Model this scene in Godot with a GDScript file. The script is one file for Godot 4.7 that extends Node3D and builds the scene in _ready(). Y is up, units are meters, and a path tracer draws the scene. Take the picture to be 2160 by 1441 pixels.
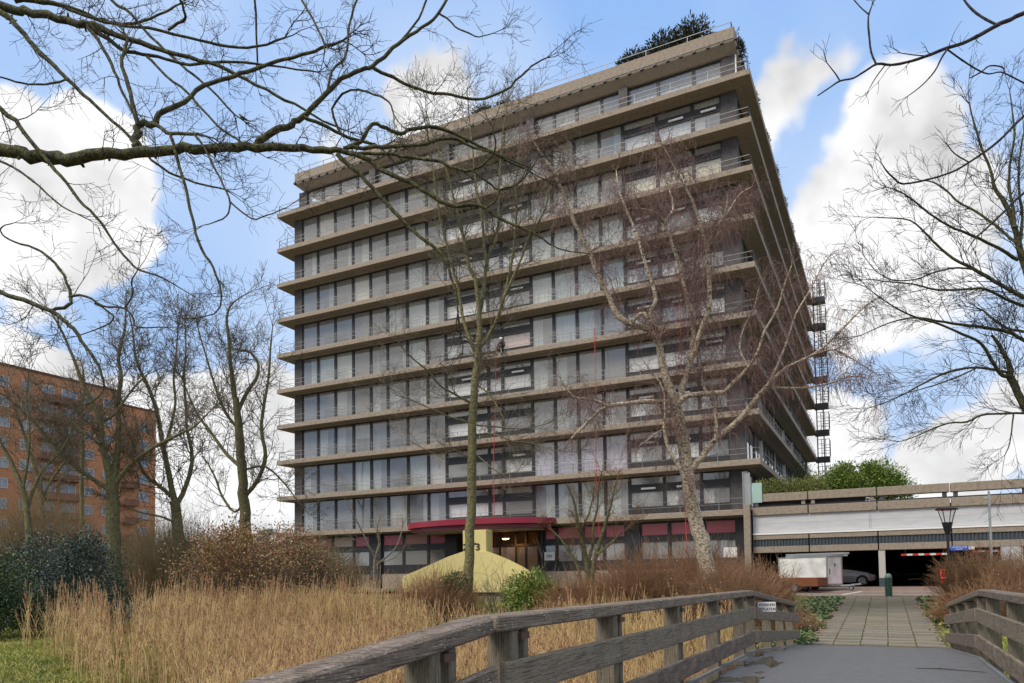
extends Node3D
# Street-side park bridge, shrubs and bare trees before a ten-storey concrete apartment block.
# x runs right along the facade, -z runs away from the viewer, y = 0 is eye level.

var TREES := {
	"overhang": [
		[-12.674,3.911,-3.507,0.173,-11.854,4.676,-3.819,0.149,-10.853,5.088,-4.24,0.119,-10.039,5.177,-4.598,0.096,-9.236,5.152,-4.956,0.076,-8.971,5.106,-5.076,0.073,-8.682,5.026,-5.208,0.073,-8.365,5.012,-5.349,0.067,-8.021,5.063,-5.499,0.061,-7.654,5.058,-5.662,0.059,-7.288,5.058,-5.824,0.056,-6.976,5.055,-5.962,0.053,-6.614,5.055,-6.123,0.05,-6.304,5.046,-6.26,0.047,-5.997,5.021,-6.397,0.041,-5.69,4.99,-6.534,0.039,-5.487,4.97,-6.625,0.033],
		[-5.487,4.97,-6.625,0.03,-5.266,4.876,-6.692,0.029,-5.1,4.761,-6.741,0.027,-4.882,4.606,-6.804,0.026,-4.559,4.403,-6.899,0.024,-4.25,4.192,-6.986,0.023,-4.008,4.164,-7.056,0.021,-3.847,4.103,-7.102,0.02,-3.651,3.946,-7.155,0.016,-3.351,3.779,-7.239,0.012,-3.061,3.562,-7.317,0.008,-2.764,3.479,-7.399,0.005],
		[-5.462,4.991,-6.637,0.025,-5.327,5.104,-6.771,0.024,-5.243,5.36,-6.888,0.022,-5.126,5.345,-7.007,0.023,-5.013,5.308,-7.126,0.023,-4.897,5.393,-7.237,0.021,-4.691,5.458,-7.431,0.022,-4.533,5.421,-7.59,0.02,-4.244,5.29,-7.89,0.018,-4.094,5.219,-8.045,0.015,-3.94,5.153,-8.2,0.012,-3.754,5.057,-8.39,0.008],
		[-5.437,5.002,-6.649,0.022,-5.178,5.05,-6.845,0.022,-4.916,5.087,-7.044,0.021,-4.68,5.142,-7.221,0.021,-4.599,5.198,-7.282,0.02,-4.395,5.222,-7.434,0.018,-4.245,5.145,-7.557,0.014,-3.973,5.075,-7.769,0.011,-3.744,4.987,-7.951,0.009],
		[-5.341,4.929,-6.701,0.022,-4.952,4.885,-6.812,0.02,-4.722,4.817,-6.878,0.019,-4.441,4.743,-6.958,0.019,-4.185,4.622,-7.031,0.017,-4.016,4.574,-7.078,0.016,-3.83,4.658,-7.118,0.013,-3.729,4.784,-7.122,0.011,-3.725,4.968,-7.064,0.008],
		[-3.956,4.505,-6.972,0.01,-3.817,4.396,-7.109,0.011,-3.739,4.331,-7.186,0.011,-3.613,4.376,-7.29,0.009,-3.508,4.531,-7.384,0.008,-3.493,4.682,-7.42,0.007],
		[-5.527,4.932,-6.607,0.028,-5.378,4.767,-6.66,0.026,-5.219,4.596,-6.717,0.025,-4.955,4.278,-6.81,0.023,-4.761,4.029,-6.877,0.022,-4.539,3.819,-6.957,0.02,-4.385,3.682,-7.012,0.019,-4.29,3.47,-7.038,0.016,-4.214,3.189,-7.051,0.013,-4.188,2.966,-7.044,0.011],
		[-3.824,4.078,-7.059,0.013,-3.708,4.133,-7.066,0.012,-3.636,4.238,-7.044,0.01,-3.445,4.254,-7.068,0.009,-3.34,4.321,-7.067,0.008],
		[-6.444,5.085,-6.25,0.045,-6.384,5.203,-6.309,0.042,-6.249,5.356,-6.43,0.039,-6.127,5.466,-6.536,0.037,-6.044,5.539,-6.607,0.034,-5.965,5.675,-6.683,0.031,-5.844,5.88,-6.796,0.029,-5.72,6.088,-6.911,0.027,-5.547,6.222,-7.056,0.026,-5.437,6.291,-7.148,0.026,-5.284,6.506,-7.282,0.023,-5.152,6.688,-7.398,0.021,-4.971,6.898,-7.551,0.019,-4.811,7.113,-7.688,0.018,-4.71,7.384,-7.791,0.017],
		[-5.485,6.34,-7.23,0.021,-5.185,6.184,-7.47,0.019,-4.98,6.116,-7.629,0.018,-4.711,6.106,-7.827,0.018,-4.469,6.075,-8.007,0.017,-4.185,6.211,-8.209,0.015,-3.984,6.442,-8.356,0.012,-3.882,6.582,-8.432,0.011,-3.713,6.715,-8.552,0.008],
		[-5.874,5.911,-6.831,0.017,-5.878,6.236,-6.924,0.015,-5.782,6.47,-7.059,0.015,-5.804,6.843,-7.15,0.015,-5.808,7.223,-7.251,0.014,-5.751,7.538,-7.371,0.012],
		[-5.421,6.673,-7.47,0.015,-5.241,6.967,-7.632,0.014,-5.109,7.293,-7.764,0.014,-5.074,7.545,-7.824,0.012],
		[-4.841,7.158,-7.737,0.012,-4.687,7.019,-7.77,0.012,-4.594,6.904,-7.786,0.01,-4.443,6.812,-7.821,0.01,-4.323,6.739,-7.848,0.007,-4.142,6.75,-7.886,0.006],
		[-5.863,5.522,-7.08,0.015,-5.926,5.803,-6.978,0.015,-5.678,6.001,-7.037,0.013,-5.393,5.909,-7.134,0.012,-5.223,5.801,-7.191,0.01,-5.162,5.641,-7.203,0.009],
		[-6.004,5.491,-6.563,0.023,-5.855,5.444,-6.724,0.021,-5.706,5.374,-6.89,0.02,-5.549,5.334,-7.054,0.019,-5.389,5.299,-7.218,0.015],
		[-7.854,5.181,-5.703,0.048,-7.863,5.343,-5.739,0.046,-7.865,5.513,-5.783,0.043,-7.758,5.55,-5.895,0.037,-7.74,5.703,-5.946,0.032,-7.542,5.914,-6.158,0.028,-7.403,6.18,-6.322,0.027,-7.209,6.329,-6.518,0.025,-7.05,6.455,-6.677,0.024,-6.888,6.59,-6.837,0.023,-6.722,6.719,-7,0.021,-6.51,6.861,-7.205,0.022,-6.336,7.006,-7.371,0.019,-6.195,7.116,-7.506,0.016],
		[-7.854,5.482,-5.743,0.028,-7.964,5.734,-5.777,0.026,-8.142,6.113,-5.82,0.025,-8.301,6.423,-5.847,0.024,-8.357,6.775,-5.935,0.021,-8.377,6.909,-5.968,0.015],
		[-7.691,5.486,-5.825,0.026,-7.532,5.395,-5.82,0.023,-7.352,5.268,-5.808,0.022,-6.975,5.146,-5.794,0.019,-6.712,5.035,-5.781,0.011],
		[-7.333,5.254,-5.793,0.019,-7.272,5.101,-5.785,0.019,-7.181,4.871,-5.771,0.019,-7.04,4.546,-5.755,0.017,-6.926,4.229,-5.728,0.017,-6.828,3.991,-5.712,0.016,-6.694,3.7,-5.697,0.015,-6.517,3.452,-5.706,0.013,-6.41,3.242,-5.696,0.012,-6.353,3.038,-5.666,0.01,-6.38,2.88,-5.601,0.008,-6.541,2.795,-5.419,0.005],
		[-6.922,5.119,-5.783,0.014,-6.775,4.937,-5.79,0.013,-6.572,4.602,-5.78,0.012,-6.39,4.307,-5.77,0.011,-6.311,4.086,-5.739,0.01,-6.338,3.946,-5.673,0.008,-6.455,3.84,-5.522,0.005],
		[-6.428,4.245,-5.852,0.009,-6.187,4.03,-5.934,0.008,-6.028,4.048,-5.987,0.007,-5.814,4.108,-6.055,0.005],
		[-13.444,7.679,-4.274,0.117,-11.721,7.992,-5.05,0.084,-10.517,7.86,-5.609,0.061,-10.218,7.795,-5.75,0.055,-9.921,7.717,-5.89,0.051,-9.566,7.572,-6.059,0.048,-9.387,7.551,-6.142,0.045,-9.152,7.438,-6.255,0.038,-8.858,7.315,-6.395,0.035,-8.506,7.171,-6.562,0.03,-8.155,7.06,-6.728,0.027,-7.804,6.93,-6.895,0.024,-7.457,6.723,-7.062,0.021,-7.111,6.504,-7.229,0.019,-6.766,6.298,-7.396,0.016,-6.537,6.129,-7.507,0.014,-6.307,6.012,-7.617,0.013],
		[-9.352,7.523,-6.119,0.032,-9.102,7.277,-6.36,0.026,-8.872,7.221,-6.549,0.023,-8.635,7.194,-6.737,0.021,-8.396,7.154,-6.928,0.02,-8.149,7.225,-7.117,0.02,-7.798,7.277,-7.384,0.017,-7.392,7.27,-7.697,0.013,-7.03,7.254,-7.975,0.01],
		[-9.381,7.504,-6.105,0.026,-9.255,7.34,-6.123,0.024,-9.123,7.139,-6.136,0.022,-8.893,6.746,-6.151,0.02,-8.718,6.401,-6.151,0.017,-8.521,6.074,-6.162,0.012],
		[-10.563,8.105,-5.816,0.046,-10.327,8.158,-6.063,0.033,-10.167,8.17,-6.232,0.03,-9.927,8.118,-6.493,0.027,-9.764,8.075,-6.671,0.024,-9.589,8.116,-6.844,0.021,-9.454,8.193,-6.974,0.019,-9.229,8.407,-7.194,0.017,-9.116,8.553,-7.307,0.014],
		[-10.016,8.054,-6.206,0.02,-9.715,7.944,-6.424,0.02,-9.407,7.878,-6.641,0.02,-8.987,7.854,-6.93,0.02,-8.564,7.763,-7.226,0.019,-8.242,7.706,-7.449,0.019,-7.913,7.737,-7.67,0.017,-7.578,7.894,-7.89,0.014],
		[-9.085,8.034,-7.124,0.021,-8.791,8.059,-7.128,0.02,-8.71,8.117,-7.102,0.019,-8.67,8.231,-6.988,0.017],
		[-10.434,7.769,-4.889,0.045,-9.726,7.189,-5.189,0.036,-9.55,7.023,-5.263,0.033,-9.372,6.795,-5.337,0.03,-9.139,6.534,-5.434,0.027,-8.907,6.274,-5.531,0.024,-8.704,6.048,-5.615,0.022,-8.447,5.79,-5.723,0.021,-8.162,5.501,-5.841,0.018,-7.992,5.311,-5.912,0.016,-7.822,5.121,-5.982,0.015,-7.599,4.96,-6.075,0.013,-7.265,4.822,-6.212,0.012,-7.016,4.748,-6.314,0.009],
		[-8.862,6.243,-5.533,0.012,-8.959,6.143,-5.389,0.013,-9.091,6.045,-5.185,0.011,-9.187,6.034,-5.02,0.01,-9.255,6.028,-4.898,0.008],
		[-10.025,6.346,-4.719,0.043,-9.247,5.663,-4.953,0.031,-8.99,5.415,-5.027,0.025,-8.76,5.123,-5.088,0.024,-8.567,4.897,-5.139,0.022,-8.344,4.642,-5.199,0.019,-8.182,4.423,-5.238,0.018,-7.966,4.202,-5.297,0.016,-7.84,4.048,-5.328,0.015,-7.649,3.776,-5.371,0.013,-7.465,3.565,-5.417,0.012,-7.293,3.467,-5.468,0.011,-7.065,3.365,-5.535,0.008,-6.781,3.178,-5.615,0.005],
		[-9.172,4.958,-4.769,0.017,-8.998,4.885,-4.83,0.014,-8.765,4.751,-4.91,0.012,-8.501,4.53,-4.997,0.011,-8.238,4.283,-5.083,0.009,-8.068,4.185,-5.14,0.007],
		[-9.744,8.528,-6.543,0.022,-9.596,8.294,-6.588,0.021,-9.302,8.047,-6.689,0.02,-9.018,7.681,-6.78,0.018,-8.671,7.32,-6.895,0.017,-8.397,7.055,-6.985,0.017,-8.153,6.822,-7.066,0.015,-7.814,6.422,-7.173,0.013],
		[-8.681,7.078,-6.479,0.018,-8.374,6.749,-6.535,0.016,-8.004,6.416,-6.608,0.016,-7.553,5.892,-6.677,0.014,-7.181,5.598,-6.749,0.012],
		[-7.652,8.206,-7.389,0.015,-7.71,7.871,-7.473,0.014,-7.794,7.415,-7.582,0.013],
		[-6.884,7.961,-7.452,0.016,-6.57,7.452,-7.363,0.015,-6.273,6.918,-7.252,0.014],
		[-9.164,3.445,-4.177,0.036,-8.626,3.243,-4.37,0.028,-8.307,3.103,-4.483,0.025,-8.044,2.999,-4.576,0.024,-7.742,2.858,-4.683,0.022,-7.574,2.726,-4.74,0.021,-7.468,2.618,-4.775,0.02,-7.384,2.486,-4.799,0.017,-7.249,2.303,-4.84,0.016,-7.162,2.122,-4.861,0.012,-7.137,1.969,-4.856,0.01,-7.232,1.842,-4.783,0.007],
		[-7.856,2.9,-4.752,0.018,-7.737,2.987,-4.865,0.018,-7.742,3.082,-4.883,0.017,-7.854,3.338,-4.882,0.015,-8.046,3.546,-4.843,0.014,-8.229,3.673,-4.797,0.013,-8.5,3.782,-4.724,0.01,-8.654,3.881,-4.684,0.009,-8.682,3.969,-4.688,0.008,-8.592,4.039,-4.772,0.005],
		[-7.661,3.054,-4.842,0.013,-7.501,3.041,-4.894,0.013,-7.313,2.925,-4.954,0.011,-7.076,2.882,-5.031,0.01,-6.968,2.772,-5.063,0.01,-6.909,2.666,-5.075,0.009,-6.598,2.643,-5.174,0.006],
		[-7.438,2.975,-4.958,0.01,-7.231,2.823,-5.032,0.009,-7.305,2.712,-4.977,0.008,-7.533,2.591,-4.817,0.005],
		[-7.432,3.031,-5.295,0.009,-7.307,3.171,-5.306,0.008,-7.292,3.29,-5.276,0.008,-7.199,3.406,-5.281,0.006],
	],
	"corner_twig": [
		[1.839,4.347,-6.76,0.028,1.446,4.162,-6.496,0.022,0.999,3.946,-6.193,0.015,0.905,3.887,-6.129,0.015,0.827,3.844,-6.075,0.015,0.717,3.763,-6,0.013,0.594,3.682,-5.915,0.012,0.487,3.636,-5.842,0.011,0.351,3.561,-5.748,0.01,0.232,3.508,-5.666,0.009,0.143,3.482,-5.605,0.008,0.056,3.479,-5.543,0.008,-0.018,3.421,-5.491,0.007,-0.092,3.363,-5.439,0.006,-0.172,3.335,-5.383,0.006,-0.236,3.282,-5.338,0.005,-0.309,3.218,-5.287,0.004],
		[0.05,3.495,-5.566,0.007,0.024,3.592,-5.571,0.007,0.014,3.746,-5.593,0.007,0.014,3.881,-5.617,0.006,0.041,3.979,-5.649,0.004],
		[0.015,3.913,-5.639,0.005,-0.034,3.996,-5.658,0.004,-0.093,4.119,-5.686,0.004],
		[0.833,3.902,-6.164,0.009,0.745,4.017,-6.198,0.009,0.679,4.14,-6.232,0.008,0.636,4.27,-6.27,0.007],
		[0.49,3.59,-5.783,0.007,0.449,3.509,-5.744,0.006,0.407,3.414,-5.704,0.005,0.324,3.298,-5.633,0.004,0.234,3.207,-5.56,0.003],
		[0.49,3.59,-5.783,0.006,0.588,3.557,-5.904,0.006,0.682,3.531,-6.016,0.005,0.762,3.525,-6.104,0.005,0.85,3.567,-6.196,0.005,0.943,3.554,-6.298,0.005,1.026,3.538,-6.391,0.006],
		[0.633,3.455,-5.973,0.004,0.699,3.474,-5.972,0.005,0.755,3.501,-5.968,0.005,0.829,3.469,-5.973,0.005,0.835,3.428,-5.964,0.004],
		[-0.173,3.348,-5.404,0.005,-0.199,3.386,-5.367,0.004,-0.245,3.437,-5.308,0.003],
		[0.102,3.468,-5.571,0.004,0.053,3.391,-5.535,0.004,0.001,3.29,-5.495,0.002],
		[0.386,3.615,-5.841,0.004,0.294,3.588,-5.74,0.004,0.204,3.568,-5.639,0.003],
		[1.716,4.382,-7.817,0.016,1.164,3.838,-7.417,0.011,1.009,3.655,-7.302,0.01,0.876,3.519,-7.204,0.01,0.709,3.38,-7.082,0.009,0.599,3.301,-7.002,0.008,0.419,3.221,-6.872,0.008,0.225,3.163,-6.731,0.008,0.157,3.205,-6.675,0.007,0.107,3.255,-6.63,0.006,0.075,3.306,-6.596,0.004],
		[0.721,3.36,-7.031,0.006,0.612,3.399,-6.91,0.005,0.552,3.453,-6.829,0.004],
		[0.702,3.297,-6.912,0.005,0.682,3.188,-6.841,0.004,0.662,3.118,-6.79,0.003],
		[1.799,3.917,-8.331,0.015,1.21,3.374,-7.872,0.011,1.045,3.19,-7.739,0.01,0.903,3.032,-7.623,0.009,0.803,2.927,-7.542,0.007],
	],
	"right": [
		[5.305,-1.412,-21.797,0.517,4.962,0.006,-21.553,0.435,4.616,1.315,-21.313,0.348,3.881,2.63,-20.876,0.272,3.317,3.236,-20.562,0.163,2.965,3.752,-20.358,0.092,2.785,4.211,-20.245,0.082,2.676,4.452,-20.178,0.076,2.701,4.604,-20.183,0.06,2.613,4.887,-20.124,0.049,2.477,5.194,-20.04,0.041,2.328,5.402,-19.955,0.027],
		[2.676,4.43,-20.179,0.049,2.476,4.504,-20.008,0.043,2.328,4.734,-19.838,0.038,2.085,5.129,-19.551,0.032,1.697,5.309,-19.209,0.028,1.267,5.483,-18.832,0.024,0.841,5.582,-18.468,0.02,0.47,5.724,-18.141,0.017,0.106,5.941,-17.802,0.013,-0.161,6.132,-17.543,0.009],
		[4.609,4.141,-21.167,0.109,3.799,4.86,-20.94,0.06,3.057,5.384,-20.722,0.042,2.727,5.611,-20.624,0.039,2.342,5.73,-20.506,0.036,1.805,5.849,-20.341,0.031,1.262,5.981,-20.173,0.025,0.814,6.095,-20.033,0.02,0.304,6.02,-19.882,0.016,-0.007,5.906,-19.797,0.013,-0.372,5.751,-19.698,0.009],
		[3.177,5.79,-21.483,0.035,2.834,6.049,-21.768,0.032,2.491,6.585,-22.138,0.03,2.449,6.672,-22.193,0.021],
		[2.631,4.55,-20.15,0.033,2.228,4.597,-19.8,0.03,1.829,4.589,-19.456,0.028,1.384,4.46,-19.074,0.024,0.893,4.178,-18.644,0.021,0.506,3.918,-18.299,0.016,0.127,3.704,-17.962,0.011,-0.244,3.535,-17.632,0.008],
		[1.956,4.548,-19.362,0.019,1.552,4.3,-18.951,0.018,1.207,4.127,-18.6,0.016,0.775,3.936,-18.158,0.012,0.309,3.756,-17.675,0.008],
		[4.293,3.385,-21.046,0.049,3.481,3.508,-20.412,0.032,2.882,3.528,-19.948,0.028,2.389,3.499,-19.566,0.025,1.998,3.453,-19.264,0.024,1.703,3.294,-19.035,0.022,1.321,3.249,-18.736,0.019,0.938,3.079,-18.437,0.016,0.56,2.89,-18.139,0.011,0.327,2.811,-17.956,0.008],
		[2.566,3.381,-19.056,0.018,2.52,3.094,-18.979,0.015,2.451,2.724,-18.874,0.013,2.344,2.463,-18.765,0.009],
		[4.616,4.358,-21.16,0.098,3.748,5.875,-20.943,0.066,3.097,6.408,-20.738,0.05,2.813,6.6,-20.646,0.047,2.385,6.941,-20.508,0.042,2.05,7.197,-20.4,0.036,1.661,7.459,-20.272,0.031,1.325,7.835,-20.167,0.027,1.084,8.149,-20.094,0.023,0.791,8.468,-20.001,0.017,0.386,8.562,-19.865,0.014,-0.023,8.622,-19.729,0.01],
		[3.108,6.233,-20.866,0.039,2.684,6.346,-20.427,0.034,2.268,6.496,-19.982,0.031,1.858,6.432,-19.575,0.027,1.257,6.316,-18.972,0.022,0.775,6.36,-18.465,0.017,0.303,6.33,-17.973,0.013,-0.064,6.315,-17.583,0.009],
		[2.136,7.098,-20.333,0.025,1.729,7.123,-20.026,0.022,1.22,6.973,-19.65,0.019,0.815,6.776,-19.349,0.017,0.322,6.739,-18.978,0.013,-0.012,6.926,-18.699,0.01],
		[4.887,1.393,-22.566,0.23,4.515,3.984,-22.525,0.163,3.782,5.925,-22.277,0.118,3.446,7.277,-22.183,0.089,3.254,8.146,-22.132,0.075,3.17,8.645,-22.116,0.066,2.985,9.275,-22.057,0.051,2.788,9.658,-21.983,0.042,2.703,10.164,-21.965,0.034,2.515,10.802,-21.904,0.028,2.379,11.443,-21.867,0.022,2.292,11.958,-21.848,0.015],
		[3.137,8.555,-21.885,0.044,3.144,9.095,-22.015,0.039,3.107,9.644,-22.125,0.035,3.155,10.337,-22.306,0.03,3.323,11.184,-22.581,0.025,3.327,12.047,-22.771,0.019,3.311,12.632,-22.888,0.012],
		[3.245,8.124,-22.073,0.042,3.387,8.955,-22.383,0.036,3.379,9.807,-22.616,0.031,3.447,10.676,-22.885,0.025,3.628,11.565,-23.213,0.019],
		[3.134,7.624,-21.594,0.043,2.733,7.826,-21.197,0.038,2.306,7.987,-20.786,0.034,1.991,8.084,-20.484,0.031,1.577,8.206,-20.086,0.027,1.173,8.407,-19.672,0.022,0.876,8.616,-19.347,0.019,0.583,8.771,-19.04,0.016,0.291,8.823,-18.756,0.011],
		[3.14,8.132,-21.795,0.033,2.742,8.702,-21.877,0.031,2.356,9.158,-21.926,0.029,1.955,9.541,-21.954,0.026,1.757,9.86,-21.993,0.022,1.448,10.203,-22.017,0.019,1.125,10.349,-22.014,0.013],
	],
	"birch": [
		[-5.057,-0.734,-24.389,0.307,-5.151,0.188,-24.296,0.276,-5.265,0.926,-24.201,0.253,-5.445,1.726,-24.07,0.23,-5.602,2.803,-23.937,0.215,-5.691,3.878,-23.838,0.2,-5.825,4.846,-23.722,0.192,-5.928,5.477,-23.638,0.184],
		[-5.928,5.477,-23.638,0.154,-6.056,6.092,-23.471,0.138,-6.184,6.688,-23.307,0.13,-6.254,7.119,-23.2,0.122,-6.332,7.621,-23.077,0.114,-6.61,7.9,-22.874,0.106,-7.037,8.041,-22.594,0.098,-7.379,8.287,-22.356,0.091,-7.558,8.812,-22.173,0.083,-7.866,9.593,-21.878,0.075,-8.003,10.112,-21.719,0.07,-8.225,10.727,-21.496,0.064,-8.419,11.153,-21.319,0.06,-8.598,11.776,-21.119,0.052,-8.813,12.422,-20.894,0.044,-9.071,12.98,-20.659,0.037,-9.219,13.257,-20.53,0.027,-9.431,13.699,-20.339,0.015],
		[-6.285,7.565,-22.905,0.083,-6.42,7.928,-22.919,0.076,-6.491,8.424,-22.987,0.072,-6.358,8.873,-23.156,0.069,-6.472,9.429,-23.214,0.065,-6.673,10.062,-23.247,0.059,-6.833,10.683,-23.294,0.054,-7.04,11.381,-23.333,0.047,-7.196,11.806,-23.343,0.042,-7.353,12.217,-23.35,0.036,-7.58,12.934,-23.38,0.027,-7.692,13.654,-23.459,0.016],
		[-6.983,7.964,-22.421,0.068,-6.753,8.175,-22.443,0.067,-6.562,8.245,-22.481,0.064,-6.363,7.948,-22.51,0.06],
		[-5.901,5.446,-23.653,0.115,-5.694,6.217,-23.886,0.1,-5.524,6.948,-24.09,0.093,-5.409,7.936,-24.298,0.086,-5.558,8.806,-24.355,0.076,-5.677,9.483,-24.395,0.068,-5.828,10.287,-24.437,0.062,-6.022,10.963,-24.441,0.056,-6.173,11.487,-24.444,0.051,-6.323,11.963,-24.439,0.047,-6.088,12.44,-24.639,0.037,-6.197,13.149,-24.683,0.031,-6.365,13.742,-24.683,0.021],
		[-6.328,11.97,-24.455,0.035,-6.544,12.237,-24.196,0.03,-6.994,12.323,-23.78,0.024,-7.317,12.272,-23.493,0.016],
		[-5.646,6.384,-23.959,0.093,-5.264,7.321,-23.872,0.084,-5.015,8.033,-23.787,0.076,-4.787,8.48,-23.761,0.071,-4.723,9.137,-23.602,0.065,-4.713,9.773,-23.42,0.059,-4.749,10.496,-23.185,0.052,-4.9,11.221,-22.882,0.044,-5.073,11.788,-22.611,0.037,-5.324,12.305,-22.303,0.029,-5.533,12.817,-22.021,0.023,-5.711,13.221,-21.788,0.014],
		[-4.737,10.351,-23.32,0.04,-4.493,11.049,-23.659,0.035,-4.112,11.77,-24.095,0.029,-3.854,12.316,-24.399,0.02,-3.524,12.618,-24.714,0.014],
		[-5.693,9.15,-24.692,0.043,-5.542,10.028,-24.955,0.04,-5.371,10.83,-25.212,0.037,-4.884,11.657,-25.672,0.03,-4.603,12.576,-26.008,0.021,-4.537,13.318,-26.186,0.015],
		[-5.612,3.34,-23.905,0.115,-5.198,3.767,-24.009,0.107,-4.795,4.297,-24.093,0.099,-3.928,5.061,-24.326,0.083,-3.202,5.953,-24.484,0.068,-2.592,6.516,-24.641,0.049,-1.807,6.89,-24.888,0.039,-1.212,7.371,-25.049,0.031,-0.384,8.223,-25.246,0.024,0.021,8.487,-25.362,0.015],
		[-1.797,6.853,-24.753,0.03,-1.22,6.96,-24.972,0.025,-0.699,6.639,-25.183,0.019,-0.055,6.136,-25.442,0.011],
		[-2.955,5.867,-24.443,0.04,-2.19,5.811,-24.633,0.033,-1.514,5.85,-24.793,0.027,-0.841,6.047,-24.934,0.021,-0.319,5.933,-25.06,0.016,-0.107,5.163,-25.017,0.009],
		[-3.181,5.915,-24.327,0.045,-2.876,6.639,-24.666,0.041,-2.606,7.455,-24.997,0.035,-2.329,8.45,-25.364,0.031,-1.91,9.3,-25.788,0.025,-1.552,10.161,-26.169,0.019,-1.337,10.513,-26.369,0.013],
		[-4.726,4.235,-23.746,0.06,-4.7,4.963,-24.003,0.056,-4.822,5.641,-24.167,0.052,-5.091,6.037,-24.193,0.046,-5.231,6.735,-24.348,0.034,-5.315,7.427,-24.521,0.024],
		[-5.843,5.568,-23.677,0.1,-5.518,5.793,-23.755,0.092,-4.864,5.817,-23.957,0.084,-4.455,5.839,-24.082,0.076,-4.118,6.163,-24.147,0.068,-3.697,6.568,-24.227,0.057,-3.428,6.977,-24.248,0.048,-3.189,7.626,-24.204,0.039,-2.775,8.317,-24.222,0.031,-2.538,9.007,-24.164,0.024,-2.311,9.551,-24.134,0.015],
		[-3.67,6.52,-24.051,0.037,-3.946,7.199,-24.159,0.033,-3.831,7.964,-24.471,0.028,-3.576,8.662,-24.849,0.023,-3.452,9.367,-25.138,0.016],
		[-6.007,5.57,-23.594,0.092,-6.221,5.576,-23.35,0.084,-6.841,5.504,-22.645,0.072,-7.619,5.246,-21.743,0.059,-7.917,4.892,-21.349,0.044,-8.169,4.485,-20.978,0.03,-8.366,4.165,-20.683,0.017],
		[-7.442,5.201,-21.544,0.041,-7.791,5.371,-21.242,0.035,-8.27,5.434,-20.848,0.03,-8.474,5.689,-20.636,0.024,-8.59,5.959,-20.48,0.016],
		[-5.394,2.008,-23.746,0.068,-5.694,3.217,-23.472,0.068,-6.051,3.987,-23.211,0.065,-6.157,4.647,-23.092,0.06,-6.093,5.198,-23.069,0.048,-6.142,5.914,-22.973,0.03,-6.363,6.362,-22.814,0.018],
		[-5.867,4.801,-23.703,0.046,-6.2,4.669,-23.196,0.03,-6.513,4.305,-22.646,0.022,-6.76,3.956,-22.175,0.015],
	],
	"centre": [
		[-13.677,-0.743,-23.41,0.22,-13.595,-0.105,-23.42,0.191,-13.507,1.188,-23.399,0.176,-13.39,2.912,-23.371,0.169,-13.32,4.637,-23.32,0.161,-13.245,6.017,-23.288,0.154,-13.144,7.223,-23.278,0.139,-13.03,7.912,-23.301,0.132,-12.977,8.602,-23.293,0.117,-12.93,9.119,-23.291,0.103],
		[-12.932,9.033,-23.294,0.088,-12.877,9.939,-23.145,0.08,-12.905,10.756,-22.97,0.073,-13.061,11.162,-22.804,0.068,-13.112,11.728,-22.665,0.062,-13.169,12.37,-22.507,0.055,-13.255,13.008,-22.333,0.049,-13.34,13.641,-22.161,0.043,-13.424,14.27,-21.988,0.036,-13.581,14.894,-21.777,0.028,-13.736,15.513,-21.566,0.021,-13.874,16.281,-21.333,0.014],
		[-12.914,9.602,-23.274,0.077,-12.777,10.713,-23.41,0.071,-12.726,11.434,-23.478,0.066,-12.595,11.977,-23.578,0.062,-12.402,12.522,-23.712,0.056,-12.351,13.436,-23.789,0.051,-12.363,14.356,-23.835,0.045,-12.327,15.282,-23.905,0.037,-12.288,16.026,-23.965,0.03,-12.233,16.773,-24.034,0.023,-12.087,17.901,-24.169,0.015],
		[-12.642,11.358,-23.323,0.059,-12.823,12.514,-23.464,0.053,-12.975,13.492,-23.58,0.048,-13.208,14.486,-23.658,0.042,-13.362,15.492,-23.771,0.038,-13.517,16.512,-23.884,0.031,-13.673,17.545,-23.996,0.023,-13.844,18.803,-24.136,0.016],
		[-12.954,8.343,-23.317,0.069,-12.54,8.912,-23.4,0.066,-12.299,9.319,-23.434,0.063,-11.999,10.067,-23.435,0.058,-11.803,10.698,-23.409,0.052,-11.622,11.342,-23.372,0.048,-11.429,12.301,-23.28,0.043,-11.312,13.094,-23.182,0.036,-11.27,13.881,-23.047,0.029,-11.139,14.66,-22.957,0.021,-10.965,15.74,-22.826,0.014],
		[-11.885,9.971,-23.213,0.049,-11.575,10.598,-23.255,0.046,-11.212,11.317,-23.306,0.042,-10.928,12.033,-23.321,0.036,-10.587,12.502,-23.399,0.031,-10.323,12.972,-23.443,0.027,-10.125,13.601,-23.431,0.021,-9.858,14.145,-23.464,0.014],
		[-13.086,8.086,-23.264,0.069,-13.382,8.973,-23.139,0.065,-13.538,9.595,-23.076,0.06,-13.647,10.485,-23.041,0.056,-13.804,11.112,-22.977,0.052,-13.93,11.74,-22.928,0.047,-14.119,12.55,-22.852,0.043,-14.278,13.273,-22.789,0.039,-14.405,14.36,-22.747,0.034,-14.533,15.269,-22.702,0.028,-14.646,16.183,-22.664,0.022,-14.838,17.285,-22.591,0.015],
		[-13.326,6.363,-23.23,0.048,-13.675,6.616,-22.747,0.041,-13.994,6.849,-22.298,0.035,-14.204,7.285,-21.857,0.03,-14.484,7.628,-21.386,0.025,-14.696,7.969,-20.978,0.021,-14.802,8.243,-20.71,0.014],
		[-13.38,5.639,-23.239,0.034,-13.856,5.799,-22.7,0.029,-14.255,6.009,-22.223,0.024,-14.752,6.284,-21.615,0.019,-15.082,6.41,-21.222,0.014],
		[-13.147,5.204,-23.378,0.04,-12.49,5.176,-23.395,0.033,-11.731,4.846,-23.398,0.027,-10.991,4.693,-23.405,0.021,-10.085,4.359,-23.394,0.014],
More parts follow.
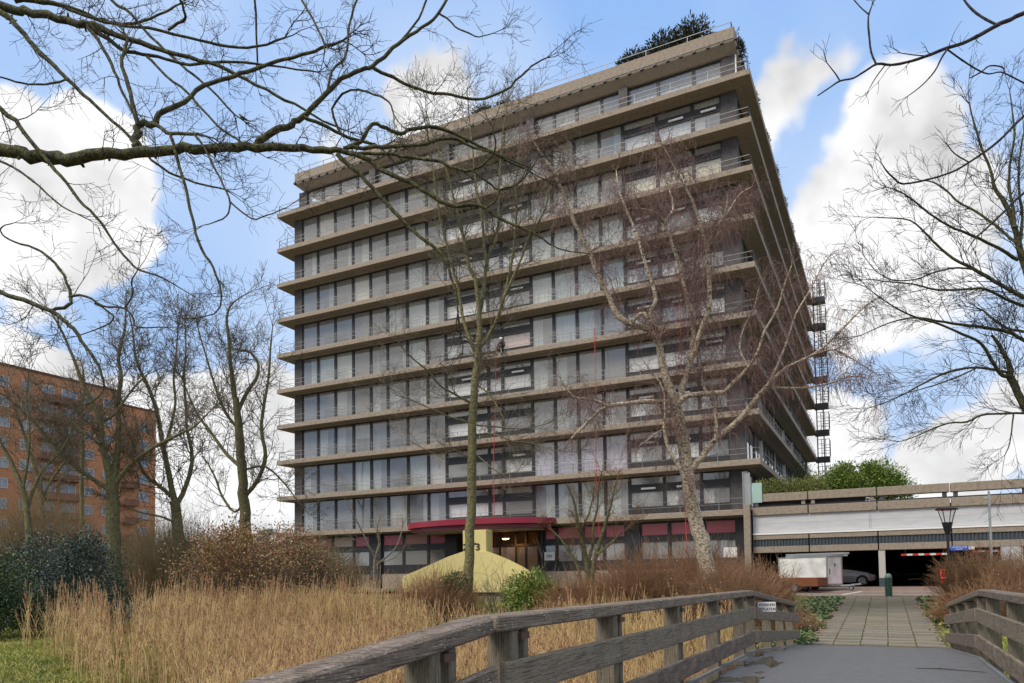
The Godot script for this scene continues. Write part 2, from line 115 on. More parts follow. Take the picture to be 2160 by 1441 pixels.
		[-13.152,5.549,-23.358,0.032,-12.664,5.544,-23.912,0.028,-11.974,5.52,-24.684,0.023,-11.319,5.757,-25.392,0.015],
		[-13.074,7.015,-23.324,0.032,-12.618,6.641,-23.307,0.028,-12.194,6.057,-23.223,0.022,-11.861,5.489,-23.115,0.014],
		[-13.393,4.293,-23.3,0.029,-13.771,4.611,-22.867,0.025,-14.208,4.415,-22.439,0.02,-14.619,4.642,-21.992,0.014],
		[-13.187,4.463,-23.396,0.029,-12.588,3.977,-23.366,0.023,-12.107,3.683,-23.358,0.019,-11.543,3.726,-23.364,0.013],
	],
	"maple_a": [
		[-33.538,0.317,-23.441,0.375,-33.49,1.812,-23.39,0.341,-33.466,3.193,-23.332,0.307,-33.435,4.803,-23.267,0.281],
		[-33.484,4.574,-23.254,0.204,-33.501,5.819,-23.029,0.17,-33.606,6.832,-22.797,0.144,-33.505,7.725,-22.693,0.127,-33.721,8.615,-22.42,0.109,-33.998,9.456,-22.12,0.092,-34.166,10.38,-21.867,0.075,-34.404,11.471,-21.544,0.058,-34.669,12.338,-21.244,0.042,-34.96,12.984,-20.966,0.025],
		[-33.357,4.687,-23.312,0.187,-33.411,6.226,-23.506,0.154,-33.529,7.666,-23.649,0.13,-33.721,8.883,-23.72,0.113,-33.725,10.11,-23.887,0.096,-33.98,11.354,-23.925,0.079,-33.878,12.607,-24.149,0.062,-33.931,13.62,-24.254,0.036],
		[-33.529,4.459,-23.237,0.111,-34.05,5.013,-22.687,0.102,-34.53,5.56,-22.168,0.093,-35.022,6.427,-21.548,0.08,-35.478,7.386,-20.92,0.066,-35.828,8.014,-20.465,0.049,-36.171,8.634,-20.015,0.033],
		[-33.291,4.801,-23.339,0.119,-32.583,5.576,-23.499,0.102,-31.839,6.118,-23.707,0.093,-30.874,6.649,-23.998,0.08,-29.927,7.063,-24.295,0.067,-29.22,7.372,-24.515,0.05,-28.484,8.009,-24.703,0.033],
		[-33.771,7.8,-22.947,0.077,-33.439,8.184,-23.329,0.069,-33.205,8.937,-23.708,0.06,-33.01,9.572,-24.021,0.047,-32.626,10.351,-24.516,0.035],
		[-33.375,6.671,-22.642,0.067,-34.293,7.19,-22.461,0.059,-35.157,7.83,-22.304,0.051,-35.99,8.12,-22.122,0.034,-36.831,8.413,-21.935,0.026],
	],
	"maple_b": [
		[-32.327,0.046,-26.306,0.342,-32.32,1.625,-26.23,0.306,-32.368,2.841,-26.145,0.27,-32.435,4.129,-26.046,0.243],
		[-32.439,4.008,-26.05,0.162,-32.528,5.256,-25.799,0.143,-32.585,6.21,-25.612,0.13,-32.656,7.396,-25.379,0.116,-32.704,8.574,-25.159,0.102,-32.863,9.511,-24.918,0.089,-33.124,10.444,-24.621,0.074,-33.321,11.371,-24.36,0.058,-33.28,12.521,-24.187,0.04,-33.331,13.436,-24.005,0.026],
		[-32.377,3.934,-26.085,0.126,-32.085,4.797,-26.357,0.114,-31.926,5.792,-26.566,0.103,-31.978,6.798,-26.661,0.091,-32.275,7.815,-26.636,0.079,-32.462,9.095,-26.692,0.068,-32.695,10.647,-26.754,0.055,-32.75,12.214,-26.905,0.043,-32.938,13.8,-26.987,0.028],
		[-32.495,4.3,-26.007,0.108,-32.95,4.887,-25.494,0.098,-33.312,5.352,-25.083,0.089,-33.466,5.931,-24.79,0.071,-33.495,6.619,-24.539,0.053,-33.562,7.526,-24.186,0.035],
		[-32.873,6.735,-25.694,0.081,-32.61,7.969,-25.898,0.072,-32.452,9.211,-26.045,0.063,-32.597,10.465,-26.036,0.054,-32.535,11.976,-26.146,0.042,-32.526,13.244,-26.214,0.027],
		[-32.343,2.962,-26.151,0.063,-32.951,3.323,-25.647,0.054,-33.656,3.513,-25.091,0.045,-34.258,3.797,-24.599,0.036,-34.681,4.033,-24.247,0.027],
	],
	"maple_c": [
		[-32.342,0.941,-30.737,0.378,-32.354,2.821,-30.636,0.328,-32.351,4.431,-30.557,0.298,-32.395,6.043,-30.453,0.268,-32.439,7.655,-30.35,0.239,-32.492,8.998,-30.255,0.209,-32.593,10.342,-30.137,0.179],
		[-32.598,10.208,-30.141,0.149,-32.582,11.367,-29.882,0.129,-32.538,12.388,-29.668,0.112,-32.407,13.653,-29.441,0.092,-32.339,14.655,-29.241,0.068,-31.928,15.392,-29.262,0.049,-31.094,15.851,-29.494,0.029],
		[-32.523,9.535,-30.213,0.119,-32.22,10.664,-30.583,0.11,-31.861,11.52,-30.944,0.1,-31.839,12.381,-31.1,0.081,-32.304,13.116,-31.009,0.065,-32.875,13.295,-30.84,0.051,-33.449,13.475,-30.669,0.031],
		[-32.342,4.7,-30.547,0.129,-31.488,5.744,-30.776,0.119,-30.983,7.053,-30.808,0.109,-31.03,8.362,-30.566,0.098,-30.793,9.658,-30.47,0.084,-30.385,11.2,-30.416,0.068,-30.123,12.732,-30.291,0.049,-29.865,13.998,-30.206,0.029],
		[-32.454,6.447,-30.403,0.109,-33.315,7.173,-30.232,0.1,-34.29,8.333,-30.081,0.087,-35.277,9.512,-29.923,0.071,-35.998,10.696,-29.857,0.055,-36.588,11.891,-29.84,0.037],
		[-32.505,8.595,-30.269,0.089,-33.089,9.528,-29.846,0.079,-33.454,10.851,-29.497,0.069,-33.701,12.168,-29.21,0.057,-33.946,13.48,-28.925,0.043,-34.095,14.525,-28.722,0.026],
		[-32.375,4.432,-30.545,0.08,-32.938,3.913,-30.417,0.07,-33.644,4.747,-30.203,0.07,-34.116,5.858,-30.11,0.06,-34.568,6.699,-29.998,0.04],
		[-32.171,6.308,-30.553,0.07,-30.998,6.385,-30.825,0.059,-29.808,5.39,-31.059,0.049,-28.888,4.286,-31.187,0.035],
	],
	"far_a": [
		[-35.06,1.327,-20.381,0.161,-35.058,2.631,-20.317,0.137,-35.203,4.155,-20.167,0.121,-35.557,5.247,-19.934,0.097,-36.007,6.34,-19.652,0.072,-36.465,7.216,-19.378,0.048],
		[-35.114,3.284,-20.256,0.08,-35.029,4.625,-20.589,0.073,-34.752,5.533,-20.951,0.061,-34.351,6.226,-21.359,0.046,-34.147,7.155,-21.669,0.033],
		[-35.238,4.264,-20.144,0.064,-34.763,5.858,-20.096,0.056,-34.533,7.123,-19.984,0.048,-34.476,8.379,-19.786,0.035,-34.22,9.414,-19.725,0.024],
	],
	"far_b": [
		[-45.628,1.889,-27.359,0.213,-45.629,3.471,-27.279,0.192,-45.693,5.486,-27.146,0.16,-45.904,6.927,-26.967,0.138,-46.252,8.083,-26.733,0.107,-46.592,9.526,-26.489,0.085,-46.941,10.682,-26.256,0.053],
		[-45.634,4.91,-27.204,0.096,-45.368,6.388,-27.65,0.086,-44.864,7.588,-28.197,0.069,-44.625,9.106,-28.622,0.054],
	],
	"far_c": [
		[-48.419,1.906,-31.557,0.166,-48.308,4.461,-31.484,0.142,-48.245,7.337,-31.371,0.124,-48.098,9.252,-31.349,0.107,-48.179,11.171,-31.211,0.083,-47.889,13.085,-31.261,0.059,-47.934,14.364,-31.174,0.036],
		[-48.255,7.017,-31.382,0.071,-49.144,8.194,-31.216,0.064,-49.975,9.383,-31.069,0.053],
	],
	"sapling": [
		[-20.361,-0.495,-26.756,0.103,-20.331,0.454,-26.724,0.089,-20.276,0.98,-26.725,0.074,-20.108,1.505,-26.783,0.059,-20.133,1.927,-26.749,0.044,-20.157,2.35,-26.716,0.033,-19.97,2.874,-26.784,0.022],
		[-20.279,0.875,-26.729,0.052,-20.424,1.401,-26.512,0.044,-20.567,1.923,-26.296,0.037,-20.726,2.443,-26.071,0.029,-20.845,2.856,-25.895,0.019],
		[-20.25,0.621,-26.756,0.044,-19.909,0.977,-27.034,0.04,-19.586,1.399,-27.306,0.034,-19.444,1.934,-27.474,0.027,-19.413,2.257,-27.544,0.018],
		[-20.17,0.768,-26.789,0.03,-19.753,0.825,-26.996,0.027,-19.329,1.114,-27.195,0.019],
		[-20.307,1.191,-26.699,0.03,-20.475,1.499,-26.243,0.025,-20.661,1.698,-25.822,0.017],
	],
	"coppice": [
		[-10.122,-0.83,-26.326,0.107,-10.063,0.01,-26.314,0.099,-10.107,0.637,-26.26,0.09,-10.215,1.266,-26.174,0.081,-10.326,1.804,-26.091,0.068,-10.386,2.431,-26.029,0.054,-10.481,2.97,-25.954,0.036,-10.671,3.51,-25.831,0.023],
		[-9.994,-0.832,-26.391,0.099,-9.854,0.097,-26.267,0.089,-9.668,0.804,-26.21,0.08,-9.42,1.505,-26.182,0.071,-9.211,2.115,-26.154,0.053,-9.004,2.72,-26.125,0.039,-8.868,3.236,-26.081,0.025],
		[-10.25,-0.828,-26.262,0.081,-10.425,0.195,-26.363,0.072,-10.734,0.834,-26.338,0.058,-11.092,1.389,-26.28,0.046,-11.448,1.765,-26.2,0.027],
		[-10.049,0.458,-26.298,0.063,-9.884,1.173,-26.402,0.057,-9.847,1.893,-26.44,0.05,-9.713,2.614,-26.528,0.04,-9.674,3.339,-26.566,0.027],
		[-9.611,0.8,-26.054,0.053,-9.198,1.149,-26.324,0.044,-8.812,1.589,-26.581,0.035,-8.503,1.854,-26.783,0.023],
		[-10.297,1.714,-26.11,0.045,-10.068,2.264,-26.436,0.036,-9.987,2.821,-26.659,0.027],
	],
}


var R := RandomNumberGenerator.new()
var MT := {}
var used := {}

class G:
	var v := PackedVector3Array()
	var n := PackedVector3Array()
	var c := PackedColorArray()
	var ix := PackedInt32Array()
	var col := Color.WHITE
	func quad(a: Vector3, b: Vector3, d: Vector3, e: Vector3) -> void:
		var nn := (b - a).cross(e - a)
		if nn.length_squared() < 1e-14:
			nn = (d - a).cross(e - a)
		nn = nn.normalized()
		var s := v.size()
		v.append(a); v.append(b); v.append(d); v.append(e)
		for i in 4:
			n.append(nn); c.append(col)
		ix.append(s); ix.append(s + 2); ix.append(s + 1); ix.append(s); ix.append(s + 3); ix.append(s + 2)
	func tri(a: Vector3, b: Vector3, d: Vector3) -> void:
		var nn := (b - a).cross(d - a).normalized()
		var s := v.size()
		v.append(a); v.append(b); v.append(d)
		for i in 3:
			n.append(nn); c.append(col)
		ix.append(s); ix.append(s + 2); ix.append(s + 1)
	func box(lo: Vector3, hi: Vector3) -> void:
		obox(Transform3D(Basis(), (lo + hi) / 2.0), hi - lo)
	func obox(t: Transform3D, sz: Vector3) -> void:
		var h := sz / 2.0
		var p := []
		for k in 8:
			p.append(t * Vector3(h.x if k & 1 else -h.x, h.y if k & 2 else -h.y, h.z if k & 4 else -h.z))
		quad(p[4], p[5], p[7], p[6]); quad(p[1], p[0], p[2], p[3])
		quad(p[5], p[1], p[3], p[7]); quad(p[0], p[4], p[6], p[2])
		quad(p[6], p[7], p[3], p[2]); quad(p[0], p[1], p[5], p[4])
	func bbox(t: Transform3D, sz: Vector3, bv: float) -> void:
		# box with chamfered edges
		var h := sz / 2.0
		var ax := [Vector3(1, 0, 0), Vector3(0, 1, 0), Vector3(0, 0, 1)]
		for a in 3:
			for s in [-1.0, 1.0]:
				var u: Vector3 = ax[(a + 1) % 3]
				var w: Vector3 = ax[(a + 2) % 3]
				var o: Vector3 = ax[a] * (h[a] * s)
				var hu: float = h[(a + 1) % 3] - bv
				var hw: float = h[(a + 2) % 3] - bv
				var q := [o - u * hu - w * hw, o + u * hu - w * hw, o + u * hu + w * hw, o - u * hu + w * hw]
				if s > 0: quad(t * q[0], t * q[1], t * q[2], t * q[3])
				else: quad(t * q[3], t * q[2], t * q[1], t * q[0])
		for a in 3:
			var b1 := (a + 1) % 3
			var b2 := (a + 2) % 3
			for s1 in [-1.0, 1.0]:
				for s2 in [-1.0, 1.0]:
					var l: Vector3 = ax[a] * (h[a] - bv)
					var p1: Vector3 = ax[b1] * (h[b1] * s1) + ax[b2] * ((h[b2] - bv) * s2)
					var p2: Vector3 = ax[b1] * ((h[b1] - bv) * s1) + ax[b2] * (h[b2] * s2)
					if s1 * s2 > 0: quad(t * (p1 - l), t * (p1 + l), t * (p2 + l), t * (p2 - l))
					else: quad(t * (p2 - l), t * (p2 + l), t * (p1 + l), t * (p1 - l))
		for sx in [-1.0, 1.0]:
			for sy in [-1.0, 1.0]:
				for sz2 in [-1.0, 1.0]:
					var a1 := Vector3(h.x * sx, (h.y - bv) * sy, (h.z - bv) * sz2)
					var a2 := Vector3((h.x - bv) * sx, h.y * sy, (h.z - bv) * sz2)
					var a3 := Vector3((h.x - bv) * sx, (h.y - bv) * sy, h.z * sz2)
					if sx * sy * sz2 > 0: tri(t * a1, t * a2, t * a3)
					else: tri(t * a1, t * a3, t * a2)
	func beam(a: Vector3, b: Vector3, w: float, h: float, bv := 0.0) -> void:
		# a bar from a to b, w across, h tall
		var d := (b - a)
		var z := d.normalized()
		var x := Vector3.UP.cross(z)
		if x.length() < 0.01:
			x = Vector3.RIGHT
		x = x.normalized()
		var y := z.cross(x).normalized()
		var t := Transform3D(Basis(x, y, z), (a + b) / 2.0)
		if bv > 0.0: bbox(t, Vector3(w, h, d.length()), bv)
		else: obox(t, Vector3(w, h, d.length()))
	func prism(poly: PackedVector2Array, t: Transform3D, depth: float) -> void:
		# polygon in t's xy plane (counter-clockwise), extruded along -z by depth
		var back := Vector3(0, 0, -depth)
		var tr := Geometry2D.triangulate_polygon(poly)
		for i in range(0, tr.size(), 3):
			var a := Vector3(poly[tr[i]].x, poly[tr[i]].y, 0)
			var b := Vector3(poly[tr[i + 1]].x, poly[tr[i + 1]].y, 0)
			var d := Vector3(poly[tr[i + 2]].x, poly[tr[i + 2]].y, 0)
			if (b - a).cross(d - a).z < 0:
				var e := b
				b = d
				d = e
			tri(t * a, t * b, t * d)
			tri(t * (a + back), t * (d + back), t * (b + back))
		for i in poly.size():
			var a := Vector3(poly[i].x, poly[i].y, 0)
			var j := (i + 1) % poly.size()
			var b := Vector3(poly[j].x, poly[j].y, 0)
			quad(t * a, t * (a + back), t * (b + back), t * b)
	func tube(p: PackedVector3Array, r: PackedFloat32Array, sides: int, tip := true) -> void:
		var m := p.size()
		var s0 := v.size()
		var side := Vector3.ZERO
		for i in m:
			var d := (p[mini(i + 1, m - 1)] - p[maxi(i - 1, 0)]).normalized()
			if side == Vector3.ZERO:
				side = d.cross(Vector3(0.31, 0.2, 0.93) if absf(d.y) > 0.6 else Vector3.UP).normalized()
			else:
				side = (side - d * side.dot(d)).normalized()
			var w := d.cross(side)
			for k in sides:
				var an := TAU * k / sides
				var o := side * cos(an) + w * sin(an)
				v.append(p[i] + o * r[i]); n.append(o); c.append(col)
		for i in m - 1:
			for k in sides:
				var a := s0 + i * sides + k
				var b := s0 + i * sides + (k + 1) % sides
				ix.append(a); ix.append(a + sides); ix.append(b)
				ix.append(b); ix.append(a + sides); ix.append(b + sides)
		if tip and sides > 3:
			for e in [0, m - 1]:
				for k in range(1, sides - 1):
					ix.append(s0 + e * sides); ix.append(s0 + e * sides + k); ix.append(s0 + e * sides + k + 1)
	func leaf(p: Vector3, d: Vector3, up: Vector3, l: float, w: float) -> void:
		# a pointed leaf: two triangles folded along the rib
		var x := d.cross(up)
		if x.length_squared() < 1e-6:
			x = Vector3.RIGHT
		x = x.normalized() * w * 0.5
		var m := p + d * l * 0.45 + x.cross(d) * 0.25
		var e := p + d * l
		tri(p, m + x, e)
		tri(p, e, m - x)
	func lathe(prof: PackedVector2Array, o: Vector3, sides := 16) -> void:
		# profile of (radius, height) turned round the vertical through o; smooth
		for i in prof.size() - 1:
			var a := prof[i]
			var b := prof[i + 1]
			var nn := Vector2(b.y - a.y, a.x - b.x).normalized()
			for k in sides:
				var a0 := TAU * k / sides
				var a1 := TAU * (k + 1) / sides
				var s := v.size()
				for q in [[a, a0], [a, a1], [b, a1], [b, a0]]:
					var ca := cos(q[1])
					var sa := sin(q[1])
					v.append(o + Vector3(ca * q[0].x, q[0].y, sa * q[0].x))
					n.append(Vector3(ca * nn.x, nn.y, sa * nn.x)); c.append(col)
				ix.append(s); ix.append(s + 1); ix.append(s + 2); ix.append(s); ix.append(s + 2); ix.append(s + 3)
	func mesh() -> ArrayMesh:
		var a := []
		a.resize(Mesh.ARRAY_MAX)
		a[Mesh.ARRAY_VERTEX] = v
		a[Mesh.ARRAY_NORMAL] = n
		a[Mesh.ARRAY_COLOR] = c
		a[Mesh.ARRAY_INDEX] = ix
		var m := ArrayMesh.new()
		m.add_surface_from_arrays(Mesh.PRIMITIVE_TRIANGLES, a)
		return m

func lin(r: float, g: float, b: float) -> Color:
	return Color(r, g, b).linear_to_srgb()

func mat(called: String, col: Color, rough := 0.8, metal := 0.0) -> StandardMaterial3D:
	var m := StandardMaterial3D.new()
	m.resource_name = called
	m.albedo_color = col.linear_to_srgb()
	m.roughness = rough
	m.metallic = metal
	MT[called] = m
	return m

func ntex(seed_: int, freq: float, oct: int, stops: Array, size := 512, kind := FastNoiseLite.TYPE_SIMPLEX_SMOOTH, as_normal := 0.0) -> NoiseTexture2D:
	var fn := FastNoiseLite.new()
	fn.seed = seed_
	fn.frequency = freq
	fn.noise_type = kind
	fn.fractal_octaves = oct
	fn.fractal_gain = 0.55
	var t := NoiseTexture2D.new()
	t.width = size
	t.height = size
	t.seamless = true
	if as_normal > 0.0:
		t.as_normal_map = true
		t.bump_strength = as_normal
	else:
		var g := Gradient.new()
		var o := PackedFloat32Array()
		var cs := PackedColorArray()
		for s in stops:
			o.append(s[0])
			cs.append(Color(s[1], s[2], s[3]).linear_to_srgb())
		g.offsets = o
		g.colors = cs
		t.color_ramp = g
	t.noise = fn
	return t

func tri(m: StandardMaterial3D, tex: Texture2D, scale: Vector3, bump: Texture2D = null, strength := 1.0, world := true) -> StandardMaterial3D:
	m.albedo_texture = tex
	m.uv1_triplanar = true
	m.uv1_world_triplanar = world
	m.uv1_scale = scale
	if bump:
		m.normal_enabled = true
		m.normal_texture = bump
		m.normal_scale = strength
	return m

func numbered(called: String) -> String:
	var k: int = used.get(called, 0)
	used[called] = k + 1
	return called if k == 0 else "%s_%03d" % [called, k]

func thing(called: String, label: String, category: String, at := Vector3.ZERO, turn := 0.0, group := "") -> Node3D:
	var o := Node3D.new()
	o.name = numbered(called)
	add_child(o)
	o.position = at
	o.rotation.y = turn
	tag(o, label, category, group)
	return o

func tag(o: Node, label: String, category := "", group := "", kind := "") -> void:
	if label: o.set_meta("label", label)
	if category: o.set_meta("category", category)
	if group: o.set_meta("group", group)
	if kind: o.set_meta("kind", kind)

func put(called: String, mesh: Mesh, m: Material, parent: Node, at := Vector3.ZERO) -> MeshInstance3D:
	var o := MeshInstance3D.new()
	o.mesh = mesh
	o.material_override = m
	o.position = at
	o.name = called if parent != self else numbered(called)
	parent.add_child(o, true)
	return o

func struct(called: String, mesh: Mesh, m: Material) -> MeshInstance3D:
	var o := put(called, mesh, m, self)
	o.set_meta("kind", "structure")
	return o

func rv(s := 1.0) -> Vector3:
	return Vector3(R.randf_range(-1, 1), R.randf_range(-1, 1), R.randf_range(-1, 1)) * s

func multi(called: String, mesh: Mesh, m: Material, parent: Node, xs: Array, cols: Array = []) -> MultiMeshInstance3D:
	var mm := MultiMesh.new()
	mm.transform_format = MultiMesh.TRANSFORM_3D
	if cols: mm.use_colors = true
	mm.mesh = mesh
	mm.instance_count = xs.size()
	for i in xs.size():
		mm.set_instance_transform(i, xs[i])
		if cols: mm.set_instance_color(i, cols[i])
	var o := MultiMeshInstance3D.new()
	o.multimesh = mm
	o.material_override = m
	o.name = called if parent != self else numbered(called)
	parent.add_child(o, true)
	return o

# ---------------------------------------------------------------- ground heights
func path_y(z: float) -> float:
	if z > -19.5: return -1.72
	if z > -36.7: return lerpf(-1.72, -1.06, (-19.5 - z) / 17.2)
	return lerpf(-1.06, -0.77, clampf((-36.7 - z) / 7.8, 0, 1))

func deck_y(z: float) -> float:
	var pts := [[3.0, -1.62], [-1.0, -1.4], [-3.7, -1.22], [-8.2, -1.2], [-12.7, -1.27], [-19.5, -1.74]]
	for i in pts.size() - 1:
		if z <= pts[i][0] and z >= pts[i + 1][0]:
			return lerpf(pts[i][1], pts[i + 1][1], (pts[i][0] - z) / (pts[i][0] - pts[i + 1][0]))
	return -1.62 if z > 3.0 else -1.74

func ground_y(x: float, z: float) -> float:
	var y := path_y(z)
	if z > -19.5:
		var bank := smoothstep(-19.5, -16.5, z) * (1.0 - smoothstep(-4.5, -1.0, z))
		var left := smoothstep(-15.0, -20.0, x)
		var right := smoothstep(1.5, 7.0, x)
		var low := lerpf(-2.35, -1.78, maxf(left, right * 0.7))
		y = lerpf(-1.72, low, bank)
		if z > -4.5: y = lerpf(y, -1.75, smoothstep(-4.5, -1.0, z))
	var off := maxf(maxf(-1.9 - x, x - 1.25), 0.0)
	if z < -17.0 and z > -37.0:
		y += 0.10 * smoothstep(0.3, 1.6, off) * smoothstep(-17.0, -21.0, z)
	if x < -12.0 and z < -19.5: y = lerpf(y, -1.15, smoothstep(-12.0, -22.0, x) * smoothstep(-19.5, -26.0, z))
	y += 0.05 * sin(x * 1.7 + z * 0.6) * sin(z * 1.3 - x * 0.4) * smoothstep(0.5, 2.0, off) * (1.0 if z > -36.0 else 0.0)
	return y - 0.05

func in_poly(x: float, z: float, poly: PackedVector2Array) -> bool:
	return Geometry2D.is_point_in_polygon(Vector2(x, z), poly)
# ---------------------------------------------------------------- apartment block
const XL := -44.24
const XR := -6.36
const ZF := -45.2
const ZB := -88.4
const FH := 2.95
const YT := 30.4
const ST := 0.36
var blk: Node3D
var B0 := Vector3(-25.3, -0.75, -46.2)
var wcache := {}

func bput(called: String, g: G, m: String, parent: Node = null, at := Vector3.ZERO) -> MeshInstance3D:
	# a part of the block, its mesh given in world coordinates
	return put(called, g.mesh(), MT[m], parent if parent else blk, (at - B0) if parent == null else at)

func window_frame(w: float, h: float, kind: String) -> ArrayMesh:
	var key := "%s %.2f %.2f" % [kind, w, h]
	if wcache.has(key): return wcache[key]
	var g := G.new()
	var j := 0.10
	g.box(Vector3(-w / 2, 0, -0.07), Vector3(-w / 2 + j, h, 0.07))
	g.box(Vector3(w / 2 - j, 0, -0.07), Vector3(w / 2, h, 0.07))
	g.box(Vector3(-w / 2 + j, h - 0.09, -0.065), Vector3(w / 2 - j, h, 0.065))
	g.box(Vector3(-w / 2 + j, 0, -0.065), Vector3(w / 2 - j, 0.1, 0.065))
	if kind == "panelled":
		g.box(Vector3(-w / 2 + j, 0.1, -0.05), Vector3(w / 2 - j, 0.52, 0.05))
		g.box(Vector3(-w / 2 + j, 1.52, -0.05), Vector3(w / 2 - j, 2.02, 0.05))
		for y in [0.5, 1.5]:
			g.box(Vector3(-w / 2 + j, y, -0.06), Vector3(w / 2 - j, y + 0.05, 0.075))
	if kind == "sash":
		g.box(Vector3(-0.03, 0.1, -0.04), Vector3(0.03, h - 0.09, 0.04))
	wcache[key] = g.mesh()
	return wcache[key]

func pleats() -> ArrayMesh:
	if wcache.has("pleats"): return wcache["pleats"]
	var g := G.new()
	var k := 44
	for i in k:
		var a := float(i) / k
		var b := float(i + 1) / k
		var za := 0.035 * sin(a * 75.0) + 0.02 * sin(a * 31.0)
		var zb := 0.035 * sin(b * 75.0) + 0.02 * sin(b * 31.0)
		g.quad(Vector3(a - 0.5, 0, za), Vector3(b - 0.5, 0, zb), Vector3(b - 0.5, 1, zb), Vector3(a - 0.5, 1, za))
	wcache["pleats"] = g.mesh()
	return wcache["pleats"]

func curtain(x0: float, x1: float, y0: float, y1: float, z: float, m: String) -> void:
	var o := put("curtain", pleats(), MT[m], blk, Vector3((x0 + x1) / 2, y0, z) - B0)
	o.scale = Vector3(x1 - x0, y1 - y0, 1)

func pane(parent: Node, w: float, h: float, at: Vector3, m := "glass") -> void:
	var q := QuadMesh.new()
	q.size = Vector2(w, h)
	var o := put("pane", q, MT[m], parent, at)
	o.rotation = Vector3(R.randf_range(-0.004, 0.004), R.randf_range(-0.005, 0.005), 0)

func window(x0: float, x1: float, y: float, h: float, z: float, kind: String) -> Node3D:
	var w := x1 - x0
	var o := put("window", window_frame(w, h, kind), MT["dark_frame"], blk, Vector3((x0 + x1) / 2, y, z) - B0)
	if kind == "panelled":
		pane(o, w - 0.2, 0.95, Vector3(0, 1.02, 0.0))
		pane(o, w - 0.2, h - 0.09 - 2.02, Vector3(0, (h - 0.09 + 2.02) / 2, 0.0))
	else:
		pane(o, w - 0.2, h - 0.19, Vector3(0, h / 2 + 0.005, 0.0))
	return o

func railing(g: G, pts: Array, y: float, hs: Array, step: float, r := 0.022) -> void:
	for i in pts.size() - 1:
		var a: Vector3 = pts[i] + Vector3(0, y, 0)
		var b: Vector3 = pts[i + 1] + Vector3(0, y, 0)
		for h in hs:
			g.beam(a + Vector3(0, h, 0), b + Vector3(0, h, 0), r * 1.6, r * 1.6)
		var k := int(a.distance_to(b) / step)
		for q in k + 1:
			var p := a.lerp(b, float(q) / maxf(k, 1))
			g.box(p + Vector3(-r, 0, -r), p + Vector3(r, hs[0], r))

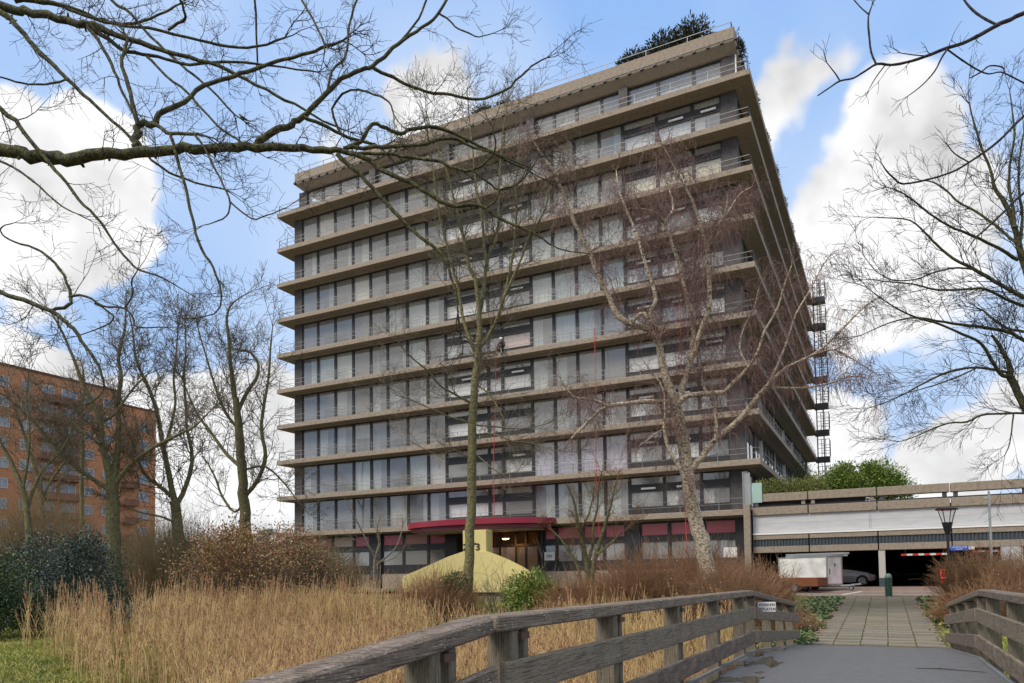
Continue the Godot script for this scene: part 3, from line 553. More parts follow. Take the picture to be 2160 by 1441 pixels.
func apartment_block() -> void:
	blk = thing("apartment_building", "tall brown concrete apartment block with stacked balcony slabs and dark framed windows", "building", B0)
	var fl := [-42.45, -40.8, -39.0, -37.2, -35.47, -33.87, -32.03, -30.21, -28.6]
	var s1 := [-28.6, -25.04, -23.9, -21.58]
	var fr := [-21.58, -19.87, -18.16, -16.35, -14.7]
	var s2 := [-14.7, -12.4, -10.07, -8.27]
	var zw := ZF - 1.0
	var xwl := XL + 1.0
	var xwr := XR - 1.0
	# slabs
	for k in 10:
		var g := G.new()
		var y := YT - FH * k
		g.bbox(Transform3D(Basis(), Vector3((XL + XR) / 2, y - ST / 2, (ZF + ZB) / 2)), Vector3(XR - XL, ST, ZF - ZB), 0.02)
		bput("balcony_slab", g, "concrete")
		# the thicker ceiling field behind the edge, with a rounded corner at the right
		var s := G.new()
		var pl := PackedVector2Array()
		var xi := xwr + 0.42
		var zi := zw + 0.35
		for q in 7:
			var an := PI / 2 * q / 6.0
			pl.append(Vector2(xi - 0.6 + 0.6 * cos(an), -(zi - 0.6 + 0.6 * sin(an))))
		pl.append(Vector2(xwl - 0.3, -zi))
		pl.append(Vector2(xwl - 0.3, -(ZB + 0.6)))
		pl.append(Vector2(xi, -(ZB + 0.6)))
		pl.reverse()
		s.prism(pl, Transform3D(Basis(Vector3(1, 0, 0), Vector3(0, 0, -1), Vector3(0, 1, 0)), Vector3(0, y - ST + 0.01, 0)), 0.07)
		bput("soffit", s, "soffit")
	# storeys
	for s in 10:
		var y := YT - FH * s
		var h := FH - ST - 0.065
		var z := zw - 0.12
		if s == 0:
			h = 2.24
			z = zw - 0.75
		var top := s == 0
		var all := fl + s1.slice(1) + fr.slice(1) + s2.slice(1)
		for i in all.size() - 1:
			var x0: float = all[i]
			var x1: float = all[i + 1]
			var pan: bool = not top and (i in [8, 9, 10, 15, 16, 17])
			var wn := window(x0, x1, y, h, z, "panelled" if pan else "full")
			# blinds and curtains
			var d := R.randf()
			var cz := z - 0.22
			if s == 8 and i in [11, 12, 13, 14]:
				curtain(x0 + 0.05, x1 - 0.05, y + 0.05, y + h, cz, "lavender")
			elif s == 2 and i >= 15:
				curtain(x0 + 0.05, x1 - 0.05, y + 0.4, y + 1.6, cz, "cream")
			elif s == 5 and i == 10:
				curtain(x0 + 0.05, x1 - 0.05, y + 0.3, y + 1.62, cz, "pinkish")
			elif pan:
				if d < 0.45: curtain(x0 + 0.1, x1 - 0.1, y + 0.45, y + 1.62, cz, "white_cloth")
				elif d < 0.75: curtain(x0 + 0.1, x0 + (x1 - x0) * R.randf_range(0.2, 0.5), y + 0.45, y + 1.62, cz, "white_cloth")
				if R.randf() < 0.6 and x1 - x0 > 1.6:
					var v := G.new()
					v.bbox(Transform3D(), Vector3(0.95, 0.13, 0.12), 0.02)
					put("vent_grille", v.mesh(), MT["white_paint"], wn, Vector3(0.12, 1.72, 0.12))
				if R.randf() < 0.35: curtain(x0 + 0.1, x1 - 0.1, y + 2.02, y + h, cz, "cream_blind")
			else:
				if top:
					if d < 0.4: curtain(x0 + 0.05, x1 - 0.05, y + 0.05, y + 1.45, cz, "grey_blind")
				elif s >= 3 and s <= 4 and i >= 11 and i <= 14:
					curtain(x0 + 0.05, x1 - 0.05, y + 0.05, y + h, cz, "sheer")
				elif d < 0.12: curtain(x0 + 0.08, x1 - 0.08, y + 0.05, y + h, cz, "sheer")
				elif d < 0.3: curtain(x0 + 0.08, x0 + (x1 - x0) * R.randf_range(0.3, 0.7), y + 0.05, y + h, cz, "sheer")
				elif d < 0.42: curtain(x0 + (x1 - x0) * R.randf_range(0.4, 0.7), x1 - 0.08, y + 0.05, y + h, cz, "sheer")
				elif d < 0.5: curtain(x0 + 0.08, x1 - 0.08, y + h * R.randf_range(0.5, 0.8), y + h, cz, "cream_blind")
				elif d < 0.54: curtain(x0 + 0.08, x1 - 0.08, y + 0.05, y + h, cz, "cream_blind")
		# end walls and corner posts
		var w := G.new()
		w.box(Vector3(xwl, y, z - 0.5), Vector3(fl[0], y + h, zw - (0.6 if top else 0.0)))
		w.box(Vector3(s2[3], y, z - 0.5), Vector3(xwr - (0.1 if top else 0.0), y + h, zw - (0.6 if top else 0.0)))
		bput("corner_wall", w, "dark_wall")
		if top:
			for cx in [-35.47, -28.6, -21.58, -14.7]:
				var p := G.new()
				p.box(Vector3(cx - 0.3, y, zw - 0.85), Vector3(cx + 0.3, y + h, zw - 0.35))
				bput("column", p, "dark_wall")
		# side facade: wide windows between slim posts
		var zz := zw - 0.75
		var k := 0
		while zz > ZB + 3.0:
			var wl := 3.2
			var o := put("side_window", window_frame(wl, h, "sash"), MT["dark_frame"], blk, Vector3(xwr - 0.12 - (0.2 if top else 0.0), y, zz - wl / 2) - B0)
			o.rotation.y = PI / 2
			pane(o, wl - 0.2, h - 0.19, Vector3(0, h / 2, 0))
			if k % 2 == 0:
				var jb := G.new()
				jb.box(Vector3(xwr - 0.3, y, zz + 0.002), Vector3(xwr - 0.02, y + h, zz + 0.13))
				bput("white_jamb", jb, "white_paint")
			zz -= wl + (0.0 if k % 3 else 0.25)
			k += 1
		# railing along the slab edge, front, right side and the left return
		var rg := G.new()
		railing(rg, [Vector3(XL + 0.15, 0, ZF - 3.0), Vector3(XL + 0.15, 0, ZF - 0.15), Vector3(XR - 0.15, 0, ZF - 0.15), Vector3(XR - 0.15, 0, ZB + 0.3)], y, [0.68, 0.36], 2.3, 0.016)
		bput("balcony_railing", rg, "steel")
		if s > 0:
			for sp in [[-39.3, -37.25], [-33.95, -30.25], [-19.9, -16.45]]:
				var bp := G.new()
				for yy in [0.08, 0.6, 0.84]:
					bp.box(Vector3(sp[0], y + yy, ZF - 0.3), Vector3(sp[1], y + yy + 0.035, ZF - 0.265))
				var bx: float = sp[0]
				while bx < sp[1]:
					bp.box(Vector3(bx, y, ZF - 0.295), Vector3(bx + 0.014, y + (0.84 if int((bx - sp[0]) / 0.11) % 16 == 0 else 0.6), ZF - 0.278))
					bx += 0.11
				bput("barred_balustrade", bp, "steel")
	# inner rooms
	var g := G.new()
	g.box(Vector3(xwl + 0.1, -0.7, -51.6), Vector3(xwr - 5.0, 32.6, -51.4))
	g.box(Vector3(xwr - 5.2, -0.7, ZB + 1.2), Vector3(xwr - 5.0, 32.6, -51.6))
	bput("inner_wall", g, "room_wall")
	g = G.new()
	for x in [-35.47, -28.6, -21.58, -14.7]:
		g = G.new()
		g.box(Vector3(x - 0.07, 3.9, -51.4), Vector3(x + 0.07, 32.6, zw - 0.95))
		bput("partition_wall", g, "room_wall")
	g = G.new()
	g.box(Vector3(xwl, -0.75, ZB + 1.0), Vector3(xwl + 0.1, 32.65, -46.75))
	g.box(Vector3(xwl + 0.1, -0.75, ZB + 1.0), Vector3(xwr, 32.65, ZB + 1.1))
	bput("rear_wall", g, "dark_wall")
	# parapet and roof
	g = G.new()
	g.bbox(Transform3D(Basis(), Vector3((xwl + xwr) / 2, 33.55, (zw + ZB + 1) / 2)), Vector3(xwr - xwl, 1.0, zw - ZB - 1.0), 0.03)
	bput("parapet", g, "concrete")
	g = G.new()
	var a1 := Vector3(xwl + 0.02, 33.055, zw - 0.02)
	var a2 := Vector3(xwr - 0.02, 33.055, zw - 0.02)
	var a3 := Vector3(xwr - 0.02, 33.055, ZB + 1.1)
	var b1 := Vector3(xwl + 0.5, 32.66, zw - 0.5)
	var b2 := Vector3(xwr - 0.5, 32.66, zw - 0.5)
	var b3 := Vector3(xwr - 0.5, 32.66, ZB + 1.1)
	g.quad(b1, b2, a2, a1)
	g.quad(b2, b3, a3, a2)
	g.quad(Vector3(xwl + 0.02, 33.055, ZB + 1.1), Vector3(xwl + 0.5, 32.66, ZB + 1.1), b1, a1)
	g.quad(b1, Vector3(xwl + 0.5, 32.66, ZB + 1.1), b3, b2)
	bput("eaves", g, "concrete")
	g = G.new()
	var lr := [Vector3(xwl + 0.1, 33.22, zw + 0.1), Vector3(xwr + 0.1, 33.22, zw + 0.1), Vector3(xwr + 0.1, 33.22, ZB + 1.2)]
	for i in 2:
		g.beam(lr[i], lr[i + 1], 0.05, 0.05)
		var q := int(lr[i].distance_to(lr[i + 1]) / 0.85)
		for k in q:
			var p: Vector3 = lr[i].lerp(lr[i + 1], float(k) / q)
			g.box(p + Vector3(-0.1, -0.14, -0.1), p + Vector3(0.1, -0.02, 0.05))
	bput("lamp_rail", g, "dark_frame")
	g = G.new()
	railing(g, [Vector3(xwl + 0.2, 0, ZB + 2), Vector3(xwl + 0.2, 0, zw - 0.2), Vector3(xwr - 0.2, 0, zw - 0.2), Vector3(xwr - 0.2, 0, ZB + 2)], 34.05, [0.45], 2.6, 0.02)
	bput("roof_railing", g, "steel")
	ground_storey(zw, xwl, xwr)

func ground_storey(zw: float, xwl: float, xwr: float) -> void:
	var ct := 3.42
	var z := zw - 0.12
	var g := G.new()
	for c in [[xwl, -42.3], [-35.59, -34.46], [-28.71, -27.7], [-21.09, -20.84], [-15.01, -14.06], [-8.0, xwr]]:
		g = G.new()
		g.box(Vector3(c[0], -0.75, z - 0.35), Vector3(c[1], ct, z + 0.2))
		bput("column", g, "black_paint")
	for c in [[-42.3, -35.59], [-34.46, -28.71], [-20.84, -15.01], [-14.06, -8.0]]:
		g = G.new()
		g.box(Vector3(c[0], -0.75, z - 0.3), Vector3(c[1], 0.36, z + 0.12))
		bput("plinth", g, "concrete")
	var bays := [-42.3, -39.33, -37.2, -35.59, 99, -34.46, -32.48, -30.27, -28.71, 99, -20.84, -19.9, -18.0, -16.5, -15.01, 99, -14.06, -12.15, -9.95, -8.0]
	for i in bays.size() - 1:
		if bays[i] > 50 or bays[i + 1] > 50: continue
		var x0: float = bays[i]
		var x1: float = bays[i + 1]
		var w := x1 - x0
		var f := G.new()
		for jx in [-w / 2, w / 2 - 0.1]:
			f.box(Vector3(jx, 0, -0.08), Vector3(jx + 0.1, ct - 0.36, 0.08))
		f.box(Vector3(-w / 2 + 0.1, 0, -0.05), Vector3(w / 2 - 0.1, 0.68, 0.05))
		f.box(Vector3(-w / 2 + 0.1, 1.76, -0.05), Vector3(w / 2 - 0.1, 2.2, 0.06))
		f.box(Vector3(-w / 2 + 0.1, ct - 0.48, -0.05), Vector3(w / 2 - 0.1, ct - 0.36, 0.05))
		var o := put("shop_window", f.mesh(), MT["black_paint"], blk, Vector3((x0 + x1) / 2, 0.36, z) - B0)
		pane(o, w - 0.2, 1.08, Vector3(0, 1.22, 0))
		var fm := "red_film"
		if i in [0, 6]: fm = "rose_film"
		if i == 1: fm = "pale_film"
		var q := QuadMesh.new()
		q.size = Vector2(w - 0.2, ct - 0.48 - 2.2)
		put("transom_panel", q, MT[fm], o, Vector3(0, (ct - 0.48 + 2.2) / 2, -0.03))
	# recessed entrance
	g = G.new()
	var ez := -48.2
	g.box(Vector3(-27.7, -0.75, ez), Vector3(-27.6, ct, z - 0.35))
	g.box(Vector3(-21.2, -0.75, ez), Vector3(-21.1, ct, z - 0.35))
	g.box(Vector3(-27.6, 2.2, ez), Vector3(-21.2, 2.4, ez + 0.1))
	g.box(Vector3(-27.6, ct - 0.1, ez), Vector3(-21.2, ct, ez + 0.1))
	for x in [-27.6, -26.2, -25.3, -24.0, -23.2, -22.2, -21.35]:
		g.box(Vector3(x, -0.75, ez + 0.002), Vector3(x + 0.15, ct - 0.1, ez + 0.098))
	var e := bput("entrance_frame", g, "black_paint")
	for c in [[-26.05, -25.3], [-25.15, -24.0], [-23.85, -23.2], [-23.05, -22.2]]:
		pane(e, c[1] - c[0], 2.9, Vector3((c[0] + c[1]) / 2, 0.72, ez + 0.05))
	g = G.new()
	g.box(Vector3(-23.9, -0.75, -49.6), Vector3(-22.0, 3.3, -49.5))
	bput("lobby_panel", g, "brown_panel")
	g = G.new()
	g.box(Vector3(-27.6, -0.95, -51.3), Vector3(-21.2, -0.752, z + 0.3))
	bput("lobby_floor", g, "brown_panel")
	# the warm lamp hanging in the entrance
	var lt := thing("entrance_lamp", "glowing orange pendant lamp hanging inside the dark entrance beside the yellow column", "lamp", Vector3(-24.12, 2.75, -46.9))
	var lg := G.new()
	lg.lathe(PackedVector2Array([Vector2(0.32, 0.0), Vector2(0.28, 0.12), Vector2(0.12, 0.2), Vector2(0.03, 0.24), Vector2(0.015, 0.67)]), Vector3.ZERO, 18)
	put("lamp_shade", lg.mesh(), MT["orange_shade"], lt)
	lg = G.new()
	lg.lathe(PackedVector2Array([Vector2(0.0, -0.07), Vector2(0.2, -0.05), Vector2(0.27, 0.03), Vector2(0.0, 0.05)]), Vector3.ZERO, 16)
	put("lamp_bulb", lg.mesh(), MT["warm_glow"], lt)
	var ol := OmniLight3D.new()
	ol.name = "entrance_lamp_light"
	ol.light_color = Color(1.0, 0.68, 0.35)
	ol.light_energy = 0.6
	ol.light_size = 0.12
	ol.omni_range = 14.0
	ol.omni_attenuation = 2.0
	ol.shadow_enabled = true
	ol.position = lt.position + Vector3(0, -0.14, 0)
	add_child(ol)

func entrance() -> void:
	# curved red canopy
	var t := thing("entrance_canopy", "dark red curved canopy jutting out over the main entrance", "canopy", Vector3(-25.25, 3.1, ZF))
	for ring in [["canopy_rim", 1.0, 0.42, 0.8, "red_paint"], ["canopy_band", 0.93, 0.12, 0.42, "red_dark"], ["canopy_soffit", 0.86, 0.02, 0.12, "soffit_light"]]:
		var pl := PackedVector2Array()
		for k in 41:
			var an := PI * k / 40.0
			pl.append(Vector2(5.75 * ring[1] * cos(an), -2.95 * ring[1] * sin(an)))
		var g := G.new()
		pl.reverse()
		g.prism(pl, Transform3D(Basis(Vector3(1, 0, 0), Vector3(0, 0, -1), Vector3(0, 1, 0)), Vector3(0, ring[3], 0.0)), ring[3] - ring[2])
		put(ring[0], g.mesh(), MT[ring[4]], t)
	# yellow pylon with its sloping wing walls
	var y := thing("entrance_pylon", "pale yellow column with sloping wing walls and black number 283 in front of entrance", "pylon", Vector3(-23.9, -0.75, -42.0))
	var g2 := G.new()
	g2.bbox(Transform3D(Basis(), Vector3(0, 1.93, -0.45)), Vector3(1.76, 3.84, 0.9), 0.03)
	put("column", g2.mesh(), MT["yellow_paint"], y)
	var pl2 := PackedVector2Array([Vector2(-5.6, -0.2), Vector2(4.6, -0.2), Vector2(4.6, 0.55), Vector2(4.1, 1.0), Vector2(3.3, 1.45), Vector2(2.4, 1.88), Vector2(1.5, 2.22), Vector2(0.88, 2.45), Vector2(-0.88, 2.45), Vector2(-2.0, 2.15), Vector2(-3.2, 1.72), Vector2(-4.4, 1.3), Vector2(-5.6, 0.9)])
	var g3 := G.new()
	g3.prism(pl2, Transform3D(Basis(), Vector3(0, 0, 0.12)), 0.34)
	put("wing_wall", g3.mesh(), MT["yellow_paint"], y)
	for q in [["2", -0.68], ["8", -0.21], ["3", 0.26]]:
		letters("house_number", q[0], 0.64, MT["black_paint"], y, Vector3(q[1], 2.74, 0.03), 0.03)
	# number boards behind the ground floor windows
	for b in [[-20.4, 1.39, 0.78, 0.56, "285", "white number board reading 285 in the ground floor window right of entrance"], [-8.4, 1.33, 0.8, 0.62, "", "blank white board in the last ground floor window beside the garage"]]:
		var n := thing("number_board", b[5], "sign", Vector3(b[0], b[1] - b[3] / 2, -46.18))
		var gb := G.new()
		gb.box(Vector3(-b[2] / 2, 0, -0.01), Vector3(b[2] / 2, b[3], 0.02))
		put("board", gb.mesh(), MT["white_paint"], n)
		if b[4]: letters("lettering", b[4], 0.26, MT["black_paint"], n, Vector3(0, b[3] / 2, 0.022), 0.01)

func letters(called: String, text: String, h: float, m: Material, parent: Node, at: Vector3, depth := 0.01) -> MeshInstance3D:
	var tm := TextMesh.new()
	var sf := SystemFont.new()
	sf.font_names = PackedStringArray(["Droid Sans"])
	sf.font_weight = 700
	tm.font = sf
	tm.text = text
	tm.font_size = 32
	tm.pixel_size = h / 32.0
	tm.depth = depth
	tm.curve_step = 1.0
	return put(called, tm, m, parent, at)

func fire_escape() -> void:
	var t := thing("fire_escape", "dark steel ladder with caged landings on the far right edge of the apartment block", "fire escape", Vector3(-5.75, -0.7, -87.6))
	var g := G.new()
	for x in [-0.55, 0.12]:
		g.box(Vector3(x, 0, -0.25), Vector3(x + 0.08, 33.2, -0.17))
		g.box(Vector3(x, 0, 0.35), Vector3(x + 0.06, 33.2, 0.41))
	var y := 0.4
	while y < 33.0:
		g.box(Vector3(-0.47, y, -0.24), Vector3(0.12, y + 0.04, -0.2))
		y += 0.5
	put("ladder", g.mesh(), MT["dark_steel"], t)
	for k in 9:
		var ly := YT + 0.7 - FH * k
		var l := G.new()
		l.box(Vector3(-0.75, ly - 0.55, -0.6), Vector3(0.7, ly, 0.55))
		for h in [0.3, 0.6, 0.9, 1.2]:
			l.box(Vector3(-0.1, ly + h, 0.55), Vector3(0.7, ly + h + 0.05, 0.6))
			l.box(Vector3(0.7, ly + h, -0.6), Vector3(0.75, ly + h + 0.05, 0.6))
		for p in [Vector3(0.7, 0, 0.55), Vector3(0.7, 0, -0.6), Vector3(0.3, 0, 0.55), Vector3(-0.1, 0, 0.55)]:
			l.box(p + Vector3(0, ly, 0), p + Vector3(0.06, ly + 1.9, 0.06))
		l.box(Vector3(-0.1, ly + 1.85, 0.56), Vector3(0.7, ly + 1.9, 0.6))
		put("landing", l.mesh(), MT["dark_steel"], t)

# ---------------------------------------------------------------- parking garage
func garage() -> void:
	var b := Vector3(-0.3, -0.78, -44.5)
	var t := thing("parking_garage", "low parking garage with concrete beams, white panels and a dark car entrance", "building", b)
	var xs := [-6.83, -3.79, -0.32, 3.11, 6.6, 10.1, 13.6]
	for i in xs.size() - 1:
		var x0: float = xs[i] + 0.03
		var x1: float = xs[i + 1] - 0.03
		for r in [["parapet_beam", 4.14, 4.60, 0.0, 0.5], ["deck_beam", 3.37, 3.83, 0.0, 0.4], ["fascia_beam", 1.96, 2.23, 0.0, 0.4], ["lintel_beam", 1.2, 1.555, 0.0, 0.5]]:
			var g := G.new()
			var y0: float = r[1]
			var y1: float = r[2]
			g.bbox(Transform3D(Basis(), Vector3((x0 + x1) / 2, (y0 + y1) / 2, -r[4] / 2)), Vector3(x1 - x0, y1 - y0, r[4]), 0.015)
			put(r[0], g.mesh(), MT["concrete_pale"], t, Vector3(-b.x, -b.y, 0))
		for jx in [x0 + 0.12, x1 - 0.32]:
			var s := G.new()
			s.box(Vector3(jx, 3.835, -0.35), Vector3(jx + 0.2, 4.135, -0.08))
			put("stub_post", s.mesh(), MT["concrete_pale" if i < 2 else "dark_wall"], t, Vector3(-b.x, -b.y, 0))
		# corrugated strip
		var c := G.new()
		var x: float = x0
		while x < x1 - 0.05:
			var e := minf(x + 0.17, x1)
			c.box(Vector3(x, 1.555, -0.16), Vector3(x + (e - x) * 0.55, 1.94, -0.05))
			c.box(Vector3(x + (e - x) * 0.55, 1.558, -0.16), Vector3(e, 1.94, -0.11))
			x = e
		put("corrugated_strip", c.mesh(), MT["slate_metal"], t, Vector3(-b.x, -b.y, 0))
	# dark board behind the parapet gap
	var gg := G.new()
	gg.box(Vector3(-6.8, 3.835, -0.7), Vector3(-0.9, 4.2, -0.45))
	put("parapet_board", gg.mesh(), MT["dark_wall"], t, Vector3(-b.x, -b.y, 0))
	gg = G.new()
	gg.box(Vector3(-6.8, 3.835, -0.42), Vector3(13.6, 3.9, -0.02))
	put("capping", gg.mesh(), MT["dark_frame"], t, Vector3(-b.x, -b.y, 0))
	# white panels in two rows with a sill
	for i in 4:
		var x0 := [-6.8, -0.64, 5.40, 9.91][i] as float
		var x1 := [-0.72, 5.395, 9.905, 13.6][i] as float
		for r in [[2.36, 2.88], [2.885, 3.365]]:
			var g := G.new()
			g.box(Vector3(x0, r[0], -0.24), Vector3(x1, r[1], -0.14))
			put("cladding_panel", g.mesh(), MT["white_cladding"], t, Vector3(-b.x, -b.y, 0))
	var g4 := G.new()
	g4.box(Vector3(-6.8, 2.24, -0.3), Vector3(13.6, 2.34, 0.04))
	put("sill", g4.mesh(), MT["white_paint"], t, Vector3(-b.x, -b.y, 0))
	g4 = G.new()
	g4.box(Vector3(-0.71, 2.34, -0.25), Vector3(-0.65, 3.37, -0.12))
	put("cover_strip", g4.mesh(), MT["white_cladding"], t, Vector3(-b.x, -b.y, 0))
	# pillars
	for x in [-0.17, 6.0, 12.0]:
		var p := G.new()
		p.bbox(Transform3D(Basis(), Vector3(x, 0.44, -0.25)), Vector3(0.33, 1.52, 0.4), 0.02)
		put("pillar", p.mesh(), MT["pillar_paint"], t, Vector3(-b.x, -b.y, 0))
		p = G.new()
		p.box(Vector3(x - 0.175, -0.9, -0.46), Vector3(x + 0.175, -0.3, -0.04))
		put("pillar_base", p.mesh(), MT["slate_metal"], t, Vector3(-b.x, -b.y, 0))
	# the inside
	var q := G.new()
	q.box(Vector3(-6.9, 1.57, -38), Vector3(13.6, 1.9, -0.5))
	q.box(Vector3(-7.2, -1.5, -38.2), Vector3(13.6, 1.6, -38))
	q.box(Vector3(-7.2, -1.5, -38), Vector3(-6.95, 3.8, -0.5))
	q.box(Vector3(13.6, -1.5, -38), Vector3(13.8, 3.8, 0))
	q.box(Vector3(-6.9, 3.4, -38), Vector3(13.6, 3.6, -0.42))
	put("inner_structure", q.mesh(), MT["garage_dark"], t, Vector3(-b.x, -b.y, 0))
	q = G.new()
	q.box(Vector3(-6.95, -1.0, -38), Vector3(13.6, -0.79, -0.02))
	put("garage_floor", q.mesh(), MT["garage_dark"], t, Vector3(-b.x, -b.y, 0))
	var st := G.new()
	for k in 60:
		var sx := 0.2 + k * 0.16
		st.box(Vector3(sx, -0.32 + 0.05 * (k % 3), -24.0), Vector3(sx + 0.05 + 0.05 * (k % 2), -0.12, -23.95))
	put("guard_fence", st.mesh(), MT["steel"], t, Vector3(-b.x, -b.y, 0))
	# height limit bars
	for hb in [[0.75, 2.9, 0.92, "red and white striped height limit bar hanging left in garage entrance"], [4.0, 6.2, 1.02, "red and white striped height limit bar behind the grey pole"]]:
		var h := thing("height_bar", hb[3], "barrier", Vector3(hb[0], hb[2], -44.75), 0, "height limit bars")
		var k := 0
		var x: float = 0.0
		while x < hb[1] - hb[0] - 0.01:
			var s := G.new()
			s.box(Vector3(x, -0.05, -0.03), Vector3(x + 0.268, 0.05, 0.03))
			put("stripe", s.mesh(), MT["red_sign" if k % 2 == 0 else "white_paint"], h)
			x += 0.27
			k += 1
		var ch := G.new()
		for cx in [0.2, hb[1] - hb[0] - 0.2]:
			ch.box(Vector3(cx, 0.05, -0.01), Vector3(cx + 0.015, 1.2 - hb[2] + 0.02, 0.01))
		put("hanger", ch.mesh(), MT["steel"], h)
	var rl := thing("exit_light", "glowing red vertical strip light in the garage entrance", "light", Vector3(2.7, -0.79, -45.6))
	var rg := G.new()
	rg.box(Vector3(-0.16, 0, -0.1), Vector3(0.16, 0.95, 0.0))
	put("housing", rg.mesh(), MT["dark_frame"], rl)
	for x in [-0.11, 0.03]:
		var tb := G.new()
		tb.box(Vector3(x, 0.12, 0.0), Vector3(x + 0.09, 0.9, 0.05))
		put("light_tube", tb.mesh(), MT["red_glow"], rl)
	var al := OmniLight3D.new()
	al.name = "exit_light_glow"
	al.light_color = Color(1, 0.12, 0.08)
	al.light_energy = 0.35
	al.light_size = 0.2
	al.omni_range = 12
	al.omni_attenuation = 2.0
	al.shadow_enabled = true
	al.position = Vector3(2.7, -0.25, -45.4)
	add_child(al)
	# tall post and glass screen on the corner
	var pt := thing("concrete_post", "slender pale concrete post where the garage meets the apartment block", "post", Vector3(-7.05, -0.8, -44.2))
	var pg := G.new()
	pg.bbox(Transform3D(Basis(), Vector3(0, 2.4, 0)), Vector3(0.36, 4.8, 0.3), 0.015)
	put("shaft", pg.mesh(), MT["concrete_pale"], pt)
	var gs := thing("glass_screen", "tall weathered wind screen with grey frame standing on the concrete post", "screen", Vector3(-7.05, 4.0, -44.25))
	var gf := G.new()
	gf.box(Vector3(-0.25, 0.0, -0.2), Vector3(-0.17, 1.95, -0.12))
	gf.box(Vector3(0.18, 0.0, -0.2), Vector3(0.25, 1.6, -0.12))
	gf.box(Vector3(-0.25, 1.9, -0.2), Vector3(0.05, 1.95, -0.13))
	gf.box(Vector3(-0.17, 0.0, -0.19), Vector3(0.25, 0.06, -0.13))
	put("frame", gf.mesh(), MT["steel"], gs)
	gf = G.new()
	gf.box(Vector3(-0.17, 0.06, -0.17), Vector3(0.18, 1.88, -0.155))
	put("pane", gf.mesh(), MT["cloudy_glass"], gs)
	gf = G.new()
	gf.box(Vector3(0.27, 0.1, -0.17), Vector3(0.82, 1.25, -0.155))
	put("pane", gf.mesh(), MT["green_glass"], gs)

# ---------------------------------------------------------------- orange brick flats far left
func brick_flats() -> void:
	var b := Vector3(-115.2, -1.2, -68.0)
	var t := thing("brick_flats", "long orange brick apartment block behind the bare trees on the left", "building", b)
	# the facade looks towards +x: along = -z
	var g := G.new()
	g.box(Vector3(-14, 0, -13.2), Vector3(0, 33.4, 40))
	put("wall", g.mesh(), MT["orange_brick"], t)
	g = G.new()
	g.box(Vector3(-13, 0, -20.2), Vector3(0.3, 31.2, -13.2))
	put("end_wall", g.mesh(), MT["orange_brick"], t)
	g = G.new()
	g.box(Vector3(-14.2, 33.4, -13.4), Vector3(0.15, 33.75, 40))
	g.box(Vector3(-13.1, 31.2, -20.4), Vector3(0.45, 31.5, -13.4))
	put("coping", g.mesh(), MT["brick_dark"], t)
	var fm := G.new()
	fm.box(Vector3(-0.9, -0.75, -0.05), Vector3(0.9, 0.75, 0.05))
	var fr := G.new()
	for x in [-0.9, -0.03, 0.82]:
		fr.box(Vector3(x, -0.75, -0.02), Vector3(x + 0.08, 0.75, 0.09))
	for y in [-0.75, 0.67]:
		fr.box(Vector3(-0.82, y, -0.02), Vector3(0.82, y + 0.08, 0.088))
	var fmesh := fr.mesh()
	for s in 10:
		var y := 3.0 + s * 3.02
		for k in 13:
			var z := -11.3 + k * 3.3
			if z > 14: break
			var balc := (k % 4) in [2, 3]
			var w := put("window", fmesh, MT["pale_frame"], t, Vector3(0.02, y + 0.9, z))
			w.rotation.y = PI / 2
			w.scale = Vector3(R.randf_range(0.75, 1.1) * (1.35 if balc else 1.0), 1.0, 1)
			var q := QuadMesh.new()
			q.size = Vector2(1.7, 1.42)
			put("pane", q, MT["sky_glass"], w, Vector3(0, 0, 0.03))
			if balc and k % 4 == 2:
				var bg := G.new()
				bg.box(Vector3(0.02, y - 0.95, z - 1.6), Vector3(1.3, y - 0.75, z + 4.9))
				bg.box(Vector3(1.22, y - 0.75, z - 1.6), Vector3(1.3, y + 0.15, z + 4.9))
				bg.box(Vector3(0.02, y - 0.75, z - 1.6), Vector3(1.22, y + 0.15, z - 1.52))
				put("balcony", bg.mesh(), MT["brick_brown"], t)
		if s < 9:
			var w2 := put("window", fmesh, MT["pale_frame"], t, Vector3(0.32, y + 0.9, -17.8))
			w2.rotation.y = PI / 2
			var q2 := QuadMesh.new()
			q2.size = Vector2(1.7, 1.42)
			put("pane", q2, MT["sky_glass"], w2, Vector3(0, 0, 0.03))
			var bg2 := G.new()
			bg2.box(Vector3(0.32, y - 0.95, -16.2), Vector3(1.5, y - 0.75, -13.6))
			bg2.box(Vector3(1.42, y - 0.75, -16.2), Vector3(1.5, y + 0.2, -13.6))
			put("balcony", bg2.mesh(), MT["brick_brown"], t)
# ---------------------------------------------------------------- ground, path, street, bridge
func axis(a: Array) -> PackedFloat32Array:
	# [from, to, step] runs joined into one list of coordinates
	var o := PackedFloat32Array()
	for r in a:
		var k := int(round(absf(r[1] - r[0]) / r[2]))
		for i in k:
			o.append(lerpf(r[0], r[1], float(i) / k))
	o.append(a[-1][1])
	return o

func sheet(xs: PackedFloat32Array, zs: PackedFloat32Array, hy: Callable) -> ArrayMesh:
	var g := G.new()
	var nx := xs.size()
	for z in zs:
		for x in xs:
			var y: float = hy.call(x, z)
			g.v.append(Vector3(x, y, z))
			var dx: float = hy.call(x + 0.1, z) - y
			var dz: float = hy.call(x, z + 0.1) - y
			g.n.append(Vector3(-dx, 0.1, -dz).normalized())
			g.c.append(Color.WHITE)
	for j in zs.size() - 1:
		for i in nx - 1:
			var a := j * nx + i
			g.ix.append(a); g.ix.append(a + nx); g.ix.append(a + 1)
			g.ix.append(a + 1); g.ix.append(a + nx); g.ix.append(a + nx + 1)
	return g.mesh()

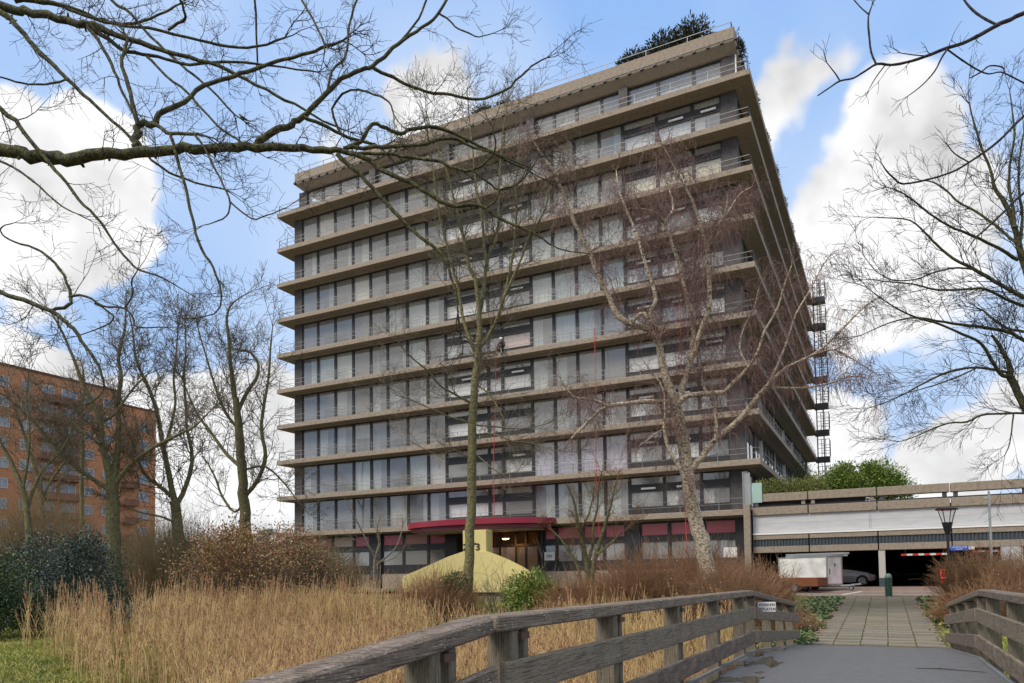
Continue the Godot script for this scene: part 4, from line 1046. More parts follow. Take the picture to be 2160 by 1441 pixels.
func ground() -> void:
	var xs := axis([[-400, -60, 20], [-60, -30, 2], [-30, 10, 0.5], [10, 60, 5], [60, 400, 20]])
	var zs := axis([[60, 4, 8], [4, -38, 0.5], [-38, -60, 2], [-60, -500, 20]])
	struct("ground", sheet(xs, zs, ground_y), MT["soil"])
	# street of clinker bricks in front of the garage
	struct("street", sheet(axis([[-9.0, 60, 1.5]]), axis([[-36.72, -44.5, 0.6]]), func(_x, z): return path_y(z) + 0.0), MT["clinker"])
	var g := G.new()
	for l in [[Vector2(-3.4, -37.6), Vector2(14, -37.9)], [Vector2(-3.4, -40.2), Vector2(14, -40.4)]]:
		var a: Vector2 = l[0]
		var b: Vector2 = l[1]
		var n := 40
		for i in n:
			var p := a.lerp(b, float(i) / n)
			var q := a.lerp(b, (i + 1.0) / n)
			g.quad(Vector3(p.x, path_y(p.y + 0.05) + 0.005, p.y + 0.05), Vector3(q.x, path_y(q.y + 0.05) + 0.005, q.y + 0.05), Vector3(q.x, path_y(q.y - 0.05) + 0.005, q.y - 0.05), Vector3(p.x, path_y(p.y - 0.05) + 0.005, p.y - 0.05))
	for i in 8:
		var z0 := -37.6 - i * 0.325
		g.quad(Vector3(-2.0 + 0.1 * i, path_y(z0) + 0.005, z0), Vector3(-1.8 + 0.1 * i, path_y(z0) + 0.005, z0), Vector3(-1.7 + 0.1 * i, path_y(z0 - 0.325) + 0.005, z0 - 0.325), Vector3(-1.9 + 0.1 * i, path_y(z0 - 0.325) + 0.005, z0 - 0.325))
	struct("street_marking", g.mesh(), MT["worn_white"])
	# footpath of concrete tiles, each a piece of its own, on a bed with moss in the joints
	var bed := struct("path", sheet(axis([[-1.85, 1.22, 0.5]]), axis([[-19.45, -36.72, 0.6]]), func(_x, z): return path_y(z) - 0.012), MT["moss"])
	var vs := []
	for k in 3:
		var tg := G.new()
		tg.bbox(Transform3D(), Vector3(0.568, 0.06, 0.5905), 0.004)
		vs.append(tg.mesh())
	for r in 29:
		for c in 5:
			var z := -19.82 - r * 0.593
			if z < -36.6: break
			var x := -1.49 + c * 0.593 + R.randf_range(-0.006, 0.006)
			var o := put("paving_tile", vs[(r * 7 + c * 3) % 3], MT["tile_%d" % R.randi_range(0, 3)], bed, Vector3(x, path_y(z) - 0.022 + R.randf_range(-0.005, 0.004), z))
			o.rotation = Vector3(-0.0384 + R.randf_range(-0.006, 0.006), R.randf_range(-0.006, 0.006), R.randf_range(-0.008, 0.008))
			if r == 0 and c == 2:
				o.rotation.x += 0.05
				o.position.y += 0.02

func bridge() -> void:
	var t := thing("footbridge", "wooden footbridge with dark non-slip deck leading to the tiled path", "bridge", Vector3(-0.4, -1.3, -8.0))
	var o := -t.position
	# deck
	var zs := axis([[2.5, -19.48, 0.4]])
	var g := G.new()
	for i in zs.size() - 1:
		var y0 := deck_y(zs[i])
		var y1 := deck_y(zs[i + 1])
		var z0 := zs[i]
		var z1 := zs[i + 1]
		g.quad(Vector3(-2.0, y0, z0), Vector3(1.2, y0, z0), Vector3(1.2, y1, z1), Vector3(-2.0, y1, z1))
		for x in [-2.0, 1.2]:
			var a := Vector3(x, y0, z0)
			var b := Vector3(x, y1, z1)
			var dn := Vector3(0, -0.22, 0)
			if x < 0: g.quad(b, b + dn, a + dn, a)
			else: g.quad(a, a + dn, b + dn, b)
		g.quad(Vector3(-2.0, y1 - 0.22, z1), Vector3(1.2, y1 - 0.22, z1), Vector3(1.2, y0 - 0.22, z0), Vector3(-2.0, y0 - 0.22, z0))
	put("deck", g.mesh(), MT["deck"], t, o)
	for x in [-1.985, 1.17]:
		var e := G.new()
		for i in zs.size() - 1:
			e.beam(Vector3(x, deck_y(zs[i]) + 0.012, zs[i]), Vector3(x, deck_y(zs[i + 1]) + 0.012, zs[i + 1]), 0.05, 0.024)
		put("edge_strip", e.mesh(), MT["steel"], t, o)
	for z in [-4.5, -11.0, -18.0]:
		var s := G.new()
		s.beam(Vector3(-2.1, deck_y(z) - 0.36, z), Vector3(1.3, deck_y(z) - 0.36, z), 0.25, 0.28)
		for x in [-1.6, 0.8]:
			s.box(Vector3(x - 0.12, -3.0, z - 0.12), Vector3(x + 0.12, deck_y(z) - 0.45, z + 0.12))
		put("trestle", s.mesh(), MT["wood_dark"], t, o)
	# railings: three lengths on each side, a cap rail, two boards and posts
	var runs := [[2.4, -3.66, [1.4, -0.4, -3.2]], [-3.7, -12.72, [-4.07, -5.92, -8.0, -10.05, -12.0]], [-12.78, -19.2, [-13.1, -15.0, -16.9, -18.7]]]
	for side in [-1.0, 1.0]:
		var x: float = -2.06 if side < 0 else 1.27
		for r in runs:
			var za: float = r[0]
			var zb: float = r[1]
			var ya: float = deck_y(za - 0.05) + 1.0
			var yb: float = deck_y(zb + 0.05) + 1.0
			if za > 0: ya = -0.78
			if za > 0: yb = -0.225
			var cap := G.new()
			cap.beam(Vector3(x, ya - 0.045, za), Vector3(x, yb - 0.045, zb), 0.2, 0.092, 0.012)
			put("handrail", cap.mesh(), MT["wood_%d" % R.randi_range(0, 2)], t, o)
			for bd in [-0.265, -0.655]:
				var ex := 0.0 if za > -12.75 else 0.25
				var bg := G.new()
				bg.beam(Vector3(x - side * 0.11, ya + bd - 0.1, za - 0.03), Vector3(x - side * 0.11, yb + bd - 0.1 + (0.0 if ex == 0.0 else -0.02), zb + 0.02 - ex), 0.045, 0.205, 0.01)
				put("rail_board", bg.mesh(), MT["wood_%d" % R.randi_range(0, 2)], t, o)
			for pz in r[2]:
				var py := lerpf(ya, yb, (za - pz) / (za - zb)) - 0.092
				for dz in [-0.11, 0.11]:
					var pg := G.new()
					var wz := 0.07 if dz < 0 else 0.1
					pg.bbox(Transform3D(Basis(), Vector3(x + side * 0.01, (py + deck_y(pz) - 0.35) / 2, pz + dz * 0.9)), Vector3(0.165 if dz > 0 else 0.12, py - deck_y(pz) + 0.35, wz), 0.008)
					put("post", pg.mesh(), MT["wood_post"], t, o)
				var bk := G.new()
				bk.box(Vector3(x - side * 0.085 - 0.012, py - 0.06, pz - 0.05), Vector3(x - side * 0.085 + 0.012, py - 0.02, pz + 0.06))
				put("bracket", bk.mesh(), MT["rusty_steel"], t, o)
	# puddle along the left edge
	var pd := G.new()
	var pn := FastNoiseLite.new()
	pn.seed = 12
	pn.frequency = 0.55
	pn.fractal_octaves = 4
	var pz := -7.0
	while pz > -15.5:
		var x0 := 99.0
		var px := -1.94
		while px < 0.2:
			var wet := pn.get_noise_2d(px * 2.2, pz * 0.75) + 0.3 - (px + 1.95) * 0.95 - absf(pz + 11.0) * 0.05 > 0.0
			if wet and x0 > 50.0: x0 = px
			if x0 < 50.0 and (not wet or px > 0.15):
				pd.quad(Vector3(x0, deck_y(pz) + 0.004, pz), Vector3(px, deck_y(pz) + 0.004, pz), Vector3(px, deck_y(pz - 0.05) + 0.004, pz - 0.05), Vector3(x0, deck_y(pz - 0.05) + 0.004, pz - 0.05))
				x0 = 99.0
			px += 0.03
		pz -= 0.05
	struct("puddle", pd.mesh(), MT["puddle"])
	var sg := thing("bridge_sign", "small white sign reading HONDEN UITLATEN under the left bridge handrail", "sign", Vector3(-1.86, deck_y(-13.6) + 0.76, -13.45), 0.35)
	var gb := G.new()
	gb.bbox(Transform3D(), Vector3(0.30, 0.17, 0.012), 0.003)
	put("plate", gb.mesh(), MT["white_paint"], sg)
	letters("lettering", "HONDEN\nUITLATEN", 0.062, MT["black_paint"], sg, Vector3(0, 0, 0.0075), 0.002)

func fallen_bits() -> void:
	var tw := thing("fallen_twig", "thin dark fallen twig lying across the bridge deck on the right", "twig", Vector3(0.55, deck_y(-10.8), -10.8))
	var g := G.new()
	var p := PackedVector3Array([Vector3(-0.25, 0.012, 0), Vector3(0, 0.014, -0.05), Vector3(0.15, 0.012, -0.02), Vector3(0.32, 0.016, 0.1), Vector3(0.5, 0.012, 0.14)])
	g.tube(p, PackedFloat32Array([0.004, 0.006, 0.006, 0.005, 0.003]), 5)
	g.tube(PackedVector3Array([Vector3(0, 0.014, -0.05), Vector3(0.03, 0.02, -0.12)]), PackedFloat32Array([0.004, 0.002]), 4)
	put("stem", g.mesh(), MT["bark_dark"], tw)
	# dry leaves lying along the path edges and below the bridge
	var lf := G.new()
	lf.col = Color.WHITE
	lf.leaf(Vector3(-0.04, 0, 0), Vector3(1, 0.1, 0).normalized(), Vector3.UP, 0.085, 0.05)
	var xs := []
	var cs := []
	for k in 900:
		var x: float
		var z: float
		if k < 420:
			z = R.randf_range(-33, -19.6)
			x = (-1.72 + absf(R.randfn(0, 0.13)) - R.randf() * 0.3) if R.randf() < 0.65 else 1.12 - absf(R.randfn(0, 0.12)) + R.randf() * 0.25
		else:
			x = R.randf_range(1.5, 4.2)
			z = R.randf_range(-13, -5)
		var y := maxf(ground_y(x, z), path_y(z) if x > -1.8 and x < 1.2 and z < -19.4 else -9.0) + 0.015
		xs.append(Transform3D(Basis(Quaternion.from_euler(Vector3(R.randf_range(-0.4, 0.4), R.randf() * TAU, R.randf_range(-0.4, 0.4)))).scaled(Vector3.ONE * R.randf_range(0.7, 1.5)), Vector3(x, y, z)))
		cs.append(Color(0.2, 0.08, 0.03).lerp(Color(0.32, 0.17, 0.08), R.randf()))
	var o := multi("fallen_leaves", lf.mesh(), MT["leaf"], self, xs, cs)
	tag(o, "scattered dry brown leaves along the path edges and banks", "leaves", "", "stuff")

# ---------------------------------------------------------------- street furniture and vehicles
func furniture() -> void:
	var b := thing("bollard", "dark green round-topped bollard at the street end of the tiled path", "bollard", Vector3(0.08, path_y(-36.6) - 0.02, -36.55))
	var g := G.new()
	g.lathe(PackedVector2Array([Vector2(0.145, 0), Vector2(0.145, 0.8), Vector2(0.15, 0.81), Vector2(0.15, 0.84), Vector2(0.14, 0.85)]), Vector3.ZERO, 20)
	put("shaft", g.mesh(), MT["green_paint"], b)
	g = G.new()
	g.lathe(PackedVector2Array([Vector2(0.14, 0.85), Vector2(0.135, 0.92), Vector2(0.11, 0.98), Vector2(0.06, 1.02), Vector2(0.0, 1.035)]), Vector3.ZERO, 20)
	put("cap", g.mesh(), MT["green_pale"], b)  # rounded cap in a paler green than the shaft
	var l := thing("street_lamp", "black street lamp with tapered glass lantern above the brown shrubs on the right", "street lamp", Vector3(2.2, ground_y(2.2, -33.5), -33.5))
	var h := 2.5 - l.position.y
	g = G.new()
	g.lathe(PackedVector2Array([Vector2(0.09, 0), Vector2(0.08, 0.8), Vector2(0.055, 1.0), Vector2(0.05, h - 1.05)]), Vector3.ZERO, 14)
	put("pole", g.mesh(), MT["black_paint"], l)
	g = G.new()
	g.lathe(PackedVector2Array([Vector2(0.05, h - 1.05), Vector2(0.09, h - 1.03), Vector2(0.19, h - 0.62), Vector2(0.2, h - 0.58), Vector2(0.0, h - 0.57)]), Vector3.ZERO, 18)
	put("lantern_base", g.mesh(), MT["black_paint"], l)
	g = G.new()
	g.lathe(PackedVector2Array([Vector2(0.15, h - 0.56), Vector2(0.3, h - 0.1)]), Vector3.ZERO, 20)
	put("lantern_glass", g.mesh(), MT["clear_glass"], l)
	g = G.new()
	g.lathe(PackedVector2Array([Vector2(0.0, h - 0.1), Vector2(0.39, h - 0.1), Vector2(0.4, h - 0.06), Vector2(0.36, h - 0.02), Vector2(0.0, h + 0.02)]), Vector3.ZERO, 22)
	put("lantern_roof", g.mesh(), MT["black_paint"], l)
	for k in 4:
		var an := TAU * k / 4.0 + 0.5
		g = G.new()
		g.beam(Vector3(0.18 * cos(an), h - 0.58, 0.18 * sin(an)), Vector3(0.33 * cos(an), h - 0.1, 0.33 * sin(an)), 0.025, 0.025)
		put("strut", g.mesh(), MT["black_paint"], l)
	# street name sign on the lamp post
	var s := thing("street_sign", "blue street name sign with white end plate fixed to the lamp post", "sign", Vector3(2.57, 0.9, -33.46))
	g = G.new()
	g.bbox(Transform3D(), Vector3(0.6, 0.19, 0.025), 0.004)
	put("name_plate", g.mesh(), MT["blue_sign"], s)
	g = G.new()
	g.bbox(Transform3D(), Vector3(0.2, 0.12, 0.022), 0.004)
	put("end_plate", g.mesh(), MT["white_paint"], s, Vector3(0.41, -0.01, 0))
	# unreadable lettering: two rows of short white strokes, as in the picture
	g = G.new()
	for k in 15:
		g.box(Vector3(-0.26 + k * 0.034, 0.012, 0.012), Vector3(-0.26 + k * 0.034 + 0.006 + 0.018 * (k * 7 % 3) / 2.0, 0.06 + 0.012 * (k * 5 % 2), 0.0145))
		if k > 3 and k < 11: g.box(Vector3(-0.26 + k * 0.034, -0.06, 0.012), Vector3(-0.24 + k * 0.034, -0.024, 0.0145))
	put("lettering", g.mesh(), MT["white_paint"], s)
	g = G.new()
	g.bbox(Transform3D(), Vector3(0.09, 0.04, 0.03), 0.003)
	put("clamp", g.mesh(), MT["steel"], s, Vector3(-0.33, 0, -0.02))
	var p := thing("steel_pole", "plain galvanised steel pole with thicker foot standing among the right hand shrubs", "pole", Vector3(3.82, ground_y(3.82, -35.4), -35.4))
	h = 3.23 - p.position.y
	g = G.new()
	g.lathe(PackedVector2Array([Vector2(0.085, 0), Vector2(0.085, 1.25), Vector2(0.05, 1.4), Vector2(0.042, h), Vector2(0.0, h + 0.01)]), Vector3.ZERO, 14)
	put("shaft", g.mesh(), MT["galvanised"], p)
	g = G.new()
	g.bbox(Transform3D(), Vector3(0.16, 0.1, 0.1), 0.01)
	put("bracket", g.mesh(), MT["galvanised"], p, Vector3(-0.1, h - 0.28, 0.0))
	var c := thing("switch_cabinet", "light grey metal cabinet on a low wall behind the right hand shrubs", "cabinet", Vector3(4.95, path_y(-39.4), -39.4))
	g = G.new()
	g.bbox(Transform3D(Basis(), Vector3(0, 0.72, 0)), Vector3(0.9, 1.44, 0.35), 0.02)
	put("base", g.mesh(), MT["concrete_pale"], c)
	for x in [-0.17, 0.17]:
		g = G.new()
		g.bbox(Transform3D(Basis(), Vector3(x, 1.75, 0)), Vector3(0.332, 0.62, 0.3), 0.01)
		put("door", g.mesh(), MT["grey_cabinet"], c)
	g = G.new()
	g.bbox(Transform3D(Basis(), Vector3(0, 2.075, 0)), Vector3(0.72, 0.03, 0.36), 0.006)
	put("lid", g.mesh(), MT["galvanised"], c)

func wheel(parent: Node, at: Vector3, r: float, w: float) -> void:
	# axle along local z
	var n := Node3D.new()
	n.name = "wheel"
	parent.add_child(n, true)
	n.position = at
	n.rotation.x = PI / 2
	var g := G.new()
	g.lathe(PackedVector2Array([Vector2(r * 0.66, -w / 2), Vector2(r * 0.93, -w / 2), Vector2(r, -w * 0.3), Vector2(r, w * 0.3), Vector2(r * 0.93, w / 2), Vector2(r * 0.66, w / 2)]), Vector3.ZERO, 24)
	put("tyre", g.mesh(), MT["rubber"], n)
	g = G.new()
	g.lathe(PackedVector2Array([Vector2(0.0, w * 0.28), Vector2(r * 0.18, w * 0.3), Vector2(r * 0.2, w * 0.2), Vector2(r * 0.6, w * 0.3), Vector2(r * 0.67, w * 0.42)]), Vector3.ZERO, 24)
	for k in 10:
		var an := TAU * k / 10.0
		g.beam(Vector3(r * 0.15 * cos(an), w * 0.33, r * 0.15 * sin(an)), Vector3(r * 0.62 * cos(an), w * 0.36, r * 0.62 * sin(an)), r * 0.09, w * 0.1)
	put("rim", g.mesh(), MT["galvanised"], n)

func vehicles() -> void:
	var y := path_y(-41.5)
	var t := thing("box_trailer", "white closed box trailer with aluminium ladders on its roof before the garage", "trailer", Vector3(-3.55, y, -41.6), -0.46)
	# local x runs along the trailer, its drawbar towards +x
	var g := G.new()
	g.bbox(Transform3D(Basis(), Vector3(0, 1.0, 0)), Vector3(2.7, 1.4, 1.4), 0.025)
	put("box_body", g.mesh(), MT["white_panel"], t)
	g = G.new()
	for z in [-0.7, 0.7]:
		for x in [-1.35, 1.35]:
			g.box(Vector3(x - 0.03, 0.3, z - 0.03), Vector3(x + 0.03, 1.72, z + 0.03))
		g.box(Vector3(-1.32, 1.68, z - 0.025), Vector3(1.32, 1.725, z + 0.025))
		g.box(Vector3(-1.32, 0.28, z - 0.025), Vector3(1.32, 0.33, z + 0.025))
	for x in [-1.35, 1.35]:
		g.box(Vector3(x - 0.025, 1.681, -0.67), Vector3(x + 0.025, 1.726, 0.67))
	put("edge_trim", g.mesh(), MT["galvanised"], t)
	g = G.new()
	g.box(Vector3(1.352, 0.36, -0.6), Vector3(1.372, 1.64, 0.6))
	var dr := put("door", g.mesh(), MT["white_panel"], t)
	g = G.new()
	g.beam(Vector3(1.39, 0.8, 0.5), Vector3(1.39, 1.1, 0.5), 0.03, 0.03)
	g.box(Vector3(1.372, 1.22, -0.08), Vector3(1.378, 1.36, 0.04))
	put("handle", g.mesh(), MT["black_paint"], dr)
	g = G.new()
	g.beam(Vector3(-1.5, 0.24, 0.45), Vector3(1.3, 0.24, 0.45), 0.06, 0.09)
	g.beam(Vector3(-1.5, 0.24, -0.45), Vector3(1.3, 0.24, -0.45), 0.06, 0.09)
	g.beam(Vector3(1.3, 0.24, 0.45), Vector3(2.35, 0.26, 0.04), 0.06, 0.08)
	g.beam(Vector3(1.3, 0.24, -0.45), Vector3(2.35, 0.26, -0.04), 0.06, 0.08)
	g.beam(Vector3(2.2, 0.28, 0), Vector3(2.75, 0.33, 0), 0.07, 0.07)
	put("drawbar", g.mesh(), MT["galvanised"], t)
	g = G.new()
	g.bbox(Transform3D(Basis(), Vector3(2.85, 0.36, 0)), Vector3(0.24, 0.1, 0.12), 0.02)
	g.beam(Vector3(2.6, 0.4, 0), Vector3(2.85, 0.52, 0), 0.03, 0.03)
	put("coupling", g.mesh(), MT["black_paint"], t)
	for z in [-0.78, 0.78]:
		wheel(t, Vector3(-0.2, 0.27, z), 0.27, 0.16)
	wheel(t, Vector3(2.3, 0.13, 0.14), 0.12, 0.07)
	# two ladders lie on the roof
	for q in [[-0.4, 0.12, "lower aluminium ladder lying along the white trailer roof", 0.0], [0.15, 0.5, "aluminium ladder overhanging the front of the white trailer roof", 0.09]]:
		var l := thing("ladder", q[2], "ladder", Vector3(-3.55, y + 1.726 + q[3], -41.6), -0.46, "ladders on the trailer")
		var lg := G.new()
		for z in [q[0], q[0] + 0.4]:
			lg.box(Vector3(-1.5 + q[1], 0.0, z), Vector3(1.75 + q[1], 0.085, z + 0.035))
		put("stile", lg.mesh(), MT["galvanised"], l)
		for k in 11:
			var rg := G.new()
			rg.box(Vector3(-1.4 + q[1] + k * 0.29, 0.03, q[0] + 0.035), Vector3(-1.37 + q[1] + k * 0.29, 0.06, q[0] + 0.4))
			put("rung", rg.mesh(), MT["galvanised"], l)
	# rusty flat trailer half hidden in the shrubs
	var f := thing("rusty_trailer", "low rust-red open trailer standing before the white box trailer", "trailer", Vector3(-4.0, path_y(-40.0), -39.9), -0.3)
	g = G.new()
	for z in [-0.6, 0.6]:
		g.box(Vector3(-1.4, 0.3, z - 0.02), Vector3(1.25, 0.72, z + 0.02))
	for x in [-1.4, 1.25]:
		g.box(Vector3(x - 0.02, 0.3, -0.58), Vector3(x + 0.02, 0.72, 0.58))
	put("side_boards", g.mesh(), MT["rust"], f)
	g = G.new()
	g.box(Vector3(-1.38, 0.26, -0.58), Vector3(1.23, 0.31, 0.58))
	g.beam(Vector3(1.23, 0.27, 0), Vector3(2.1, 0.3, 0), 0.07, 0.07)
	put("chassis", g.mesh(), MT["black_paint"], f)
	for z in [-0.68, 0.68]:
		wheel(f, Vector3(0.1, 0.24, z), 0.24, 0.14)
	car()

func car() -> void:
	var c := thing("parked_car", "silver hatchback parked inside the dark garage entrance behind the trailer coupling", "car", Vector3(-2.55, -0.79, -48.9))
	# local x: nose towards +x. side profile, lofted across z
	var prof := [[-2.0, 0.35, 0.85], [-1.85, 0.25, 1.0], [-1.2, 0.22, 1.05], [-0.4, 0.22, 1.02], [0.5, 0.22, 0.98], [1.0, 0.24, 0.9], [1.6, 0.27, 0.78], [1.95, 0.35, 0.62], [2.05, 0.42, 0.52]]
	var roof := [[-1.8, 0.98], [-1.55, 1.3], [-1.0, 1.43], [-0.2, 1.45], [0.35, 1.32], [0.95, 0.95]]
	var g := G.new()
	var ws := [0.74, 0.8, 0.84, 0.86, 0.86, 0.84, 0.8, 0.68, 0.5]
	for i in prof.size() - 1:
		var p: Array = prof[i]
		var q: Array = prof[i + 1]
		for s in [-1.0, 1.0]:
			var a := Vector3(p[0], p[1], ws[i] * s * 0.96)
			var b := Vector3(q[0], q[1], ws[i + 1] * s * 0.96)
			var a2 := Vector3(p[0], (p[1] + p[2]) / 2, ws[i] * s)
			var b2 := Vector3(q[0], (q[1] + q[2]) / 2, ws[i + 1] * s)
			var a3 := Vector3(p[0], p[2], ws[i] * s * 0.93)
			var b3 := Vector3(q[0], q[2], ws[i + 1] * s * 0.93)
			if s > 0:
				g.quad(a, b, b2, a2); g.quad(a2, b2, b3, a3)
			else:
				g.quad(a2, b2, b, a); g.quad(a3, b3, b2, a2)
		g.quad(Vector3(p[0], p[2], ws[i] * 0.93), Vector3(q[0], q[2], ws[i + 1] * 0.93), Vector3(q[0], q[2], -ws[i + 1] * 0.93), Vector3(p[0], p[2], -ws[i] * 0.93))
		g.quad(Vector3(p[0], p[1], -ws[i] * 0.96), Vector3(q[0], q[1], -ws[i + 1] * 0.96), Vector3(q[0], q[1], ws[i + 1] * 0.96), Vector3(p[0], p[1], ws[i] * 0.96))
	g.quad(Vector3(2.05, 0.42, 0.48), Vector3(2.05, 0.42, -0.48), Vector3(2.05, 0.52, -0.46), Vector3(2.05, 0.52, 0.46))
	g.quad(Vector3(-2.0, 0.35, -0.71), Vector3(-2.0, 0.35, 0.71), Vector3(-2.0, 0.85, 0.69), Vector3(-2.0, 0.85, -0.69))
	put("body", g.mesh(), MT["silver_paint"], c)
	g = G.new()
	for i in roof.size() - 1:
		var p: Array = roof[i]
		var q: Array = roof[i + 1]
		var wa: float = 0.76 - (p[1] - 0.95) * 0.35
		var wb: float = 0.76 - (q[1] - 0.95) * 0.35
		g.quad(Vector3(p[0], p[1], wa), Vector3(q[0], q[1], wb), Vector3(q[0], q[1], -wb), Vector3(p[0], p[1], -wa))
		g.quad(Vector3(p[0], 0.95, 0.78), Vector3(q[0], 0.95, 0.78), Vector3(q[0], q[1], wb), Vector3(p[0], p[1], wa))
		g.quad(Vector3(p[0], p[1], -wa), Vector3(q[0], q[1], -wb), Vector3(q[0], 0.95, -0.78), Vector3(p[0], 0.95, -0.78))
	put("cabin", g.mesh(), MT["car_glass"], c)
	g = G.new()
	for z in [-0.79, 0.79]:
		for x in [-1.25, 1.28]:
			for k in 10:
				var a0 := PI * k / 10.0
				var a1 := PI * (k + 1) / 10.0
				g.beam(Vector3(x + 0.37 * cos(a0), 0.33 + 0.37 * sin(a0), z), Vector3(x + 0.37 * cos(a1), 0.33 + 0.37 * sin(a1), z), 0.12, 0.05)
	put("wheel_arch", g.mesh(), MT["silver_paint"], c)
	for z in [-0.78, 0.78]:
		for x in [-1.25, 1.28]:
			wheel(c, Vector3(x, 0.32, z), 0.32, 0.2)
		var hl := G.new()
		hl.bbox(Transform3D(Basis(Vector3.UP, -0.5 * signf(z)), Vector3(1.84, 0.62, 0.64 * signf(z))), Vector3(0.3, 0.12, 0.1), 0.02)
		put("headlight", hl.mesh(), MT["clear_glass"], c)
# ---------------------------------------------------------------- trees
func smooth_path(raw: Array, sub: int, wob: float) -> Array:
	# Catmull-Rom through the given points, with a little crookedness
	var p := PackedVector3Array()
	var r := PackedFloat32Array()
	var m := raw.size() / 4
	var at := func(i: int) -> Vector3:
		i = clampi(i, 0, m - 1)
		return Vector3(raw[i * 4], raw[i * 4 + 1], raw[i * 4 + 2])
	for i in m - 1:
		for k in sub:
			var t := float(k) / sub
			var q: Vector3 = at.call(i).cubic_interpolate(at.call(i + 1), at.call(i - 1), at.call(i + 2), t)
			var rr: float = lerpf(raw[i * 4 + 3], raw[i * 4 + 7], t)
			if k > 0: q += rv(wob * rr)
			p.append(q)
			r.append(rr * R.randf_range(0.94, 1.07))
	p.append(at.call(m - 1))
	r.append(raw[m * 4 - 1])
	return [p, r]

func sprout(g: G, o: Vector3, d: Vector3, l: float, r: float, depth: int, c: Dictionary) -> void:
	# one twig and the twigs on it
	var k := 4 if depth > 0 else 3
	var p := PackedVector3Array([o])
	var rs := PackedFloat32Array([r])
	var q := o
	var dd := d
	for i in k:
		dd = (dd + rv(c.wiggle) + Vector3(0, c.lift, 0)).normalized()
		q += dd * l / k
		p.append(q)
		rs.append(maxf(r * (1.0 - 0.75 * (i + 1) / k), c.tip))
	g.tube(p, rs, 4 if r > c.tip * 4 else 3, false)
	if depth <= 0: return
	for i in c.fan:
		var t := R.randf_range(0.25, 1.0)
		var j := mini(int(t * k), k - 1)
		var s := p[j].lerp(p[j + 1], t * k - j)
		var along := (p[j + 1] - p[j]).normalized()
		var side := along.cross(rv()).normalized()
		var nd: Vector3 = (along * c.along + side).normalized()
		sprout(g, s, nd, l * R.randf_range(0.4, 0.75), maxf(r * 0.6, c.tip), depth - 1, c)

func tree(key: String, called: String, label: String, group: String, m: String, twig_m: String, c: Dictionary, base_drop := true) -> Node3D:
	var data: Array = TREES[key]
	var d0: Array = data[0]
	var foot := Vector3(d0[0], d0[1], d0[2])
	var gy := ground_y(foot.x, foot.z)
	var t := thing(called, label, "tree", Vector3(foot.x, gy, foot.z), 0, group)
	var off := -t.position
	var first := true
	var crown := G.new()
	for raw in data:
		var s := smooth_path(raw, 3, c.wob)
		var p: PackedVector3Array = s[0]
		var r: PackedFloat32Array = s[1]
		if first and base_drop:
			# carry the trunk down into the soil with a root flare
			p.insert(0, Vector3(foot.x, minf(gy, foot.y - 0.3) - 0.25, foot.z))
			r.insert(0, r[0] * 1.35)
		var g := G.new()
		g.tube(p, r, 10 if r[0] > 0.08 else 7)
		# knots and spurs
		for i in int(p.size() * c.knots):
			var j := R.randi_range(1, p.size() - 2)
			var sd := (p[j + 1] - p[j]).cross(rv()).normalized()
			g.tube(PackedVector3Array([p[j], p[j] + sd * r[j] * 1.6 + rv(r[j] * 0.3)]), PackedFloat32Array([r[j] * 0.5, r[j] * 0.22]), 5)
		put("trunk" if first else "branch", g.mesh(), MT[m], t, off)
		# twigs
		var tot := 0.0
		for i in p.size() - 1: tot += p[i].distance_to(p[i + 1])
		var n := int(tot * c.density * ((1.0 - c.from) if first else 1.0))
		for i in n:
			var f := R.randf_range(c.from if first else 0.08, 1.0)
			var j := mini(int(f * (p.size() - 1)), p.size() - 2)
			if first and r[j] > c.max_r: continue
			var along := (p[j + 1] - p[j]).normalized()
			var side := along.cross(rv()).normalized()
			var l: float = c.len * R.randf_range(0.5, 1.2) * lerpf(1.15, 0.7, f)
			sprout(crown, p[j], (along * c.along + side + Vector3(0, c.up, 0)).normalized(), l, clampf(r[j] * 0.35, c.tip * 1.3, c.tip * 4), c.depth, c)
		var e := p.size() - 1
		var ed := (p[e] - p[e - 1]).normalized()
		for i in (0 if first else 3):
			sprout(crown, p[e], (ed + rv(0.45)).normalized(), c.len * R.randf_range(0.5, 1.0), maxf(r[e] * 0.8, c.tip), c.depth, c)
		first = false
	if crown.v.size():
		var o := put("crown", crown.mesh(), MT[twig_m], t, off)
		o.set_meta("kind", "stuff")
	return t

